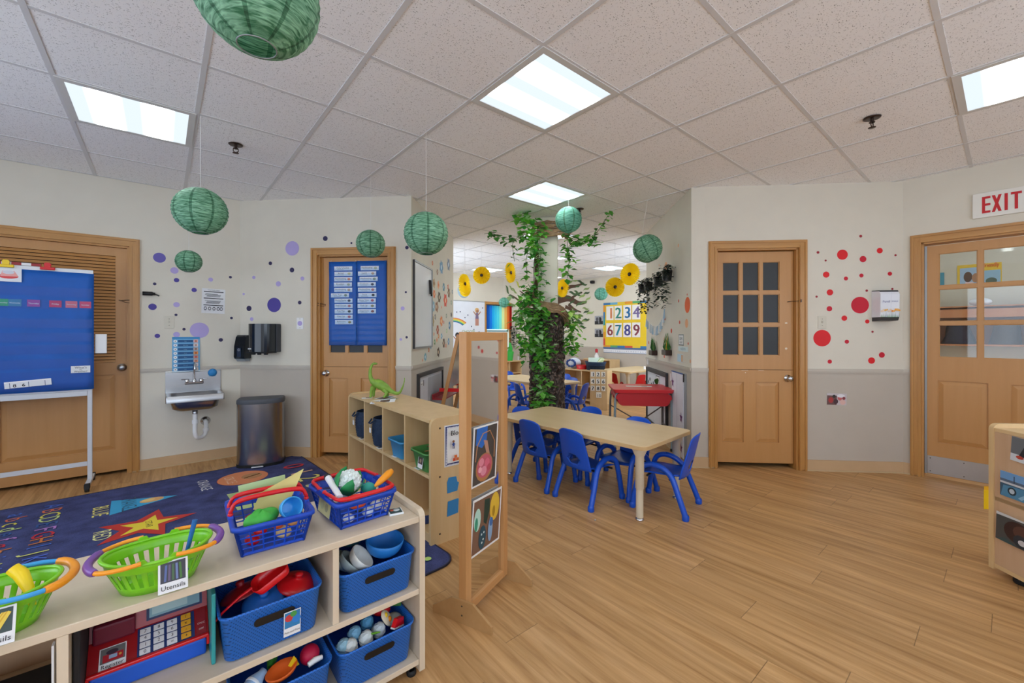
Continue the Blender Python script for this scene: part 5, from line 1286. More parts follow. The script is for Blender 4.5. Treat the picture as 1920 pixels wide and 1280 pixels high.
# soap and towel dispensers
t = empty('soap_dispenser', wat('B', .068, 0, 0), -5, 'black soap dispenser in the corner over the steel bin', 'soap dispenser')
b = MB('smoke'); b.prism([(-.001, 1.0), (-.095, 1.0), (-.105, 1.02), (-.10, 1.13), (-.075, 1.22), (-.055, 1.238), (-.001, 1.238)], -.055, .055, plane='yz'); b.build('cover', t)
b = MB('9aa4aa'); b.prism([(-.01, .972), (-.07, .972), (-.095, .9995), (-.01, .9995)], -.045, .045, plane='yz'); b.build('push_bar', t)
b = MB('2a3a4c'); b.lay = .106; b.fr(-.022, .022, 1.02, 1.11, '0c2440'); b.fd(0, 1.09, .012, 'c8d0d8'); b.fd(.001, 1.09, .009, '0c2440'); b.build('level_window', t)
t = empty('towel_dispenser', wat('B', .322, 0, 0), -5, 'dark translucent paper towel dispenser left of the pocket-chart door', 'towel dispenser')
b = MB('smoke'); pts = []
for i in range(13): a = rad(180 + 15 * i); pts.append((.112 * math.cos(a), -.135 + .085 * math.sin(a)))
pts += [(.115, -.07), (-.115, -.07)]
b.prism(pts, 1.075, 1.35, plane='xy'); b.build('cover', t)
b = MB('3a3d44'); b.box(-.125, .125, -.07, -.001, 1.068, 1.352, bev=.006); b.build('back_housing', t)
b = MB('ink'); b.box(-.105, .105, -.20, -.04, 1.060, 1.0745, bev=.003)
for x in (-.06, .0, .07): b.box(x - .014, x + .014, -.17, -.14, 1.045, 1.062, bev=.004)
b.build('feed_slot', t)
b = MB('c8ccd0'); b.lay = .2205; b.fr(-.07, -.035, 1.10, 1.112); b.build('maker_mark', t)
# small black door device
b = MB('black'); b.T = TR(0, -.018, 0); b.T = TR(0, -.018, 0) @ RY(90); b.lathe([(.0001, -.055), (.018, -.055), (.018, .012), (.012, .02), (.012, .03), (.008, .034), (.0001, .034)], 18); b.T = Matrix(); b.tube([(.03, -.02, -.004), (.05, -.03, -.012), (.062, -.03, -.02)], .006, 8); b.box(-.05, .01, -.008, -.0005, -.018, .018)
b.build('door_alarm', loc=wat('A', -.700, 1.622, 0), rz=40, label='small black cylinder device on the wall beside the louvred door', cat='alarm')
# pedal bin
t = empty('pedal_bin', (-2.418, 4.025, 0), 24, 'tall brushed steel pedal bin with a dark lid in the corner by the sink', 'bin')
def dring(k, z):
    out = []
    for i in range(17):
        a = rad(180 + 180 * i / 16); out.append((.195 * k * math.cos(a), -.035 - .115 * k * abs(math.sin(a)) ** .75 * 1, z))
    for (x, y) in ((.195, .06), (.185, .10), (.16, .115), (-.16, .115), (-.185, .10), (-.195, .06)): out.append((x * k, y * k, z))
    return out
b = MB('steel_dark'); loft(b, [dring(1, .035), dring(1, .595)]); b.build('body', t)
b = MB('rubber'); loft(b, [dring(1.02, 0), dring(1.02, .034)], cap1=True); b.build('base', t)
b = MB('4a4e55'); loft(b, [dring(1.015, .596), dring(1.02, .605), dring(1.015, .628), dring(.97, .638)], cap1=True); b.build('lid', t)
b = MB('steel'); b.box(-.06, .04, -.19, -.12, .012, .026, bev=.006); b.build('pedal', t)

# ================================================================ alphabet rug
m, nt, bs = new_mat('rug_pile')
tc_ = node(nt, 'ShaderNodeTexCoord'); n1 = node(nt, 'ShaderNodeTexNoise', i_Scale=140.0, i_Detail=3.0); lk(nt, tc_.outputs['Object'], n1.inputs['Vector'])
n2 = node(nt, 'ShaderNodeTexNoise', i_Scale=9.0, i_Detail=4.0); lk(nt, tc_.outputs['Object'], n2.inputs['Vector'])
ad = node(nt, 'ShaderNodeMath', operation='MULTIPLY_ADD'); lk(nt, n1.outputs['Fac'], ad.inputs[0]); ad.inputs[1].default_value = .6; lk(nt, n2.outputs['Fac'], ad.inputs[2])
cr = node(nt, 'ShaderNodeValToRGB'); cr.color_ramp.elements[0].position = .55; cr.color_ramp.elements[0].color = lin('272c56'); cr.color_ramp.elements[1].position = 1.0; cr.color_ramp.elements[1].color = lin('464f82')
lk(nt, ad.outputs[0], cr.inputs[0]); lk(nt, cr.outputs[0], bs.inputs['Base Color']); bs.inputs['Roughness'].default_value = .95
bp = node(nt, 'ShaderNodeBump', i_Strength=.6, i_Distance=.003); lk(nt, n1.outputs['Fac'], bp.inputs['Height']); lk(nt, bp.outputs[0], bs.inputs['Normal'])
MATS['rug_pile'] = m
RUG_O, RUG_R = UV(1.25, 1.955), 43.5
t = empty('alphabet_rug', RUG_O, RUG_R, 'dark blue alphabet rug with coloured letters, numbers and shapes', 'rug')
RW_, RD_ = 3.5, 2.74
b = MB('rug_pile'); r = rring(RW_, RD_, .10, .001, 6, -RW_ / 2, RD_ / 2); r2 = [(p[0], p[1], .008) for p in r]
loft(b, [r, r2], smooth=False); b.add(r2, [list(range(28))]); b.build('pile', t)
b = MB('1a1c38'); b.tube([(p[0], p[1], .005) for p in r], .006, 6, closed=True); b.build('bound_edge', t)
def rp(px, py):
    p = FL(px, py, .009) - RUG_O; a = rad(RUG_R); return (p.x * math.cos(a) + p.y * math.sin(a), -p.x * math.sin(a) + p.y * math.cos(a))
class RB(MB):
    def flat(s, pts, m=None):
        s.lay += .00012; return s.add([(p[0], p[1], .0088 + s.lay) for p in pts], [list(range(len(pts)))], m)
    def word(s, body, cx, cy, size, m, rot=-90, max_w=None):
        vs, fs, w = text_geo(body); k = size; sq = 1.0
        if max_w and w * k > max_w: sq = max_w / (w * k)
        a = rad(rot); s.lay += .00012
        s.add([(cx + (p[0] - w / 2) * k * sq * math.cos(a) - (p[1] - .35) * k * math.sin(a), cy + (p[0] - w / 2) * k * sq * math.sin(a) + (p[1] - .35) * k * math.cos(a), .0088 + s.lay) for p in vs], fs, m); return s
b = RB('rug_pile')
cx, cy = rp(456, 895); rr = (Vector(rp(500, 888)) - Vector(rp(405, 903))).length / 2
b.fd(cx, cy, rr * 1.02, 'b8402a', n=36); b.fd(cx, cy, rr, 'e08a58', n=36); b.fd(cx + rr * .35, cy, rr * .42, 'b8804a', n=24); b.tube([(cx + rr * .0, cy - .03, .0095), (cx + rr * .7, cy + .02, .0095)], .004, 4, '5a3a22')
b.word('CIRCLE', cx - rr * .5, cy, .10, 'f0c8a8', max_w=rr * 1.1)
b.word('ORANGE', *rp(384, 909), .11, 'd8d8dc', max_w=.3)
T3 = [rp(209, 939), rp(205, 966), rp(333, 928)]; b.flat(T3[::-1], '2fa8d8')
c3 = [(T3[0][i] + T3[1][i] + T3[2][i]) / 3 for i in (0, 1)]; b.fd(c3[0] + .10, c3[1], .07, 'e8b070', rz=.05); b.fd(c3[0] + .08, c3[1] + .01, .04, 'f0d080', rz=.03)
b.word('TRIANGLE', (T3[0][0] + T3[1][0]) / 2 + .10, (T3[0][1] + T3[1][1]) / 2, .12, '0f3a5a', max_w=.30)
b.word('BLUE', *rp(189, 958), .12, 'e8e07a', max_w=.22)
sx_, sy_ = rp(272, 984)
def star(cx, cy, R_, r_, m_, n=5, a0=0):
    b.flat([(cx + (R_ if i % 2 == 0 else r_) * math.cos(rad(a0 + 36 * i)), cy + (R_ if i % 2 == 0 else r_) * math.sin(rad(a0 + 36 * i))) for i in range(10)], m_)
star(sx_, sy_, .27, .12, 'c8302a', a0=0); star(sx_ + .01, sy_, .16, .065, 'f0d83a', a0=0); b.word('STAR', sx_ + .02, sy_, .05, '3a3a1a')
b.word('RED', *rp(192, 1003), .12, 'e8e8a0', max_w=.16)
q0 = rp(425, 927); q1 = rp(500, 912); b.flat([(q0[0], q0[1]), (q1[0] + .05, q1[1]), (q1[0] + .05, q1[1] - .40), (q0[0], q0[1] - .40)][::-1], 'b8cc8a')
cl = ['3a6ac8', 'd8704a', 'e0d85a', 'c8dc8a', '2a5a9a', 'b880c8', 'c82a3a', 'd07a3a', '3a6ac8', 'd8d87a', '4a6ac8', '2a8a4a', 'd8302a']
px0, py0 = rp(105, 948); ax, ay = rp(95, 1030)
for i, ch in enumerate('ABCDEFGHIJKLM'):
    yy = py0 - .0 - i * .185 * 1; 
    b.word(ch, px0 - .01, py0 + .0 - i * .098, .14, cl[i])
    b.word(ch.lower(), px0 - .17, py0 - .04 - i * .098, .14, cl[i])
n0 = rp(551, 874)
for i, ch in enumerate('0123456789'):
    b.word(ch, n0[0], n0[1] - i * .215, .26, ['c8303a', 'e0b090', 'e8e07a', 'c8c890', '5a8ad8', 'c88ad8', 'd8603a', '8ac84a', 'e8e07a', 'd84a6a'][i])
b.fd(*rp(802, 1049), .02, 'b8dc7a'); b.fd(1.0 - 1.25, .25, .03, 'b8dc7a')
b.build('woven_picture', t)

# ================================================================ red and purple wall dots
def dots(k, items, group, where, cat='wall dot', name='wall_dot'):
    order = sorted(items, key=lambda q: q[1])
    words = ['highest', 'second highest', 'third highest', 'fourth highest', 'fifth highest', 'sixth highest', 'seventh highest', 'eighth highest', 'ninth highest', 'tenth highest', 'eleventh highest', 'twelfth highest', 'lowest', 'last']
    cls = {}
    for it in order: cls.setdefault((it[4], it[3]), []).append(it)
    for key, L in cls.items():
        for i, (px, py, rpx, col, size) in enumerate(L):
            s_, z = wpx(k, px, py)
            (ox, oy), rr_ = WALLS[k]; depth = oy + s_ * math.sin(rad(rr_)); r_ = rpx * depth / FPX
            m_, cname = COLN[col]
            b = MB(m_); b.T = TR(0, -.0006, 0) @ RX(90); b.lathe([(r_, 0), (r_, .0006), (.0001, .0008)], 28, smooth=False)
            pre = '' if len(L) == 1 else (words[i] if i < len(L) - 1 or i == 0 else 'lowest') + ' '
            lab = ('%s%s %s dot decal %s' % (pre, size, cname, where)) if len(L) > 1 else 'the only %s %s dot decal %s' % (size, cname, where)
            b.build(name, loc=wat(k, s_, z), rz=rr_, label=lab, cat=cat, group=group)
COLN = dict(d=('2c2452', 'dark indigo'), l=('b4a6dc', 'lilac'), p=('4a3e98', 'purple'), m=('6a60b4', 'violet'), r=('e0101a', 'bright red'), k=('9a1a2a', 'dark red'), c=('cc0a2c', 'crimson'), o=('e8601e', 'orange'), y=('f0b080', 'peach'), e=('d84a2a', 'red-orange'))
dots('A', [(299, 483, 9.2, 'm', 'medium'), (327, 507, 6, 'l', 'medium'), (331, 525, 4, 'p', 'small'), (290, 532, 2.6, 'd', 'tiny'), (395, 524, 3.7, 'l', 'small'), (432, 519.5, 2.4, 'd', 'tiny'), (364, 543.5, 4, 'p', 'small'), (286, 575, 6, 'p', 'medium'), (331, 571, 4.8, 'l', 'medium'),
           (330, 590, 2.3, 'd', 'tiny'), (434, 596, 2.3, 'd', 'tiny'), (345, 617, 2.5, 'd', 'tiny'), (374, 619, 14.5, 'l', 'large'), (331, 627, 5, 'l', 'medium'), (295, 629.5, 4, 'p', 'small'), (414, 637, 3.4, 'd', 'small')], 'purple dots on the sink wall', 'on the sink wall')
dots('B', [(476, 520, 3.2, 'l', 'small'), (457, 551, 2.2, 'l', 'tiny'), (548, 465.5, 13.5, 'l', 'large'), (610, 447, 4.6, 'd', 'medium'), (507, 493.5, 3.4, 'd', 'small'), (547.5, 506, 4.5, 'd', 'medium'), (522, 532, 4.9, 'l', 'medium'), (567, 522, 3.8, 'l', 'small'), (467, 578, 5, 'd', 'medium'), (472, 598, 3.5, 'l', 'small'), (514, 571.5, 13.5, 'p', 'large'), (562, 567, 3.5, 'd', 'small')], 'purple dots left of the pocket-chart door', 'left of the pocket-chart door')
dots('B', [(659, 455.5, 1.9, 'd', 'tiny'), (763, 464, 3.4, 'd', 'medium'), (761, 547.5, 2, 'd', 'small'), (762.5, 632, 2.3, 'd', 'small'), (755, 578, 3.8, 'l', 'medium'), (751.5, 636, 2.5, 'l', 'small')], 'purple dots above and right of the pocket-chart door', 'above or right of the pocket-chart door')
dots('D', [(1613.7, 442.7, 2.6, 'k', 'tiny'), (1533.6, 473, 2.5, 'k', 'tiny'), (1548, 488.3, 1.8, 'k', 'minute'), (1579.4, 477.3, 9.5, 'r', 'big'), (1618, 485.6, 5.9, 'c', 'medium'), (1649.4, 469.7, 5.2, 'r', 'medium'), (1679, 478.4, 2, 'k', 'minute'), (1549, 514.7, 5.7, 'r', 'medium'), (1586, 522, 3.7, 'c', 'small'),
           (1615, 516.3, 3.7, 'c', 'small'), (1668.4, 513, 3.8, 'c', 'small'), (1556, 548, 5.7, 'r', 'medium'), (1625, 544.7, 2.2, 'k', 'tiny'), (1673, 541.6, 2, 'k', 'minute'), (1531, 556, 2, 'k', 'minute'), (1612.4, 571.8, 15.6, 'c', 'largest'), (1555, 578.6, 4.9, 'c', 'medium'), (1583, 596.3, 5, 'r', 'medium'),
           (1626, 602.5, 3.8, 'r', 'small'), (1541.3, 633.7, 15.5, 'r', 'largest'), (1635.8, 621.7, 2, 'k', 'minute'), (1587.7, 640.3, 3.8, 'c', 'small'), (1555.7, 677.7, 3.8, 'c', 'small'), (1634, 675.7, 6, 'r', 'medium'), (1653.3, 665.2, 5.2, 'c', 'medium')], 'red dots between the two right-hand doors', 'between the two right-hand doors')
dots('F', [(1272, 460, 3.5, 'y', 'small'), (1236, 497, 2.2, 'y', 'tiny'), (1248.5, 501, 10, 'y', 'large'), (1289, 571.5, 15, 'o', 'large'), (1287.5, 606, 8.5, 'y', 'medium'), (1259, 620, 4.5, 'e', 'medium'), (1274.5, 604, 3.5, 'e', 'small'), (1272.5, 564, 3, 'e', 'small'), (1247, 597.5, 3, 'e', 'small'), (1216.5, 642, 3, 'e', 'small'), (1245.5, 668, 3, 'e', 'small'), (1290.5, 644, 2.6, 'e', 'small'), (1294.5, 677, 3.6, 'y', 'small'), (1222.5, 625, 3, 'y', 'small'), (1288.5, 552, 2, 'e', 'tiny')], 'orange dots on the return wall right of the column', 'on the narrow wall beside the hanging plants')

# ================================================================ pocket chart on the dutch door
t = empty('schedule_chart', wat('B', 0, 0, -.035), -5, 'blue daily schedule pocket chart hanging on the left dutch door', 'pocket chart')
for (x0, x1, z0, z1) in ((.940, 1.232, 1.135, 1.985), (1.236, 1.545, 1.135, 1.99)):
    b = MB('blue_cloth'); vs = []
    for k in range(15):
        for i in range(9): vs.append((x0 + (x1 - x0) * i / 8, -.004 + .0025 * math.sin(k * 1.3 + i), z0 + (z1 - z0) * k / 14))
    b.add(vs, [(k * 9 + i, k * 9 + i + 1, (k + 1) * 9 + i + 1, (k + 1) * 9 + i) for k in range(14) for i in range(8)], None, True); o = b.build('chart_panel', t)
    md = o.modifiers.new('cloth', 'SOLIDIFY'); md.thickness = .003
b = MB('clear_plastic'); b.lay = .013
for i in range(15): z = 1.90 - i * .053; b.fr(.947, 1.226, z - .018, z + .014); b.fr(1.243, 1.538, z - .018, z + .014)
b.build('clear_pockets', t)
L1 = ['Daily Schedule', 'Arrival', 'Handwashing', 'Breakfast', 'Handwashing', 'Table Toys', 'Morning Meeting', 'Small Groups', 'Free Play', 'Clean Up', 'Bathroom']
L2 = ['Handwashing', 'Lunch', 'Handwashing', 'Outdoors', 'Handwashing', 'Snack', 'Story Time', 'Pack Up', 'Departure']
b = MB('paper'); b.lay = .0115
for j, (L, x0, wd) in enumerate(((L1, 1.0, .19), (L2, 1.25, .19))):
    for i, s_ in enumerate(L):
        z = 1.915 - i * .0545; dx = [0, .002, 0, -.004, 0, -.035, .002, .004, .004, .004, .008][i] if j == 0 else [.028, 0, .016, -.004, 0, .004, -.004, -.004, -.002][i]
        b = MB('paper'); b.lay = .0115; lay = 0; b.fr(x0 + dx, x0 + dx + wd, z - .021, z + .021, 'dfe6f0'); b.text(s_, x0 + dx + (.066 if i or j else .09), z - .002, .022, '26304a', max_w=.115 if i or j else .17)
        b.fr(x0 + dx + .03, x0 + dx + .10, z - .013, z - .010, '8a90a8')
        if i or j: b.fd(x0 + dx + .155, z, .017, ['8a3a34', 'c8c8a0', 'e08a6a', 'b0b8a0', 'c8a890', '8a9a8a', '4a4a5a', 'c87a7a', '3a3a3a', 'c05a6a', '9a8a5a'][(i + j * 3) % 11], n=8, rz=.013)
        b.build('schedule_card', t)
b = MB('thread')
for x in (.955, 1.215, 1.25, 1.53): b.tube([(x, -.004, 1.978), (x + .003, .03, 2.028)], .0015, 5)
b.build('hanging_strings', t)
# ================================================================ column with tree costume and vines
CX, CY = .425, 5.02
b = MB('e2dccb'); b.box(-.125, .125, -.125, .125, 0, CEIL - .002, bev=.012); b.build('wall_column', loc=(CX, CY, 0), rz=-5, kind='structure')
t = empty('tree_trunk', (CX - .012, CY - .02, 0), 0, 'dark crumpled-paper tree trunk wrapped round the column, crowned with twisted paper', 'tree trunk')
rnd = random.Random(7)
b = MB('bark'); nz, nu = 70, 44; vs = []
for k in range(nz + 1):
    z = 1.56 * k / nz
    for j in range(nu):
        a = 2 * math.pi * j / nu
        r = .205 + .025 * (1 - k / nz) ** 3 + .010 * math.sin(5 * a + z * 3) + rnd.uniform(-.011, .011)
        vs.append((r * math.cos(a), r * math.sin(a) * .95, z + rnd.uniform(-.006, .006) * (0 < k < nz)))
b.add(vs, [(k * nu + j, k * nu + (j + 1) % nu, (k + 1) * nu + (j + 1) % nu, (k + 1) * nu + j) for k in range(nz) for j in range(nu)], None, True)
b.build('bark', t)
def wad(name, pts, rad_, m, seed, par, n=26):
    """a swathe of twisted paper: many thin folded strands along a path"""
    rn = random.Random(seed); b = MB(m); Q = spline(pts, 5)
    for i in range(n):
        a0 = rn.uniform(0, 6.28); rr = rad_ * rn.uniform(.3, 1.0); tw = rn.uniform(-2, 2); P = []
        for k, p in enumerate(Q):
            f = k / (len(Q) - 1); a = a0 + tw * f; e = 1 - .3 * abs(2 * f - 1)
            P.append(p + Vector((rr * math.cos(a) * e, rr * .5 * math.sin(a) * e, rr * math.sin(a) * e + rn.uniform(-.004, .004))))
        b.tube(P, [rad_ * rn.uniform(.14, .24) for _ in P], 5, flat=.5)
    return b.build(name, par)
wad('paper_crown', [(-.22, -.16, 1.74), (-.16, -.21, 1.62), (-.02, -.23, 1.56), (.12, -.20, 1.54), (.22, -.08, 1.46), (.24, -.0, 1.36)], .06, 'raffia', 3, t, 40)
wad('paper_crown', [(-.22, -.10, 1.70), (-.10, .18, 1.60), (.12, .20, 1.55), (.23, .05, 1.50)], .05, 'raffia', 5, t, 20)
wad('twisted_stem', [(-.145, -.12, 1.62), (-.135, -.13, 1.85), (-.13, -.13, 2.1), (-.12, -.12, 2.30)], .032, 'twig', 9, t, 18)
wad('paper_wrap', [(-.15, -.14, 2.40), (.02, -.17, 2.42), (.20, -.14, 2.44), (.24, .06, 2.44)], .07, 'raffia', 11, t, 26)
wad('paper_wrap', [(-.16, -.10, 2.52), (.02, -.15, 2.53), (.18, -.12, 2.53)], .06, 'raffia', 13, t, 18)
def leaf_at(b, p, size, rn, m, down=.6):
    """one pointed leaf with a fold along its midrib"""
    a = rn.uniform(0, 6.283); el = rn.uniform(-1.2, .5) * down - .2
    d = Vector((math.cos(a) * math.cos(el), math.sin(a) * math.cos(el), math.sin(el)))
    sd = d.cross(Vector((0, 0, 1)));
    if sd.length < .01: sd = Vector((1, 0, 0))
    sd.normalize(); up = sd.cross(d); up = up * rn.uniform(.1, .35)
    L, W = size, size * .42
    q = [p, p + d * L * .35 + sd * W + up * L * .3, p + d * L * .8 + sd * W * .45 + up * L * .2, p + d * L, p + d * L * .8 - sd * W * .45 + up * L * .2, p + d * L * .35 - sd * W + up * L * .3, p + d * L * .45]
    b.add(q, [(0, 1, 2, 6), (6, 2, 3), (6, 3, 4), (0, 6, 4, 5)], m)
def vine(name, label, pts, n, size, spread, seed, mats, cat='vine', group=None, stem='4a6a2a', sr=.003):
    rn = random.Random(seed); t = empty(name, pts[0], 0, label, cat, group)
    P0 = Vector(pts[0]); Q = [p - P0 for p in spline(pts, 8)]
    b = MB(stem); b.tube(Q, sr, 5); b.build('stem', t)
    b = MB(mats[0]); 
    for i in range(n):
        p = Q[int(rn.random() ** .95 * (len(Q) - 1))]
        sp_ = Vector((rn.gauss(0, spread[0]), rn.gauss(0, spread[1]), rn.gauss(0, spread[2])))
        leaf_at(b, p + sp_, size * rn.uniform(.8, 1.5), rn, rn.choice(mats))
    b.build('leaves', t); return t
def A3(px, py, Y): return tuple(AT(px, py, Y))
vg_ = 'ivy vines on the column'
vine('ivy_vine', 'ivy sprig reaching up-left from the column top towards the sunflowers', [A3(917, 434, 4.6), A3(930, 440, 4.62), A3(948, 448, 4.65), A3(966, 450, 4.7), A3(985, 440, 4.75)], 46, .055, (.02, .02, .02), 21, ['leaf_d', 'leaf_b', 'leaf_d'], group=vg_)
vine('ivy_vine', 'ivy sprig hanging down left of the column beside a sunflower', [A3(975, 440, 4.6), A3(962, 455, 4.6), A3(962, 470, 4.6), A3(965, 490, 4.6)], 16, .05, (.03, .02, .03), 22, ['leaf_d', 'leaf_a', 'leaf_b'], group=vg_)
vine('ivy_vine', 'bright green ivy bush standing up at the top left of the column', [A3(986, 396, 4.7), A3(984, 408, 4.7), A3(988, 422, 4.7), A3(994, 440, 4.7), A3(1000, 460, 4.7), A3(996, 478, 4.7)], 130, .075, (.055, .05, .05), 23, ['leaf_a', '6fc83e', 'leaf_b', 'leaf_c', 'leaf_a'], group=vg_)
vine('ivy_vine', 'ivy trailing down the face of the column below its top', [A3(1016, 425, 4.75), A3(1012, 450, 4.74), A3(1014, 475, 4.74), A3(1012, 495, 4.74), A3(1016, 515, 4.74), A3(1013, 527, 4.74)], 90, .06, (.035, .02, .04), 24, ['leaf_b', 'leaf_a', 'leaf_c', 'leaf_d'], group=vg_)
vine('ivy_vine', 'ivy strand hanging left of the twisted stem', [A3(990, 470, 4.7), A3(986, 490, 4.7), A3(988, 510, 4.7), A3(986, 528, 4.7)], 18, .06, (.02, .02, .02), 25, ['leaf_b', 'leaf_a', 'leaf_d'], group=vg_)
vine('ivy_vine', 'ivy sprig reaching up-right from behind the mint lantern', [A3(1140, 404, 4.6), A3(1130, 420, 4.6), A3(1118, 436, 4.6), A3(1104, 446, 4.65), A3(1085, 450, 4.7), A3(1068, 446, 4.75)], 64, .055, (.025, .02, .025), 26, ['leaf_b', 'leaf_d', 'leaf_a'], group=vg_)
vine('ivy_vine', 'ivy strand hanging below the mint lantern right of the column', [A3(1066, 440, 4.75), A3(1064, 458, 4.75), A3(1068, 478, 4.75), A3(1066, 498, 4.75), A3(1064, 522, 4.75)], 62, .062, (.035, .02, .03), 27, ['leaf_a', 'leaf_b', '6fc83e', 'leaf_d'], group=vg_)
vine('ivy_vine', 'small ivy sprig at the right tip of the upper vine', [A3(1082, 452, 4.65), A3(1100, 455, 4.65), A3(1124, 453, 4.6)], 26, .055, (.02, .02, .02), 28, ['leaf_a', 'leaf_b', 'leaf_c'], group=vg_)
vine('ivy_vine', 'dense ivy mass on the left shoulder of the trunk', [A3(1000, 560, 4.72), A3(1000, 585, 4.70), A3(1004, 610, 4.70), A3(1010, 640, 4.70), A3(1014, 660, 4.70)], 420, .066, (.11, .06, .07), 29, ['leaf_a', 'leaf_b', 'leaf_b', 'leaf_c', 'leaf_a', '6fc83e'], group=vg_)
vine('ivy_vine', 'ivy trailing down the front of the trunk to the table', [A3(1012, 650, 4.70), A3(1018, 680, 4.70), A3(1016, 710, 4.70), A3(1020, 740, 4.70), A3(1014, 765, 4.70)], 190, .066, (.06, .03, .05), 30, ['leaf_a', '8ac860', 'leaf_b', 'leaf_a', 'leaf_c'], group=vg_)
vine('ivy_vine', 'ivy strand hanging free at the left of the trunk', [A3(984, 560, 4.6), A3(978, 590, 4.6), A3(986, 620, 4.6), A3(982, 650, 4.6), A3(986, 675, 4.62)], 46, .065, (.03, .02, .04), 31, ['leaf_a', 'leaf_b', '6fc83e'], group=vg_)
vine('ivy_vine', 'ivy cascade hanging at the right of the trunk', [A3(1070, 586, 4.9), A3(1074, 605, 4.9), A3(1072, 625, 4.9), A3(1068, 645, 4.9), A3(1072, 660, 4.9)], 190, .058, (.045, .04, .05), 32, ['leaf_a', '6fc83e', 'leaf_b', 'b8e070'], group=vg_)
vine('ivy_vine', 'ivy knot beside the paper crown left of the column', [A3(990, 532, 4.75), A3(996, 545, 4.72), A3(990, 558, 4.70)], 60, .06, (.05, .03, .03), 33, ['leaf_b', 'leaf_a', 'leaf_d'], group=vg_)

# tree branch murals on the far walls
def mural(k, pts_list, leaves, label, seed):
    rn = random.Random(seed); o0 = wat(k, 0, 0)
    t = empty('branch_mural', wat(k, 0, 0, .003), WALLS[k][1], label, 'wall mural', 'painted branches behind the column')
    b = MB('5a3f30')
    for (pts, w0, w1) in pts_list:
        Q = [wpx(k, *p) for p in pts]; S = spline([(q[0], 0, q[1]) for q in Q], 6); L, R_ = [], []
        for i, p in enumerate(S):
            d = (S[min(i + 1, len(S) - 1)] - S[max(i - 1, 0)]).normalized(); n_ = Vector((-d.z, 0, d.x)); w_ = w0 + (w1 - w0) * i / (len(S) - 1)
            L.append(p + n_ * w_); R_.append(p - n_ * w_)
        b.lay += .0004
        for i in range(len(S) - 1): b.add([(q.x, -b.lay, q.z) for q in (L[i], L[i + 1], R_[i + 1], R_[i])], [(0, 1, 2, 3)])
    b.build('painted_branch', t)
    b = MB('leaf_b'); b.lay = .004
    for (px, py, ang, ln, m) in leaves:
        s_, z = wpx(k, px, py); L = ln; a = rad(ang); d = Vector((math.cos(a), math.sin(a))); n_ = Vector((-d.y, d.x)); o = []
        for q in range(13):
            f = q / 12; o.append(Vector((s_, z)) + d * L * f + n_ * (L * .12 * math.sin(math.pi * f) + L * .07 * math.sin(2 * math.pi * f)))
        for q in range(11, 0, -1):
            f = q / 12; o.append(Vector((s_, z)) + d * L * f + n_ * (-L * .12 * math.sin(math.pi * f) + L * .07 * math.sin(2 * math.pi * f)))
        b.flat(o, m)
    b.build('painted_leaves', t)
rn = random.Random(5); GR = ['6a8a4a', '3f5a38', '8aa060', '4a6a40', '9ab86a']
lv_ = [(px, py, ang, rn.uniform(.20, .30), rn.choice(GR)) for (px, py, ang) in [(1062, 535, 30), (1070, 528, 10), (1078, 540, 20), (1066, 548, -10), (1082, 527, -15), (1090, 535, 5), (1076, 556, 25), (1086, 560, 30), (1094, 552, 15), (1068, 572, 40), (1080, 575, 30), (1090, 570, 20), (1098, 565, 35), (1072, 585, 10), (1084, 590, -10), (1094, 588, 25), (1080, 600, -20), (1090, 604, 20), (1070, 596, -40), (1086, 612, -5), (1094, 600, 5), (1076, 545, -30), (1094, 545, 20), (1060, 560, 10), (1092, 578, -5), (1078, 606, -30), (1100, 590, 20)]]
mural('H', [([(1046, 562), (1056, 560), (1068, 560), (1085, 568), (1100, 566)], .12, .03), ([(1050, 556), (1058, 545), (1068, 538), (1080, 536), (1092, 532)], .08, .02), ([(1048, 540), (1058, 534), (1068, 526), (1076, 521)], .05, .02), ([(1060, 575), (1070, 580), (1080, 595), (1088, 608)], .05, .015), ([(1066, 570), (1078, 580), (1090, 585)], .04, .015), ([(1070, 560), (1082, 552), (1092, 548)], .04, .015)], lv_, 'mural of brown branches with green leaves on the far wall right of the column', 1)
lv2 = [(px, py, ang, rn.uniform(.18, .28), rn.choice(GR + ['c8cc50'])) for (px, py, ang) in [(970, 550, 150), (962, 545, 140), (955, 552, 120), (966, 558, 170), (975, 540, 130), (958, 560, 200), (968, 570, 190), (976, 580, 200), (962, 576, 150), (972, 590, 220), (968, 598, 260), (980, 566, 140), (976, 600, 240), (984, 586, 200)]]
mural('G', [([(1000, 570), (988, 572), (976, 566), (966, 558), (956, 552)], .05, .012), ([(998, 580), (984, 576), (974, 582), (966, 588)], .04, .012), ([(996, 560), (984, 552), (974, 545)], .03, .012), ([(990, 574), (982, 590), (974, 604)], .03, .012)], lv2, 'mural of thin branches with green leaves on the far wall left of the column', 2)

# ================================================================ far room furniture
ft = (.245, 5.975)
def far(u, v, z=0): return UV(u, v, z)
tb2 = make_table('table', .70, 1.42, .53, 'second birch table, half hidden behind the tree trunk', UV(4.52, 4.88), 40)
GF = 'blue chairs around the table behind the column'
def chair_px(px, py_floor, face, label, group=GF, proto=chair_blue, s=1.0):
    p = FL(px, py_floor); return chair(p.x, p.y, face, label, group, proto, s)
chair(*UV(4.02, 4.95)[:2], 48, 'blue chair in front of the second table, left of the trunk', GF)
chair(*UV(4.05, 4.42)[:2], 20, 'blue chair half behind the left side of the trunk', GF)
chair(.87, 6.02, 148, 'blue chair at the right end of the second table, right of the trunk', GF)
chair(.80, 6.50, 222, 'blue chair on the far side of the second table, right of the trunk', GF)
chair(*UV(5.15, 4.95)[:2], 215, 'blue chair on the far side of the second table, left of the trunk', GF)
chair(*UV(4.85, 5.75)[:2], 300, 'blue chair at the far left end of the second table', GF)
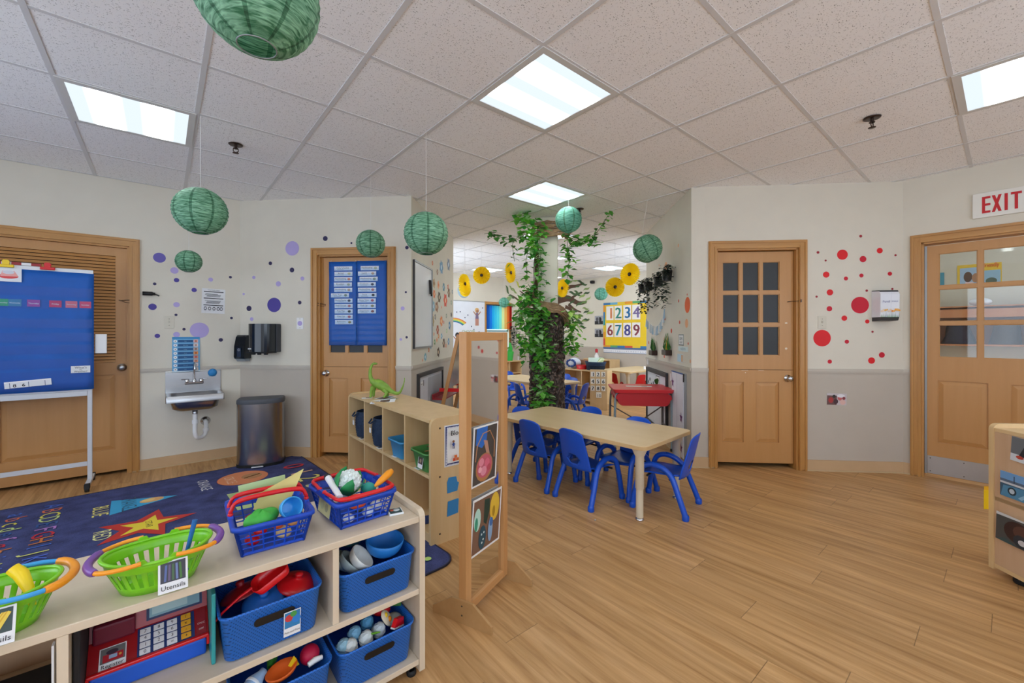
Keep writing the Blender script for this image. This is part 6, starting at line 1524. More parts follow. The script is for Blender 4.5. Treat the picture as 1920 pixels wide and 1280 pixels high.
# third table with red chairs
make_table('table', .72, 1.3, .57, 'third birch table at the far right, with red chairs pushed in', UV(7.0, 4.69), 130)
chair_red = make_chair('c01418', 'school_chair')
GR_ = 'red chairs at the far right table'
chair(2.00, 8.18, 60, 'red chair under the third table, leftmost', GR_, chair_red, .78)
chair(2.30, 7.86, 120, 'red chair in the middle under the third table', GR_, chair_red, .78)
chair(2.66, 8.22, 150, 'red chair under the third table, beside the return wall', GR_, chair_red, .78)
b = MB('white'); b.lathe([(.022, 0), (.018, .05), (.02, .055), (.0001, .056)], 12); b.build('cup', loc=UV(7.1, 4.5, .571), label='small white cup on the third table', cat='cup')

# red desk
dk = Vector((1.425, 4.66, 0))
t = empty('school_desk', dk, -6, 'red plastic desk with a storage box and steel tube legs, beyond the near table', 'desk')
b = MB('red_top'); HD = .66
loft(b, [rring(.61, .52, .05, HD - .035, 6), rring(.64, .54, .055, HD - .005, 6), rring(.63, .53, .05, HD, 6)], smooth=False); b.add(rring(.63, .53, .05, HD, 6), [list(range(28))]); b.build('desktop', t)
b = MB('b8101a'); R = []
pts = []
for (cx, cz, a0) in ((.235, HD - .10, 0), (-.235, HD - .10, 90), (-.215, HD - .115, 180), (.215, HD - .115, 270)):
    for i in range(6): a = rad(a0 + 18 * i); pts.append((cx + .055 * math.cos(a), cz + .06 * math.sin(a)))
b.prism(pts, -.235, .22); b.build('storage_box', t)
for sx in (-1, 1):
    for (y, k) in ((-.19, 1), (.20, 1)):
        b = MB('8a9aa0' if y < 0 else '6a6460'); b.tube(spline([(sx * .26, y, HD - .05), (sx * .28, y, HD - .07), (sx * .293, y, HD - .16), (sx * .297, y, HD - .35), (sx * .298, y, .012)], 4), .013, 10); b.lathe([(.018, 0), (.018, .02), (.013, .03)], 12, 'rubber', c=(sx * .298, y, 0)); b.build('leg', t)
    b = MB('6a6460'); b.tube([(sx * .297, -.19, .22), (sx * .297, .20, .22)], .009, 8); b.build('brace', t)
b = MB('6a6460'); b.tube([(-.297, .195, .42), (.297, -.185, .12)], .007, 8); b.tube([(.297, .195, .42), (-.297, -.185, .12)], .007, 8); b.build('cross_brace', t)
b = MB('paper'); b.box(-.14, .14, -.035, .035, 0, .0012); b.box(.03, .09, -.015, .015, .0012, .0016, '7a6a72'); b.build('paper_strip', loc=(dk.x + .0, dk.y + .03, HD + .0008), rz=-8, label='white strip of paper on the red desktop', cat='paper')
b = MB('leaf_d'); b.tube([(0, 0, 0), (.09, .04, .05)], [.05, .025], 12); b.build('green_cushion', loc=(dk.x + .34, dk.y + .40, .66), label='dark green rolled fabric behind the red desk', cat='fabric')

# number stand, low shelves and their things
ns = FL(1124, 778)
t = empty('number_stand', (1.44, 6.86, 0), -12, 'plywood number board with tiles one to nine, standing by the third table', 'number board')
b = MB('birch'); b.box(-.155, .125, -.010, .010, .001, .66, bev=.003); b.box(.08, .10, .0105, .22, .001, .50); b.build('board', t)
b = MB('paper'); b.lay = .0105
for i in range(9): 
    x = -.110 + (i % 3) * .085; z = .585 - (i // 3) * .115
    b.fr(x - .036, x + .036, z - .046, z + .046, 'd8c09a'); b.fr(x - .030, x + .030, z - .040, z + .040, 'f0ece0'); b.text(str(i + 1), x, z - .032, .085, 'ink', bold=.002)
b.fr(-.055, .03, .20, .29, 'f0ece0'); b.text('10', -.012, .212, .07, 'ink')
b.build('number_tiles', t)
def low_shelf(name, loc, rz, L, H, D, label, cols=3, rows=1):
    t = empty(name, loc, rz, label, 'shelf')
    for x in (0, L - .02): b = MB('birch'); b.box(x, x + .02, 0, D, .001, H - .0205); b.build('side_panel', t)
    b = MB('birch_x'); b.box(0, L, -.01, D, H - .02, H, bev=.002); b.build('top', t)
    b = MB('birch_x'); b.box(.0205, L - .0205, .01, D - .01, .05, .07)
    b.build('shelf_board', t)
    for r_ in range(1, rows + 0): b = MB('birch_x'); b.box(.0205, L - .0205, .01, D - .01, H * r_ / rows, H * r_ / rows + .02); b.build('shelf_board', t)
    b = MB('birch'); b.box(.0205, L - .0205, D - .008, D, .0705, H - .0205); b.build('back_panel', t)
    for i in range(1, cols): b = MB('birch'); b.box(L * i / cols - .009, L * i / cols + .009, .01, D - .0085, .0705, H - .0205); b.build('divider', t)
    return t
s1 = FL(1056, 690, .60)
low_shelf('low_shelf', (s1.x, s1.y, 0), -50, .88, .60, .32, 'long low birch shelf with bins on top, right of the trunk in the far room', 2, 2)
def on1(x, y, z=.601): a = rad(-50); return Vector((s1.x + x * math.cos(a) - y * math.sin(a), s1.y + x * math.sin(a) + y * math.cos(a), z))
b = MB('navy'); b.lathe([(.13, 0), (.155, .12), (.165, .15), (.155, .15), (.14, .02), (.0001, .015)], 26, sx=1.25); b.build('fabric_tub', loc=on1(.64, .16), rz=-50, label='navy tub full of papers on the long low shelf', cat='tub')
b = MB('b8c88a'); 
for i in range(5): b.T = RZ(i * 14 - 20) @ RX(-50 + i * 6); b.box(-.13, .13, -.002 - i * .001, .002, -.02, .13, ['b8c88a', 'd8dcb0', 'e8e0c0', '9ab86a', 'c8d8c8'][i])
b.build('book_stack', loc=on1(.64, .16, .70), rz=-50, label='stack of pale green papers leaning in the navy tub', cat='papers')
b = MB('c8ccd4'); b.ball((0, 0, .10), (.13, .12, .10)); 
for i in range(14): a = i * 2.4; b.ball((.125 * math.cos(a) * .8, -.10, .10 + .06 * math.sin(a)), .022, '2a4a8a', 8, 6)
b.build('ball_bag', loc=on1(.14, .16, .600), rz=-50, label='white and blue bag of shapes at the left of the long low shelf', cat='bag')
b = MB('red'); b.lathe([(.075, 0), (.085, .075), (.078, .075), (.07, .005), (.0001, .005)], 22, sx=1.3); b.build('red_tub', loc=on1(.36, .11), rz=-50, label='red tub between the ball bag and the navy tub', cat='tub')
b = MB('8a4a2a'); b.box(-.28, .28, -.02, .02, .0, .16, '9a6a4a', bev=.006); b.build('wooden_box', loc=on1(.42, .28), rz=-50, label='brown wooden tray behind the tubs', cat='tray')
s2 = wat('H', 1.50, 0, .42)
low_shelf('low_shelf', s2, -50, .78, .66, .36, 'birch shelf against the far wall under the number chart', 3, 1)
p = wat('H', 1.76, .662, .25)
t = empty('small_bottle', p, 0, 'small white bottle with a red label on the far shelf', 'bottle')
b = MB('white'); b.lathe([(.05, 0), (.052, .06), (.045, .075), (.02, .12), (.018, .14), (.0001, .14)], 14); b.build('body', t)
b = MB('c02030'); b.lathe([(.030, .14), (.034, .22), (.0001, .235)], 12); b.build('cap', t)
low_shelf('low_shelf', wat('G', .55, 0, .45), 40, 1.1, .60, .36, 'birch shelf under the far window, left of the trunk', 3, 2)
t = empty('foam_cup', wat('G', 1.42, .601, .28), 0, 'big green cup with a leafy foam shape on the far left shelf', 'cup')
b = MB('2fa83a'); b.lathe([(.07, 0), (.10, .22), (.094, .22), (.06, .01), (.0001, .01)], 20); b.build('cup_body', t)
b = MB('2fa83a'); b.prism([(-.08, .10), (.05, .10), (.07, .28), (.03, .42), (-.01, .44), (-.03, .3)], -.012, .012); b.build('foam_shape', t)
b = MB('1a2a7a'); b.box(-.09, .09, -.002, .002, 0, .26); b.build('blue_folder', loc=wat('G', 1.28, .602, .20), rz=40, label='dark blue folder standing behind the green cup', cat='folder')
b = MB('ink'); b.tube([(0, 0, 0), (.1, .02, .03), (.2, -.02, .0)], [.03, .045, .03], 8); b.build('stuffed_animal', loc=wat('G', 2.2, .06, .5), rz=30, label='black soft toy lying on the floor by the far wall', cat='toy')
photo('wall_card', wat('G', 2.02, .98, .01), (0, 35, 40), .17, .13, [('r', (-.3, .3, -.3, .3), 'dfe4ec'), ('d', (0, 0, .15, .2), '3a4a6a')], 'small square card tilted on the far wall left of the trunk', '2a3a5a', border=.015)
b = MB('e8e8e8'); b.box(-.02, .02, -.006, -.0005, -.07, .07, bev=.002); b.build('outlet_strip', loc=wat('G', 1.93, .60), rz=40, label='white narrow outlet strip low on the far left wall', cat='outlet')
vine('hanging_plant', 'dark trailing plant hanging right of the far window', [tuple(wat('G', 1.72, 1.42, .08)), tuple(wat('G', 1.74, 1.2, .10)), tuple(wat('G', 1.70, 1.0, .10))], 130, .06, (.07, .03, .08), 41, ['leaf_e', '2a3f38'], cat='plant')

# curtain of the far window (behind it the lit pane)
t = empty('rainbow_curtain', wat('G', .93, 0, .028), 40, 'blue to red curtain across the top of the far window', 'curtain')
COLS = ['1a5ab0', '1f78d0', '2aa8d8', '48c0dc', '60ccd8', '8ad8c8', 'e8e0a0', 'f0b060', 'ec7030', 'c8201a']
for i, c_ in enumerate(COLS):
    m, nt, bs = new_mat('curtain_' + c_)
    bs.inputs['Base Color'].default_value = lin(c_); bs.inputs['Roughness'].default_value = .8
    tl = node(nt, 'ShaderNodeBsdfTranslucent'); tl.inputs[0].default_value = lin(c_); ms_ = node(nt, 'ShaderNodeMixShader'); ms_.inputs[0].default_value = .6
    lk(nt, bs.outputs[0], ms_.inputs[1]); lk(nt, tl.outputs[0], ms_.inputs[2]); lk(nt, ms_.outputs[0], nt.nodes['Material Output'].inputs[0]); MATS['curtain_' + c_] = m
b = MB('dark_grey'); nn = 60
for i in range(nn):
    x0, x1 = .78 * i / nn - .02, .78 * (i + 1) / nn - .02; c_ = COLS[int(i / nn * 10)]
    y0, y1 = .008 * math.sin(i * .9), .008 * math.sin((i + 1) * .9)
    b.add([(x0, y0, 1.36), (x1, y1, 1.36), (x1, y1, 1.93), (x0, y0, 1.93)], [(0, 1, 2, 3)], 'curtain_' + c_, True)
b.build('cloth', t)
b = MB('dark_grey'); b.tube([(-.04, .0, 1.94), (.80, 0, 1.94)], .008, 8); b.build('rod', t)
# poster board with rainbow
t = empty('poster_board', wat('G', .0, 0), 40, 'white whiteboard with a rainbow and three cartoon children on the far wall', 'poster')
b = MB('e4e8f0'); b.box(-.25, .865, -.012, -.0005, .92, 1.995); b.build('board', t)
b = MB('grey_metal'); b.box(-.26, .875, -.016, -.0005, 1.995, 2.01); b.box(.865, .878, -.016, -.0005, .92, 1.995); b.build('board_frame', t)
b = MB('paper'); b.lay = .0125
for i, c_ in enumerate(['e0702a', 'e8b83a', 'd8dc4a', '3aa88a', '2a5aa0']):
    r0 = .50 - i * .032; pts = [(-.0 + (r0) * math.cos(rad(a)) * .9, 1.30 + r0 * math.sin(rad(a)) * .62) for a in range(40, 115, 6)] + [(-.0 + (r0 - .03) * math.cos(rad(a)) * .9, 1.30 + (r0 - .03) * math.sin(rad(a)) * .62) for a in range(112, 38, -6)]
    b.flat(pts, c_)
b.text('CHOOSE', .40, 1.27, .09, '8aa84a'); b.text('TO BE KIND', .42, 1.21, .04, '6a7ab0')
def kid(x, z, hair, top, legs, s=1.0):
    b.fd(x, z, .06 * s, hair); b.fd(x + .01, z - .02, .038 * s, 'b07a5a'); b.flat([(x - .05 * s, z - .20 * s), (x + .05 * s, z - .20 * s), (x + .03 * s, z - .06 * s), (x - .03 * s, z - .06 * s)], top); b.flat([(x - .05 * s, z - .36 * s), (x + .05 * s, z - .36 * s), (x + .05 * s, z - .20 * s), (x - .05 * s, z - .20 * s)], legs); b.flat([(x + .03 * s, z - .09 * s), (x + .10 * s, z - .02 * s), (x + .11 * s, z - .04 * s), (x + .03 * s, z - .13 * s)], 'b07a5a'); b.flat([(x - .03 * s, z - .09 * s), (x - .10 * s, z - .02 * s), (x - .11 * s, z - .04 * s), (x - .03 * s, z - .13 * s)], 'b07a5a')
kid(.10, 1.22, '2a2a2a', 'a8c87a', '5a7aa0'); kid(.64, 1.80, 'e0b87a', '7a6a8a', 'c08a7a'); kid(.70, 1.24, '2a2220', 'e8e8e8', 'c02a3a')
for (x, z) in ((.08, 1.74), (.17, 1.75), (.80, 1.86), (.55, 1.35), (.48, 1.42), (.30, 1.62), (.38, 1.68), (.50, 1.04), (.42, 1.12)): b.fd(x, z, .016, '3a4a6a', n=6)
b.build('drawings', t)
# number chart on the right far wall
t = empty('number_chart', wat('H', 1.778, 0, 0), -50, 'colourful bulletin board of numbers one to ten on the far right wall', 'bulletin board')
b = MB('f0cc20'); b.box(0, 1.62, -.012, -.0005, .905, 1.985); b.lay = .0125
seg = ['3a7ab0', '6ab0d0', 'e8c83a', 'e89a2a', '5aa86a', '3a7ab0', 'd8503a', 'e8c83a']
for i in range(8):
    x = i * .2025; b.fr(x, x + .2025, 1.93, 1.985, seg[i]); b.fr(x, x + .2025, .93, .975, seg[(i + 3) % 8])
for i in range(6): z = .975 + i * .159; b.fr(0, .055, z, z + .159, ['d8503a', 'e89a2a', 'e8c83a', '3a9a9a', '3a7ab0', 'e89a2a'][i]); b.fr(1.565, 1.62, z, z + .159, seg[i])
b.fr(0, 1.62, .905, .93, '3a6aa0')
NC = ['e08a5a', '3a9a8a', '2a7ab8', '8a7ab0', '4a9a5a', 'a84a4a', '2a9ab0', '5a5aa8', '9a4a5a', '3a8a5a']
for i in range(10):
    x = ([wpx('H', q, 600)[0] - 1.778 for q in (1144.5, 1160, 1177, 1194)] + [1.36])[i % 5]; z = 1.735 - (i // 5) * .40
    b.fr(x - .105, x + .105, z - .165, z + .165, 'f0ece4'); b.text(str(i + 1), x, z - .125, .36, NC[i], bold=.010, max_w=.19)
b.build('board', t)
b = MB('e8eaf0'); b.box(0, 1.62, -.008, -.0005, .80, .895); b.lay = .0085; b.fr(0, 1.62, .885, .899, '3a6aa0'); b.fr(0, 1.62, .80, .81, '3a6aa0')
for i in range(26): b.text(chr(65 + i), .04 + i * .061, .83, .035, '4a5a8a')
b.build('letter_strip', t)
for (px, z, l) in ((1123, 1.58, 'upper black-and-white photo left of the number chart'), (1123, 1.27, 'lower black-and-white photo left of the number chart')):
    s_ = wpx('H', px, 620)[0]
    photo('photo', wat('H', s_, z, .003), (0, 0, -50), .25, .21, [('r', (-.5, .5, -.5, -.1), '26262a'), ('d', (-.2, .1, .15, .25), '55555c'), ('d', (.15, .05, .18, .3), '1a1a1e'), ('r', (-.05, .05, -.4, .4), '8a8a90')], l, 'a8a8b0', group='black-and-white photos on the far wall')
b = MB('ink'); b.box(-.04, .04, -.09, -.0005, -.035, .035, bev=.01); b.T = TR(0, -.09, 0) @ RX(90); b.lathe([(.03, 0), (.03, .02), (.0001, .021)], 14); b.build('wall_camera', loc=wat('H', wpx('H', 1113, 529)[0], wpx('H', 1113, 529)[1]), rz=-50, label='small black camera high on the far right wall', cat='camera')

# ================================================================ things on the two return walls
t = empty('whiteboard', wat('C', .045, 0, 0), 85, 'framed whiteboard on the narrow left wall among animal stickers', 'whiteboard')
b = MB('grey_metal'); W_ = .655
for (a, c, e, f) in ((0, W_, 1.10, 1.118), (0, W_, 1.982, 2.0), (0, .018, 1.118, 1.982), (W_ - .018, W_, 1.118, 1.982)): b.box(a, c, -.022, -.0005, e, f)
b.box(-.004, 0.0, -.024, -.0005, 1.10, 2.0, 'dark_grey'); b.build('frame', t)
b = MB('whiteboard'); b.box(.018, W_ - .018, -.012, -.001, 1.118, 1.982); b.build('board', t)
b = MB('ink'); b.tube([(W_ - .12, -.02, 1.86), (W_ - .13, -.03, 1.70)], .010, 8); b.tube([(W_ - .09, -.02, 1.86), (W_ - .08, -.03, 1.68)], .010, 8); b.build('marker', loc=wat('C', .045, 0), rz=85, label='pair of black markers hanging on the whiteboard', cat='marker')
t = empty('framed_board', wat('C', .167, 0, 0), 85, 'black-framed silver board low on the narrow left wall', 'board')
b = MB('dark_grey')
for (a, c, e, f) in ((0, 1.0, .30, .33), (0, 1.0, .795, .835), (0, .03, .33, .795), (.97, 1.0, .33, .795)): b.box(a, c, -.03, -.0005, e, f)
b.build('frame', t)
b = MB('dcdfe6'); b.box(.03, .97, -.012, -.001, .33, .795); b.lay = .0125; b.fr(.10, .22, .70, .74, 'f4f4f4'); b.text('Name', .14, .705, .03, 'ink'); b.fr(.19, .215, .69, .75, '3a3a40'); b.fr(.36, .97, .33, .76, 'b8bcc2'); b.build('board', t)
# animal stickers
stk = [(811, 493, 4, 'e07a5a'), (827.5, 501, 11, '6f9cc0'), (841, 496, 10, '7a8aa0'), (820, 510, 5, 'a07a60'), (813.5, 531, 8, 'c0a078'), (822, 534, 7, 'f0b088'), (832, 538, 7, '4a8aa0'), (840, 538, 4.5, 'd05a48'), (814, 551, 7, 'e87038'), (823.5, 557, 9, '5a4a3a'), (835, 563, 11, 'e8503a'), (841.5, 549, 8, '6a5038'), (848, 547, 4, '8a9aa0'), (812.5, 574, 9, '8ab4c8'), (819, 575, 9, '9a6a50'), (828, 576, 3, 'f0b8a0'),
       (846, 567, 4, '90a890'), (810, 590, 6, 'f0a878'), (811, 602, 9, 'a89058'), (816, 594, 5, '8a8a88'), (827.5, 602, 9, 'e89058'), (837, 592, 4, '90988a'), (832, 604, 3, 'd8503a'), (846, 590, 4, '2a2a2a'), (843, 610, 7, '5a90b8'), (820.5, 618, 8, 'b8604a'), (837.5, 620, 4, 'a8cc90'), (813.5, 626, 3, 'e8803a'), (822.5, 630, 4, 'e88a3a'), (828, 630, 5, '7ab0d0'), (819, 637, 4, 'f0b088'), (832, 643, 8, '6a5040'), (815, 641, 5, '7aa06a'), (807, 641, 11, '8ab4d8'), (841, 640, 6, '6fa0c8'), (836, 648, 3.5, 'e8704a'), (822, 660, 8, '5a4438'), (804, 656, 4, 'c8683a'), (797.5, 669, 7, '7ab4c0'), (792, 675, 3, 'f0b898')]
stk.sort(key=lambda q: q[1]); bounds = [(505, 'beside the top of'), (545, 'beside the upper half of'), (580, 'right of the middle of'), (612, 'right of the lower half of'), (650, 'near the lower edge of'), (700, 'below')]
def hue(h):
    r_, g_, b_ = [int(h[i:i + 2], 16) for i in (0, 2, 4)]
    if max(r_, g_, b_) < 60: return 'black'
    if b_ > r_ + 12: return 'blue'
    if g_ > r_ + 5: return 'green'
    if r_ > 215: return 'peach' if b_ > 110 else 'orange'
    return 'brown' if r_ < 190 or g_ < 130 else 'tan'
cnt = {}
tot = {}
for (px, py, h_, c_) in stk: k_ = (hue(c_), 'big' if h_ >= 7 else 'small'); tot[k_] = tot.get(k_, 0) + 1
ORD = ['highest', 'second highest', 'third highest', 'fourth highest', 'fifth highest', 'sixth highest', 'seventh highest', 'eighth highest', 'ninth highest', 'tenth highest']
for (px, py, h_, c_) in stk:
    s_, z = wpx('C', px, py); depth = 4.148 + s_ * math.sin(rad(85)); r_ = 1.25 * h_ * depth / FPX
    k_ = (hue(c_), 'big' if h_ >= 7 else 'small'); i_ = cnt.get(k_, 0); cnt[k_] = i_ + 1
    b = MB(c_); b.lay = .0004; n_ = 5 + (int(px) % 3)
    b.flat([(r_ * (.86 + .14 * math.cos(n_ * q * math.pi / 15)) * math.cos(q * math.pi / 15), r_ * (.86 + .14 * math.cos(n_ * q * math.pi / 15)) * math.sin(q * math.pi / 15)) for q in range(30)], c_)
    b.fd(0, 0, r_ * .35, {'blue': 'c8dce8', 'green': 'e0ecd0', 'orange': 'f0d0a0', 'brown': 'd8c0a0', 'tan': '7a5a3a', 'peach': 'e87a4a', 'black': '5a5a5a'}[hue(c_)], n=10)
    lab = ('the only %s %s sticker among the animals by the whiteboard' % (k_[1], k_[0])) if tot[k_] == 1 else '%s of the %s %s animal stickers on the whiteboard wall' % (ORD[i_] if i_ < tot[k_] - 1 else 'lowest', k_[1], k_[0])
    b.build('wall_sticker', loc=wat('C', s_, z), rz=85, label=lab, cat='sticker', group='animal stickers beside the whiteboard')
# stepped shelf plants on the right return wall
def hang_pot(px, py, label, seed, trail):
    s_, z = wpx('F', px, py); p = wat('F', s_, z, .07)
    t = empty('hanging_plant', p, -95, label, 'hanging plant', 'black pots with trailing greenery on the right return wall')
    b = MB('black'); b.lathe([(.045, -.06), (.058, .05), (.052, .05), (.045, -.05), (.0001, -.05)], 16); b.box(-.006, .006, .0, .069, -.02, -.01); b.build('pot', t)
    rn = random.Random(seed); b = MB('leaf_e')
    for i in range(90): leaf_at(b, Vector((rn.gauss(0, .05), rn.gauss(0, .03), .06 + rn.uniform(-.02, .05))), .032, rn, rn.choice(['leaf_e', '31483a', '1c2a22']), .4)
    for k, (dx, L) in enumerate(trail):
        for i in range(int(L / .012)): leaf_at(b, Vector((dx + rn.gauss(0, .010), -.02 + rn.gauss(0, .02), .03 - i * .012)), .042, rn, rn.choice(['leaf_e', '4a5a48', '2a3a2c']), .5)
    b.build('foliage', t)
hang_pot(1206.5 + 8, 541, 'lowest and farthest of the four black hanging plants', 51, [(-.07, .30), (-.03, .34), (.03, .36)])
hang_pot(1226, 536, 'second farthest of the four black hanging plants', 52, [(-.06, .38), (-.01, .26), (.05, .30), (.09, .34)])
hang_pot(1246, 527, 'third of the four black hanging plants, counted from the column', 53, [(-.03, .22), (.05, .28), (.09, .34)])
hang_pot(1263, 516, 'topmost and nearest of the four black hanging plants', 54, [(-.07, .30), (-.02, .40), (.04, .30), (.08, .24)])
t = empty('tassel_garland', wat('F', 0, 0, .01), -95, 'pale blue and white tassel garland draped under the hanging plants', 'garland')
b = MB('thread'); P = [wpx('F', *q) for q in ((1214, 596), (1222, 607), (1232, 612), (1240, 606), (1247, 590), (1250, 570))]; S = spline([(q[0], -.006, q[1]) for q in P], 6); b.tube(S, .002, 5); b.build('string', t)
for i, p in enumerate(S[1:-3:2]):
    b = MB(['c8d8e4', 'a8c4d8', 'e8e8e4'][i % 3]); b.tube([(p.x, -.008, p.z), (p.x, -.010, p.z - .02), (p.x, -.012, p.z - .11)], [.004, .007, .013], 7, flat=.4); b.build('tassel', t)
for (px, l) in ((1229.5, 'wall planter of green stems, the farther of two'), (1256, 'wall planter of green and yellow stems, the nearer of two')):
    s_, z = wpx('F', px, 664); t = empty('wall_planter', wat('F', s_, z), -95, l, 'planter', 'wall planters on the right return wall')
    b = MB('bronze'); b.box(-.085, .085, -.07, -.0005, -.01, .05, bev=.008)
    for x in (-.06, -.02, .02, .06): b.fd(x, .02, .014, 'c8b0a0'); 
    b.build('box', t); rn = random.Random(int(px)); b = MB('leaf_b')
    for i in range(26):
        x = rn.uniform(-.08, .08); b.tube([(x, -.035, .04), (x + rn.gauss(0, .02), -.035 + rn.gauss(0, .01), .08), (x + rn.gauss(0, .03), -.04, rn.uniform(.12, .24))], [.004, .005, .001], 4, rn.choice(['leaf_b', 'leaf_d', '6a8a4a', 'leaf_d', 'e0b83a' if px > 1240 else 'leaf_b']))
    b.build('stems', t)
def fw(name, px, py, w_, h_, draw, label, cat):
    s_, z = wpx('F', px, py); b = MB('paper'); b.box(-w_ / 2, w_ / 2, -.002, -.0005, -h_ / 2, h_ / 2); b.lay = .0022; draw(b); return b.build(name, loc=wat('F', s_, z), rz=-95, label=label, cat=cat)
fw('small_sign', 1277.5, 637, .16, .11, lambda b: (b.fr(-.08, .08, -.055, .055, '4a6a6a'), b.fr(-.072, .072, -.047, .047, 'e8eaea'), b.text('BEAR', 0, .0, .04, '3a4a4a'), b.text('HUNT', 0, -.035, .03, '3a4a4a')), 'small white sign with a teal border near the orange dots', 'sign')
fw('word_sticker', 1281, 654, .30, .05, lambda b: (b.fr(-.15, .15, -.025, .025, 'd8e8e8'), b.text('explore', 0, -.012, .05, '6a9ab0', max_w=.28)), 'pale blue lettered strip under the small sign', 'sticker')
fw('word_sticker', 1275.5, 671, .18, .08, lambda b: (b.fr(-.09, .09, -.04, .04, 'c0dcec'), b.fr(.04, .085, -.035, .035, 'e8b070')), 'pale blue card with an orange patch above the chair rail', 'sticker')
t = empty('framed_board', wat('F', .10, 0, 0), -95, 'dark-topped white board with paper notices below the rail, beyond the red desk', 'board')
b = MB('dark_grey')
for (a, c, e, f) in ((0, .95, .10, .13), (0, .95, .76, .81), (0, .02, .13, .76), (.93, .95, .13, .76)): b.box(a, c, -.03, -.0005, e, f)
b.build('frame', t)
b = MB('dfe3ea'); b.box(.02, .93, -.012, -.001, .13, .76); b.lay = .0125; b.fr(.46, .62, .52, .74, '4a4a52'); b.fr(.47, .61, .53, .73, 'f0f0f0'); b.text('KEEP', .54, .65, .04, 'ink'); b.fd(.54, .58, .018, 'ink')
for (x, z) in ((.08, .62), (.16, .66), (.24, .60), (.34, .63), (.12, .52), (.28, .50), (.38, .56)): b.fd(x, z, .025, '2a3038', n=6)
b.build('board', t)
t = empty('star_board', wat('F', 1.25, 0, 0), -95, 'tall white board with purple stars beside the right-hand dutch door', 'board')
b = MB('grey_metal'); b.box(0, .42, -.02, -.0005, .02, .86); b.build('frame', t)
b = MB('e8eaf2'); b.box(.012, .40, -.024, -.0205, .03, .85); b.lay = .0245; b.fr(.19, .195, .03, .85, '8a94a8'); b.fr(0, .42, .85, .862, '3a5aa0'); b.fr(.385, .42, .78, .86, 'ink')
for (x, z) in ((.05, .74), (.33, .42), (.33, .12)):
    b.flat([(x + (.045 if q % 2 == 0 else .020) * math.cos(rad(90 + 36 * q)), z + (.06 if q % 2 == 0 else .026) * math.sin(rad(90 + 36 * q))) for q in range(10)], '6a2a6a')
b.build('board', t)
for (px, py, l) in ((1213.5, 677, 'pair of white adhesive hooks below the rail, far end'), (1257, 706, 'white adhesive hook between the two low boards')):
    s_, z = wpx('F', px, py); b = MB('white'); b.box(-.035, -.012, -.012, -.0005, -.04, .04, bev=.003)
    if px < 1220: b.box(.012, .035, -.012, -.0005, -.04, .04, bev=.003)
    b.build('wall_hook', loc=wat('F', s_ + .06, z), rz=-95, label=l, cat='hook')

# easel in front of the left return wall
ez = Vector((-.545, 5.00, 0))
t = empty('easel', ez, 82, 'wooden A-frame easel with a chalkboard and red tray beside the mirror', 'easel')
for sx in (-1, 1):
    for sy in (-1, 1):
        b = MB('pine'); x = sx * .30; b.T = TR(x, sy * .0, 0)
        b.add([(-.012, sy * .30 - .02, 0), (.012, sy * .30 - .02, 0), (.012, sy * .30 + .02, 0), (-.012, sy * .30 + .02, 0), (-.012, sy * .02 - .02, 1.23), (.012, sy * .02 - .02, 1.23), (.012, sy * .02 + .02, 1.23), (-.012, sy * .02 + .02, 1.23)], [(3, 2, 1, 0), (4, 5, 6, 7), (0, 1, 5, 4), (1, 2, 6, 5), (2, 3, 7, 6), (3, 0, 4, 7)]); b.build('leg', t)
for sy in (-1, 1):
    b = MB('3a3e3c' if sy < 0 else 'whiteboard'); b.add([(-.287, sy * .175, .62), (.287, sy * .175, .62), (.287, sy * .045, 1.18), (-.287, sy * .045, 1.18)], [(0, 1, 2, 3)]); o = b.build('board', t); md = o.modifiers.new('t', 'SOLIDIFY'); md.thickness = .012
    b = MB('red_dark'); b.box(-.30, .30, sy * .255 - .07, sy * .255 + .07, .50, .512); b.box(-.30, .30, sy * .32 - .006, sy * .32 + .006, .50, .56); b.build('tray', t)
for sx in (-1, 1): b = MB('red'); b.box(sx * .297 - .006, sx * .297 + .006, -.24, .24, .595, .635, bev=.002); b.build('spreader', t)
b = MB('c8d0d4'); b.box(0, .5, 0, .3, .001, .62); b.build('wire_drawers', loc=(-.62, 5.9, 0), rz=40, label='pale plastic drawer cabinet behind the easel', cat='drawers')
b = MB('ink'); b.box(0, .4, -.012, -.001, .05, .45)

# ================================================================ right walls
t = empty('sanitizer_dispenser', wat('D', 1.655, 0, 0), -5, 'white sanitizer dispenser with orange flowers beside the exit door', 'dispenser')
b = MB('e8ebf2'); b.prism([(-.001, 1.40), (-.10, 1.40), (-.105, 1.60), (-.09, 1.628), (-.001, 1.635)], -.078, .078, plane='yz'); b.build('cover', t)
b = MB('dark_grey'); b.prism([(-.001, 1.628), (-.095, 1.622), (-.09, 1.636), (-.001, 1.642)], -.076, .076, plane='yz'); b.build('top_cap', t); b = MB('dark_grey'); b.prism([(-.001, 1.365), (-.095, 1.37), (-.105, 1.3995), (-.001, 1.3995)], -.074, .074, plane='yz'); b.build('base', t)
rn = random.Random(3); b = MB('paper'); b.T = TR(0, 0, 1.40) @ RX(1.4); b.lay = .1035
for i in range(16):
    x = -.072 + i * .0095; h_ = rn.uniform(.02, .06); b.flat([(x - .002, 0), (x + .002, 0), (x + .001, h_)], rn.choice(['3a8a5a', '2a6a6a', '7ab06a']))
for i in range(11): b.fd(-.070 + i * .014, rn.uniform(.04, .07), rn.uniform(.007, .012), rn.choice(['f0a030', 'f0b860', 'e88a3a', 'f0d8c0']), n=8)
b.text('Purell', -.038, .13, .026, '3a4a9a'); b.text('SINGLES', .032, .135, .014, '3a4a9a'); b.fr(.0, .0015, 0, .225, 'c8ccd8')
b.build('flower_print', t)
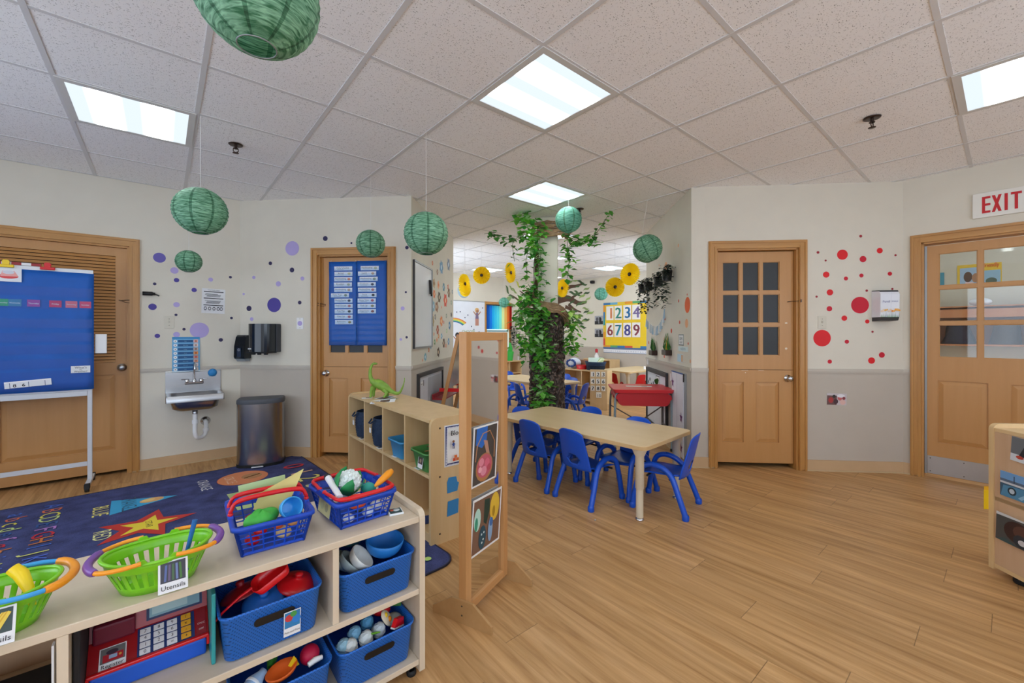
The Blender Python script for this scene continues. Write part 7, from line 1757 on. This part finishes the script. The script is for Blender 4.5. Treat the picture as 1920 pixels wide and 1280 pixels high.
photo('photo', wat('D', 1.28, .657, .002), (0, 2, -5), .168, .105, [('r', (-.5, 0, -.5, .3), '6a4a48'), ('d', (-.3, -.1, .13, .25), 'b03a3a'), ('d', (-.05, -.2, .12, .22), '4a3038'), ('d', (.15, .1, .12, .2), 'c86a6a'), ('d', (.3, -.25, .15, .22), 'e0b8b0'), ('d', (-.15, .25, .08, .14), '2a2a2a'), ('d', (.2, .3, .2, .15), 'e8e8ec'), ('d', (.35, .1, .08, .14), '8a3a40')], 'small photo of children taped low on the grey wall under the red dots', 'c8c0c4')
t = empty('exit_sign', wat('E', .42, 0, 0), -50, 'white EXIT sign with red letters above the glazed door', 'exit sign')
b = MB('e8e6de'); b.box(0, .33, -.022, -.0005, 2.192, 2.392, bev=.003); b.build('plate', t)
b = MB('c8141e'); b.lay = .0225; zb, zt = 2.225, 2.358
def stroke(pts): b.flat(pts, 'c8141e')
x = .052; stroke([(x, zb), (x + .017, zb), (x + .017, zt), (x, zt)]); 
for z0 in (zb, (zb + zt) / 2 - .008, zt - .018): stroke([(x + .017, z0), (x + .045, z0), (x + .045, z0 + .018), (x + .017, z0 + .018)])
x = .104; stroke([(x, zb), (x + .017, zb), (x + .052, zt), (x + .035, zt)]); stroke([(x + .035, zb), (x + .052, zb), (x + .017, zt), (x, zt)])
x = .170; stroke([(x, zb), (x + .017, zb), (x + .017, zt), (x, zt)])
x = .202; stroke([(x + .019, zb), (x + .036, zb), (x + .036, zt), (x + .019, zt)]); stroke([(x, zt - .018), (x + .055, zt - .018), (x + .055, zt), (x, zt)])
b.fr(.270, .315, 2.24, 2.30, 'b8c4dc'); b.build('letters', t)

# hallway furniture seen through the exit door: coat cubbies and a poster
t = empty('coat_cubbies', wat('E', -.40, 0, -2.62), -50, 'row of orange wooden coat cubbies in the hallway beyond the exit door', 'cubbies')
b = MB('cubby_wood'); b.box(0, 3.15, .30, .32, 1.10, 1.60); b.box(0, 3.15, 0, .32, 1.585, 1.60); b.box(0, 3.15, .0, .32, 1.455, 1.47); b.box(0, 3.15, 0, .015, 1.47, 1.56); b.box(0, 3.15, 0, .32, 1.10, 1.12)
for i in range(9): b.box(i * .391, i * .391 + .02, 0, .30, 1.12, 1.585)
b.box(0, 3.15, -.05, .32, .38, .42); b.box(0, 3.15, .05, .30, .001, .38, 'b8a890')
b.build('carcass', t)
rn = random.Random(8)
for i in range(8):
    b = MB(['3a3a44', '2a3048', '4a4244', '5a5a64', '2c2c34', '4a3a3a', '3c4658', '55555c'][i]); x = .205 + i * .391
    vs = [(x + (.15 - .02 * k) * math.cos(a * .785) * rn.uniform(.85, 1.1), .15 + .09 * math.sin(a * .785), 1.123 + k * .10) for k in range(4) for a in range(8)]
    b.add(vs, [(k * 8 + a, k * 8 + (a + 1) % 8, (k + 1) * 8 + (a + 1) % 8, (k + 1) * 8 + a) for k in range(3) for a in range(8)] + [tuple(range(24, 32))], None, True)
    b.build('folded_coat', loc=wat('E', -.40, 0, -2.62), rz=-50, label='dark coat stuffed in a hallway cubby, %s from the left' % ['first', 'second', 'third', 'fourth', 'fifth', 'sixth', 'seventh', 'eighth'][i], cat='coat', group='coats in the hallway cubbies')
for (x, m_, l) in ((.78, 'd8d8dc', 'white crumpled bag on top of the hallway cubbies'), (1.30, 'd0485a', 'pink folded clothes on top of the hallway cubbies'), (1.75, 'b8bcc4', 'grey plastic bag on top of the hallway cubbies')):
    b = MB(m_); b.ball((0, 0, .05), (.10, .09, .05)); b.build('bag', loc=wat('E', -.40 + x, 1.6005, -2.76), rz=-50, label=l, cat='bag')
t = empty('family_poster', wat('E', .55, 0, -2.998), -50, 'yellow-edged poster of smiling people on the hallway wall', 'poster')
b = MB('f0c83a'); b.box(0, .80, -.002, -.0005, 1.60, 1.95); b.lay = .0025; b.fr(.05, .42, 1.62, 1.90, 'a8c4e0'); b.fd(.2, 1.76, .08, '5a3a2a'); b.fd(.34, 1.74, .07, 'b08060'); b.fr(.46, .78, 1.62, 1.84, '9ac0d8'); b.fd(.62, 1.68, .10, '5a6a5a', rz=.05); b.text('friendly', .62, 1.89, .09, 'e8701a', bold=.003); b.fr(.15, .3, 1.62, 1.68, 'f0d0d0'); b.build('print', t); t.scale = (.48, 1, .85); t.location = wat('E', .17, .50, -2.998)
b = MB('4a9ab0'); b.box(0, .06, -.003, -.0005, 1.86, 2.08); b.build('poster', loc=wat('E', -.01, 0, -2.998), rz=-50, label='narrow blue poster at the left on the hallway wall', cat='poster')

# ================================================================ lanterns, paper sunflowers, sprinklers
def lantern(px, py, Y, r, label, m='lantern_paper', tiltx=0, tilty=0, sq=.97, holer=.3):
    p = AT(px, py, Y)
    t = empty('paper_lantern', p, 0, label, 'paper lantern', 'green paper lanterns hung from the ceiling', rot=(tiltx, tilty, 20))
    b = MB(m); nv, nu = 30, 64; vs = []; rn = random.Random(int(px))
    h0 = math.asin(holer)
    for i in range(nv + 1):
        a = h0 + (math.pi - 2 * h0) * i / nv
        for j in range(nu):
            u = 2 * math.pi * j / nu
            rr = r * (1 - .026 * (i % 2)) * (1 + .004 * rn.uniform(-1, 1)) * (1 - .012 * (j % 8 == 0))
            vs.append((rr * math.sin(a) * math.cos(u), rr * math.sin(a) * math.sin(u), -r * sq * math.cos(a)))
    for rib in (False, True):
        b.add(vs, [(i * nu + j, i * nu + (j + 1) % nu, (i + 1) * nu + (j + 1) % nu, (i + 1) * nu + j) for i in range(nv) for j in range(nu) if (j % 8 == 7) == rib], 'lantern_rib' if rib else m, True)
    b.build('paper_shade', t)
    b = MB('grey_metal')
    for s in (-1, 1):
        z = s * r * sq * math.cos(h0); b.tube([(r * holer * math.cos(q * math.pi / 12), r * holer * math.sin(q * math.pi / 12), z) for q in range(24)], .0018, 5, closed=True)
    b.tube([(-r * holer, 0, r * sq * math.cos(h0)), (r * holer, 0, r * sq * math.cos(h0))], .0015, 5)
    b.build('wire_rings', t)
    b = MB('thread'); top = CEIL - .004 - p.z
    q = Matrix.Rotation(rad(20), 3, 'Z') @ Matrix.Rotation(rad(tilty), 3, 'Y') @ Matrix.Rotation(rad(tiltx), 3, 'X'); qi = q.inverted()
    b.tube([(0, 0, r * sq * math.cos(h0)), tuple(qi @ Vector((0, 0, top)))], .0012, 5); b.build('thread', t)
    return t
lantern(482, -12, 1.12, .155, 'largest green paper lantern, cut by the top of the picture', tiltx=0, tilty=0)
lantern(376, 396, 2.62, .148, 'green paper lantern above the sink wall, hanging from a long thread')
lantern(354, 490, 3.62, .098, 'small green paper lantern beside the sink wall dots')
lantern(799, 438, 2.82, .148, 'large green paper lantern in front of the left return wall')
lantern(695, 457, 3.55, .120, 'green paper lantern above the pocket-chart door')
lantern(1066, 412, 4.25, .135, 'pale mint paper lantern in front of the column top', 'lantern_bright')
lantern(1214, 466, 4.25, .147, 'green paper lantern tilted beside the right return wall', tiltx=-8, tilty=-24)
lantern(1127, 551, 7.9, .125, 'small green paper lantern near the number chart', 'lantern_bright')
lantern(945, 567, 8.3, .105, 'smallest green paper lantern, in front of the far window', 'lantern_bright')
def sunflower(px, py, Y, r, face, label, back=None):
    p = AT(px, py, Y)
    t = empty('paper_sunflower', p, face, label, 'paper fan', 'yellow paper fan sunflowers')
    b = MB('sun_yellow'); n = 64; vs = [(0, 0, 0)]; fs = []
    for i in range(n):
        a = 2 * math.pi * i / n; z = .018 if i % 2 else -.018; ri = r * .2; ro = r * (1.0 if i % 2 else .955)
        vs.append((ri * math.cos(a), z * .3, ri * math.sin(a))); vs.append((ro * math.cos(a), z, ro * math.sin(a)))
    for i in range(n):
        a_, b_ = 1 + 2 * i, 1 + 2 * ((i + 1) % n); fs += [(a_, a_ + 1, b_ + 1, b_), (0, a_, b_)]
    b.add(vs, fs); b.build('pleated_petals', t)
    for s in (-1, 1):
        b = MB('2a1c16'); b.T = RX(90 * s); b.lathe([(r * .17, .012), (r * .17, .016), (.0001, .018)], 20); b.build('seed_disc', t)
    b = MB('thread'); b.tube([(0, 0, r * .95), (0, 0, CEIL - .004 - p.z)], .0022, 5); b.build('thread', t)
sunflower(903, 516, 6.6, .140, -4, 'paper sunflower facing us, second from the left')
sunflower(871, 532, 6.4, .155, 62, 'paper sunflower seen edge-on at the far left, upper one')
sunflower(872, 541, 7.0, .135, 48, 'paper sunflower half hidden below the leftmost one')
sunflower(957, 511, 6.3, .155, 60, 'paper sunflower seen edge-on just left of the ivy')
sunflower(1055, 540, 6.4, .140, -58, 'paper sunflower seen edge-on just right of the column')
sunflower(1153, 538, 6.2, .148, 4, 'paper sunflower facing us, left of the rightmost pair')
sunflower(1181, 514, 6.2, .168, -48, 'paper sunflower turned sideways, rightmost of all')
t = empty('paper_ring', AT(869, 545, 8.2), 40, 'pale blue paper fan behind the leftmost sunflowers', 'paper fan'); b = MB('9ab4c0'); b.T = RX(90); b.lathe([(.14, 0), (.14, .01), (.0001, .012)], 26); b.build('disc', t); b = MB('thread'); b.tube([(0, 0, .14), (0, 0, CEIL - .004 - AT(869, 545, 8.2).z)], .002, 5); b.build('thread', t)
def sprinkler(px, py, label):
    Y = FPX * (CEIL - EYE) / (HOR - py); p = Vector(((px - 960) / FPX * Y, Y, CEIL - .004))
    t = empty('fire_sprinkler', p, 30, label, 'sprinkler', 'ceiling sprinklers')
    b = MB('bronze'); b.lathe([(.0001, -.004), (.036, -.007), (.044, -.004), (.046, 0)], 22); b.build('escutcheon', t)
    b = MB('bronze'); b.lathe([(.009, -.03), (.009, -.004)], 12); b.tube([(-.014, 0, -.028), (-.016, 0, -.045), (-.006, 0, -.058)], .003, 6); b.tube([(.014, 0, -.028), (.016, 0, -.045), (.006, 0, -.058)], .003, 6); b.lathe([(.016, -.030), (.016, -.026), (.0001, -.025)], 12)
    b.lathe([(.0001, -.063), (.020, -.062), (.020, -.060), (.0001, -.059)], 14); b.build('head', t)
sprinkler(442, 270, 'bronze fire sprinkler on the ceiling above the left door wall')
sprinkler(1635, 220, 'bronze fire sprinkler on the ceiling in front of the exit door')
sprinkler(1087, 391, 'bronze fire sprinkler on the ceiling beside the mint lantern')
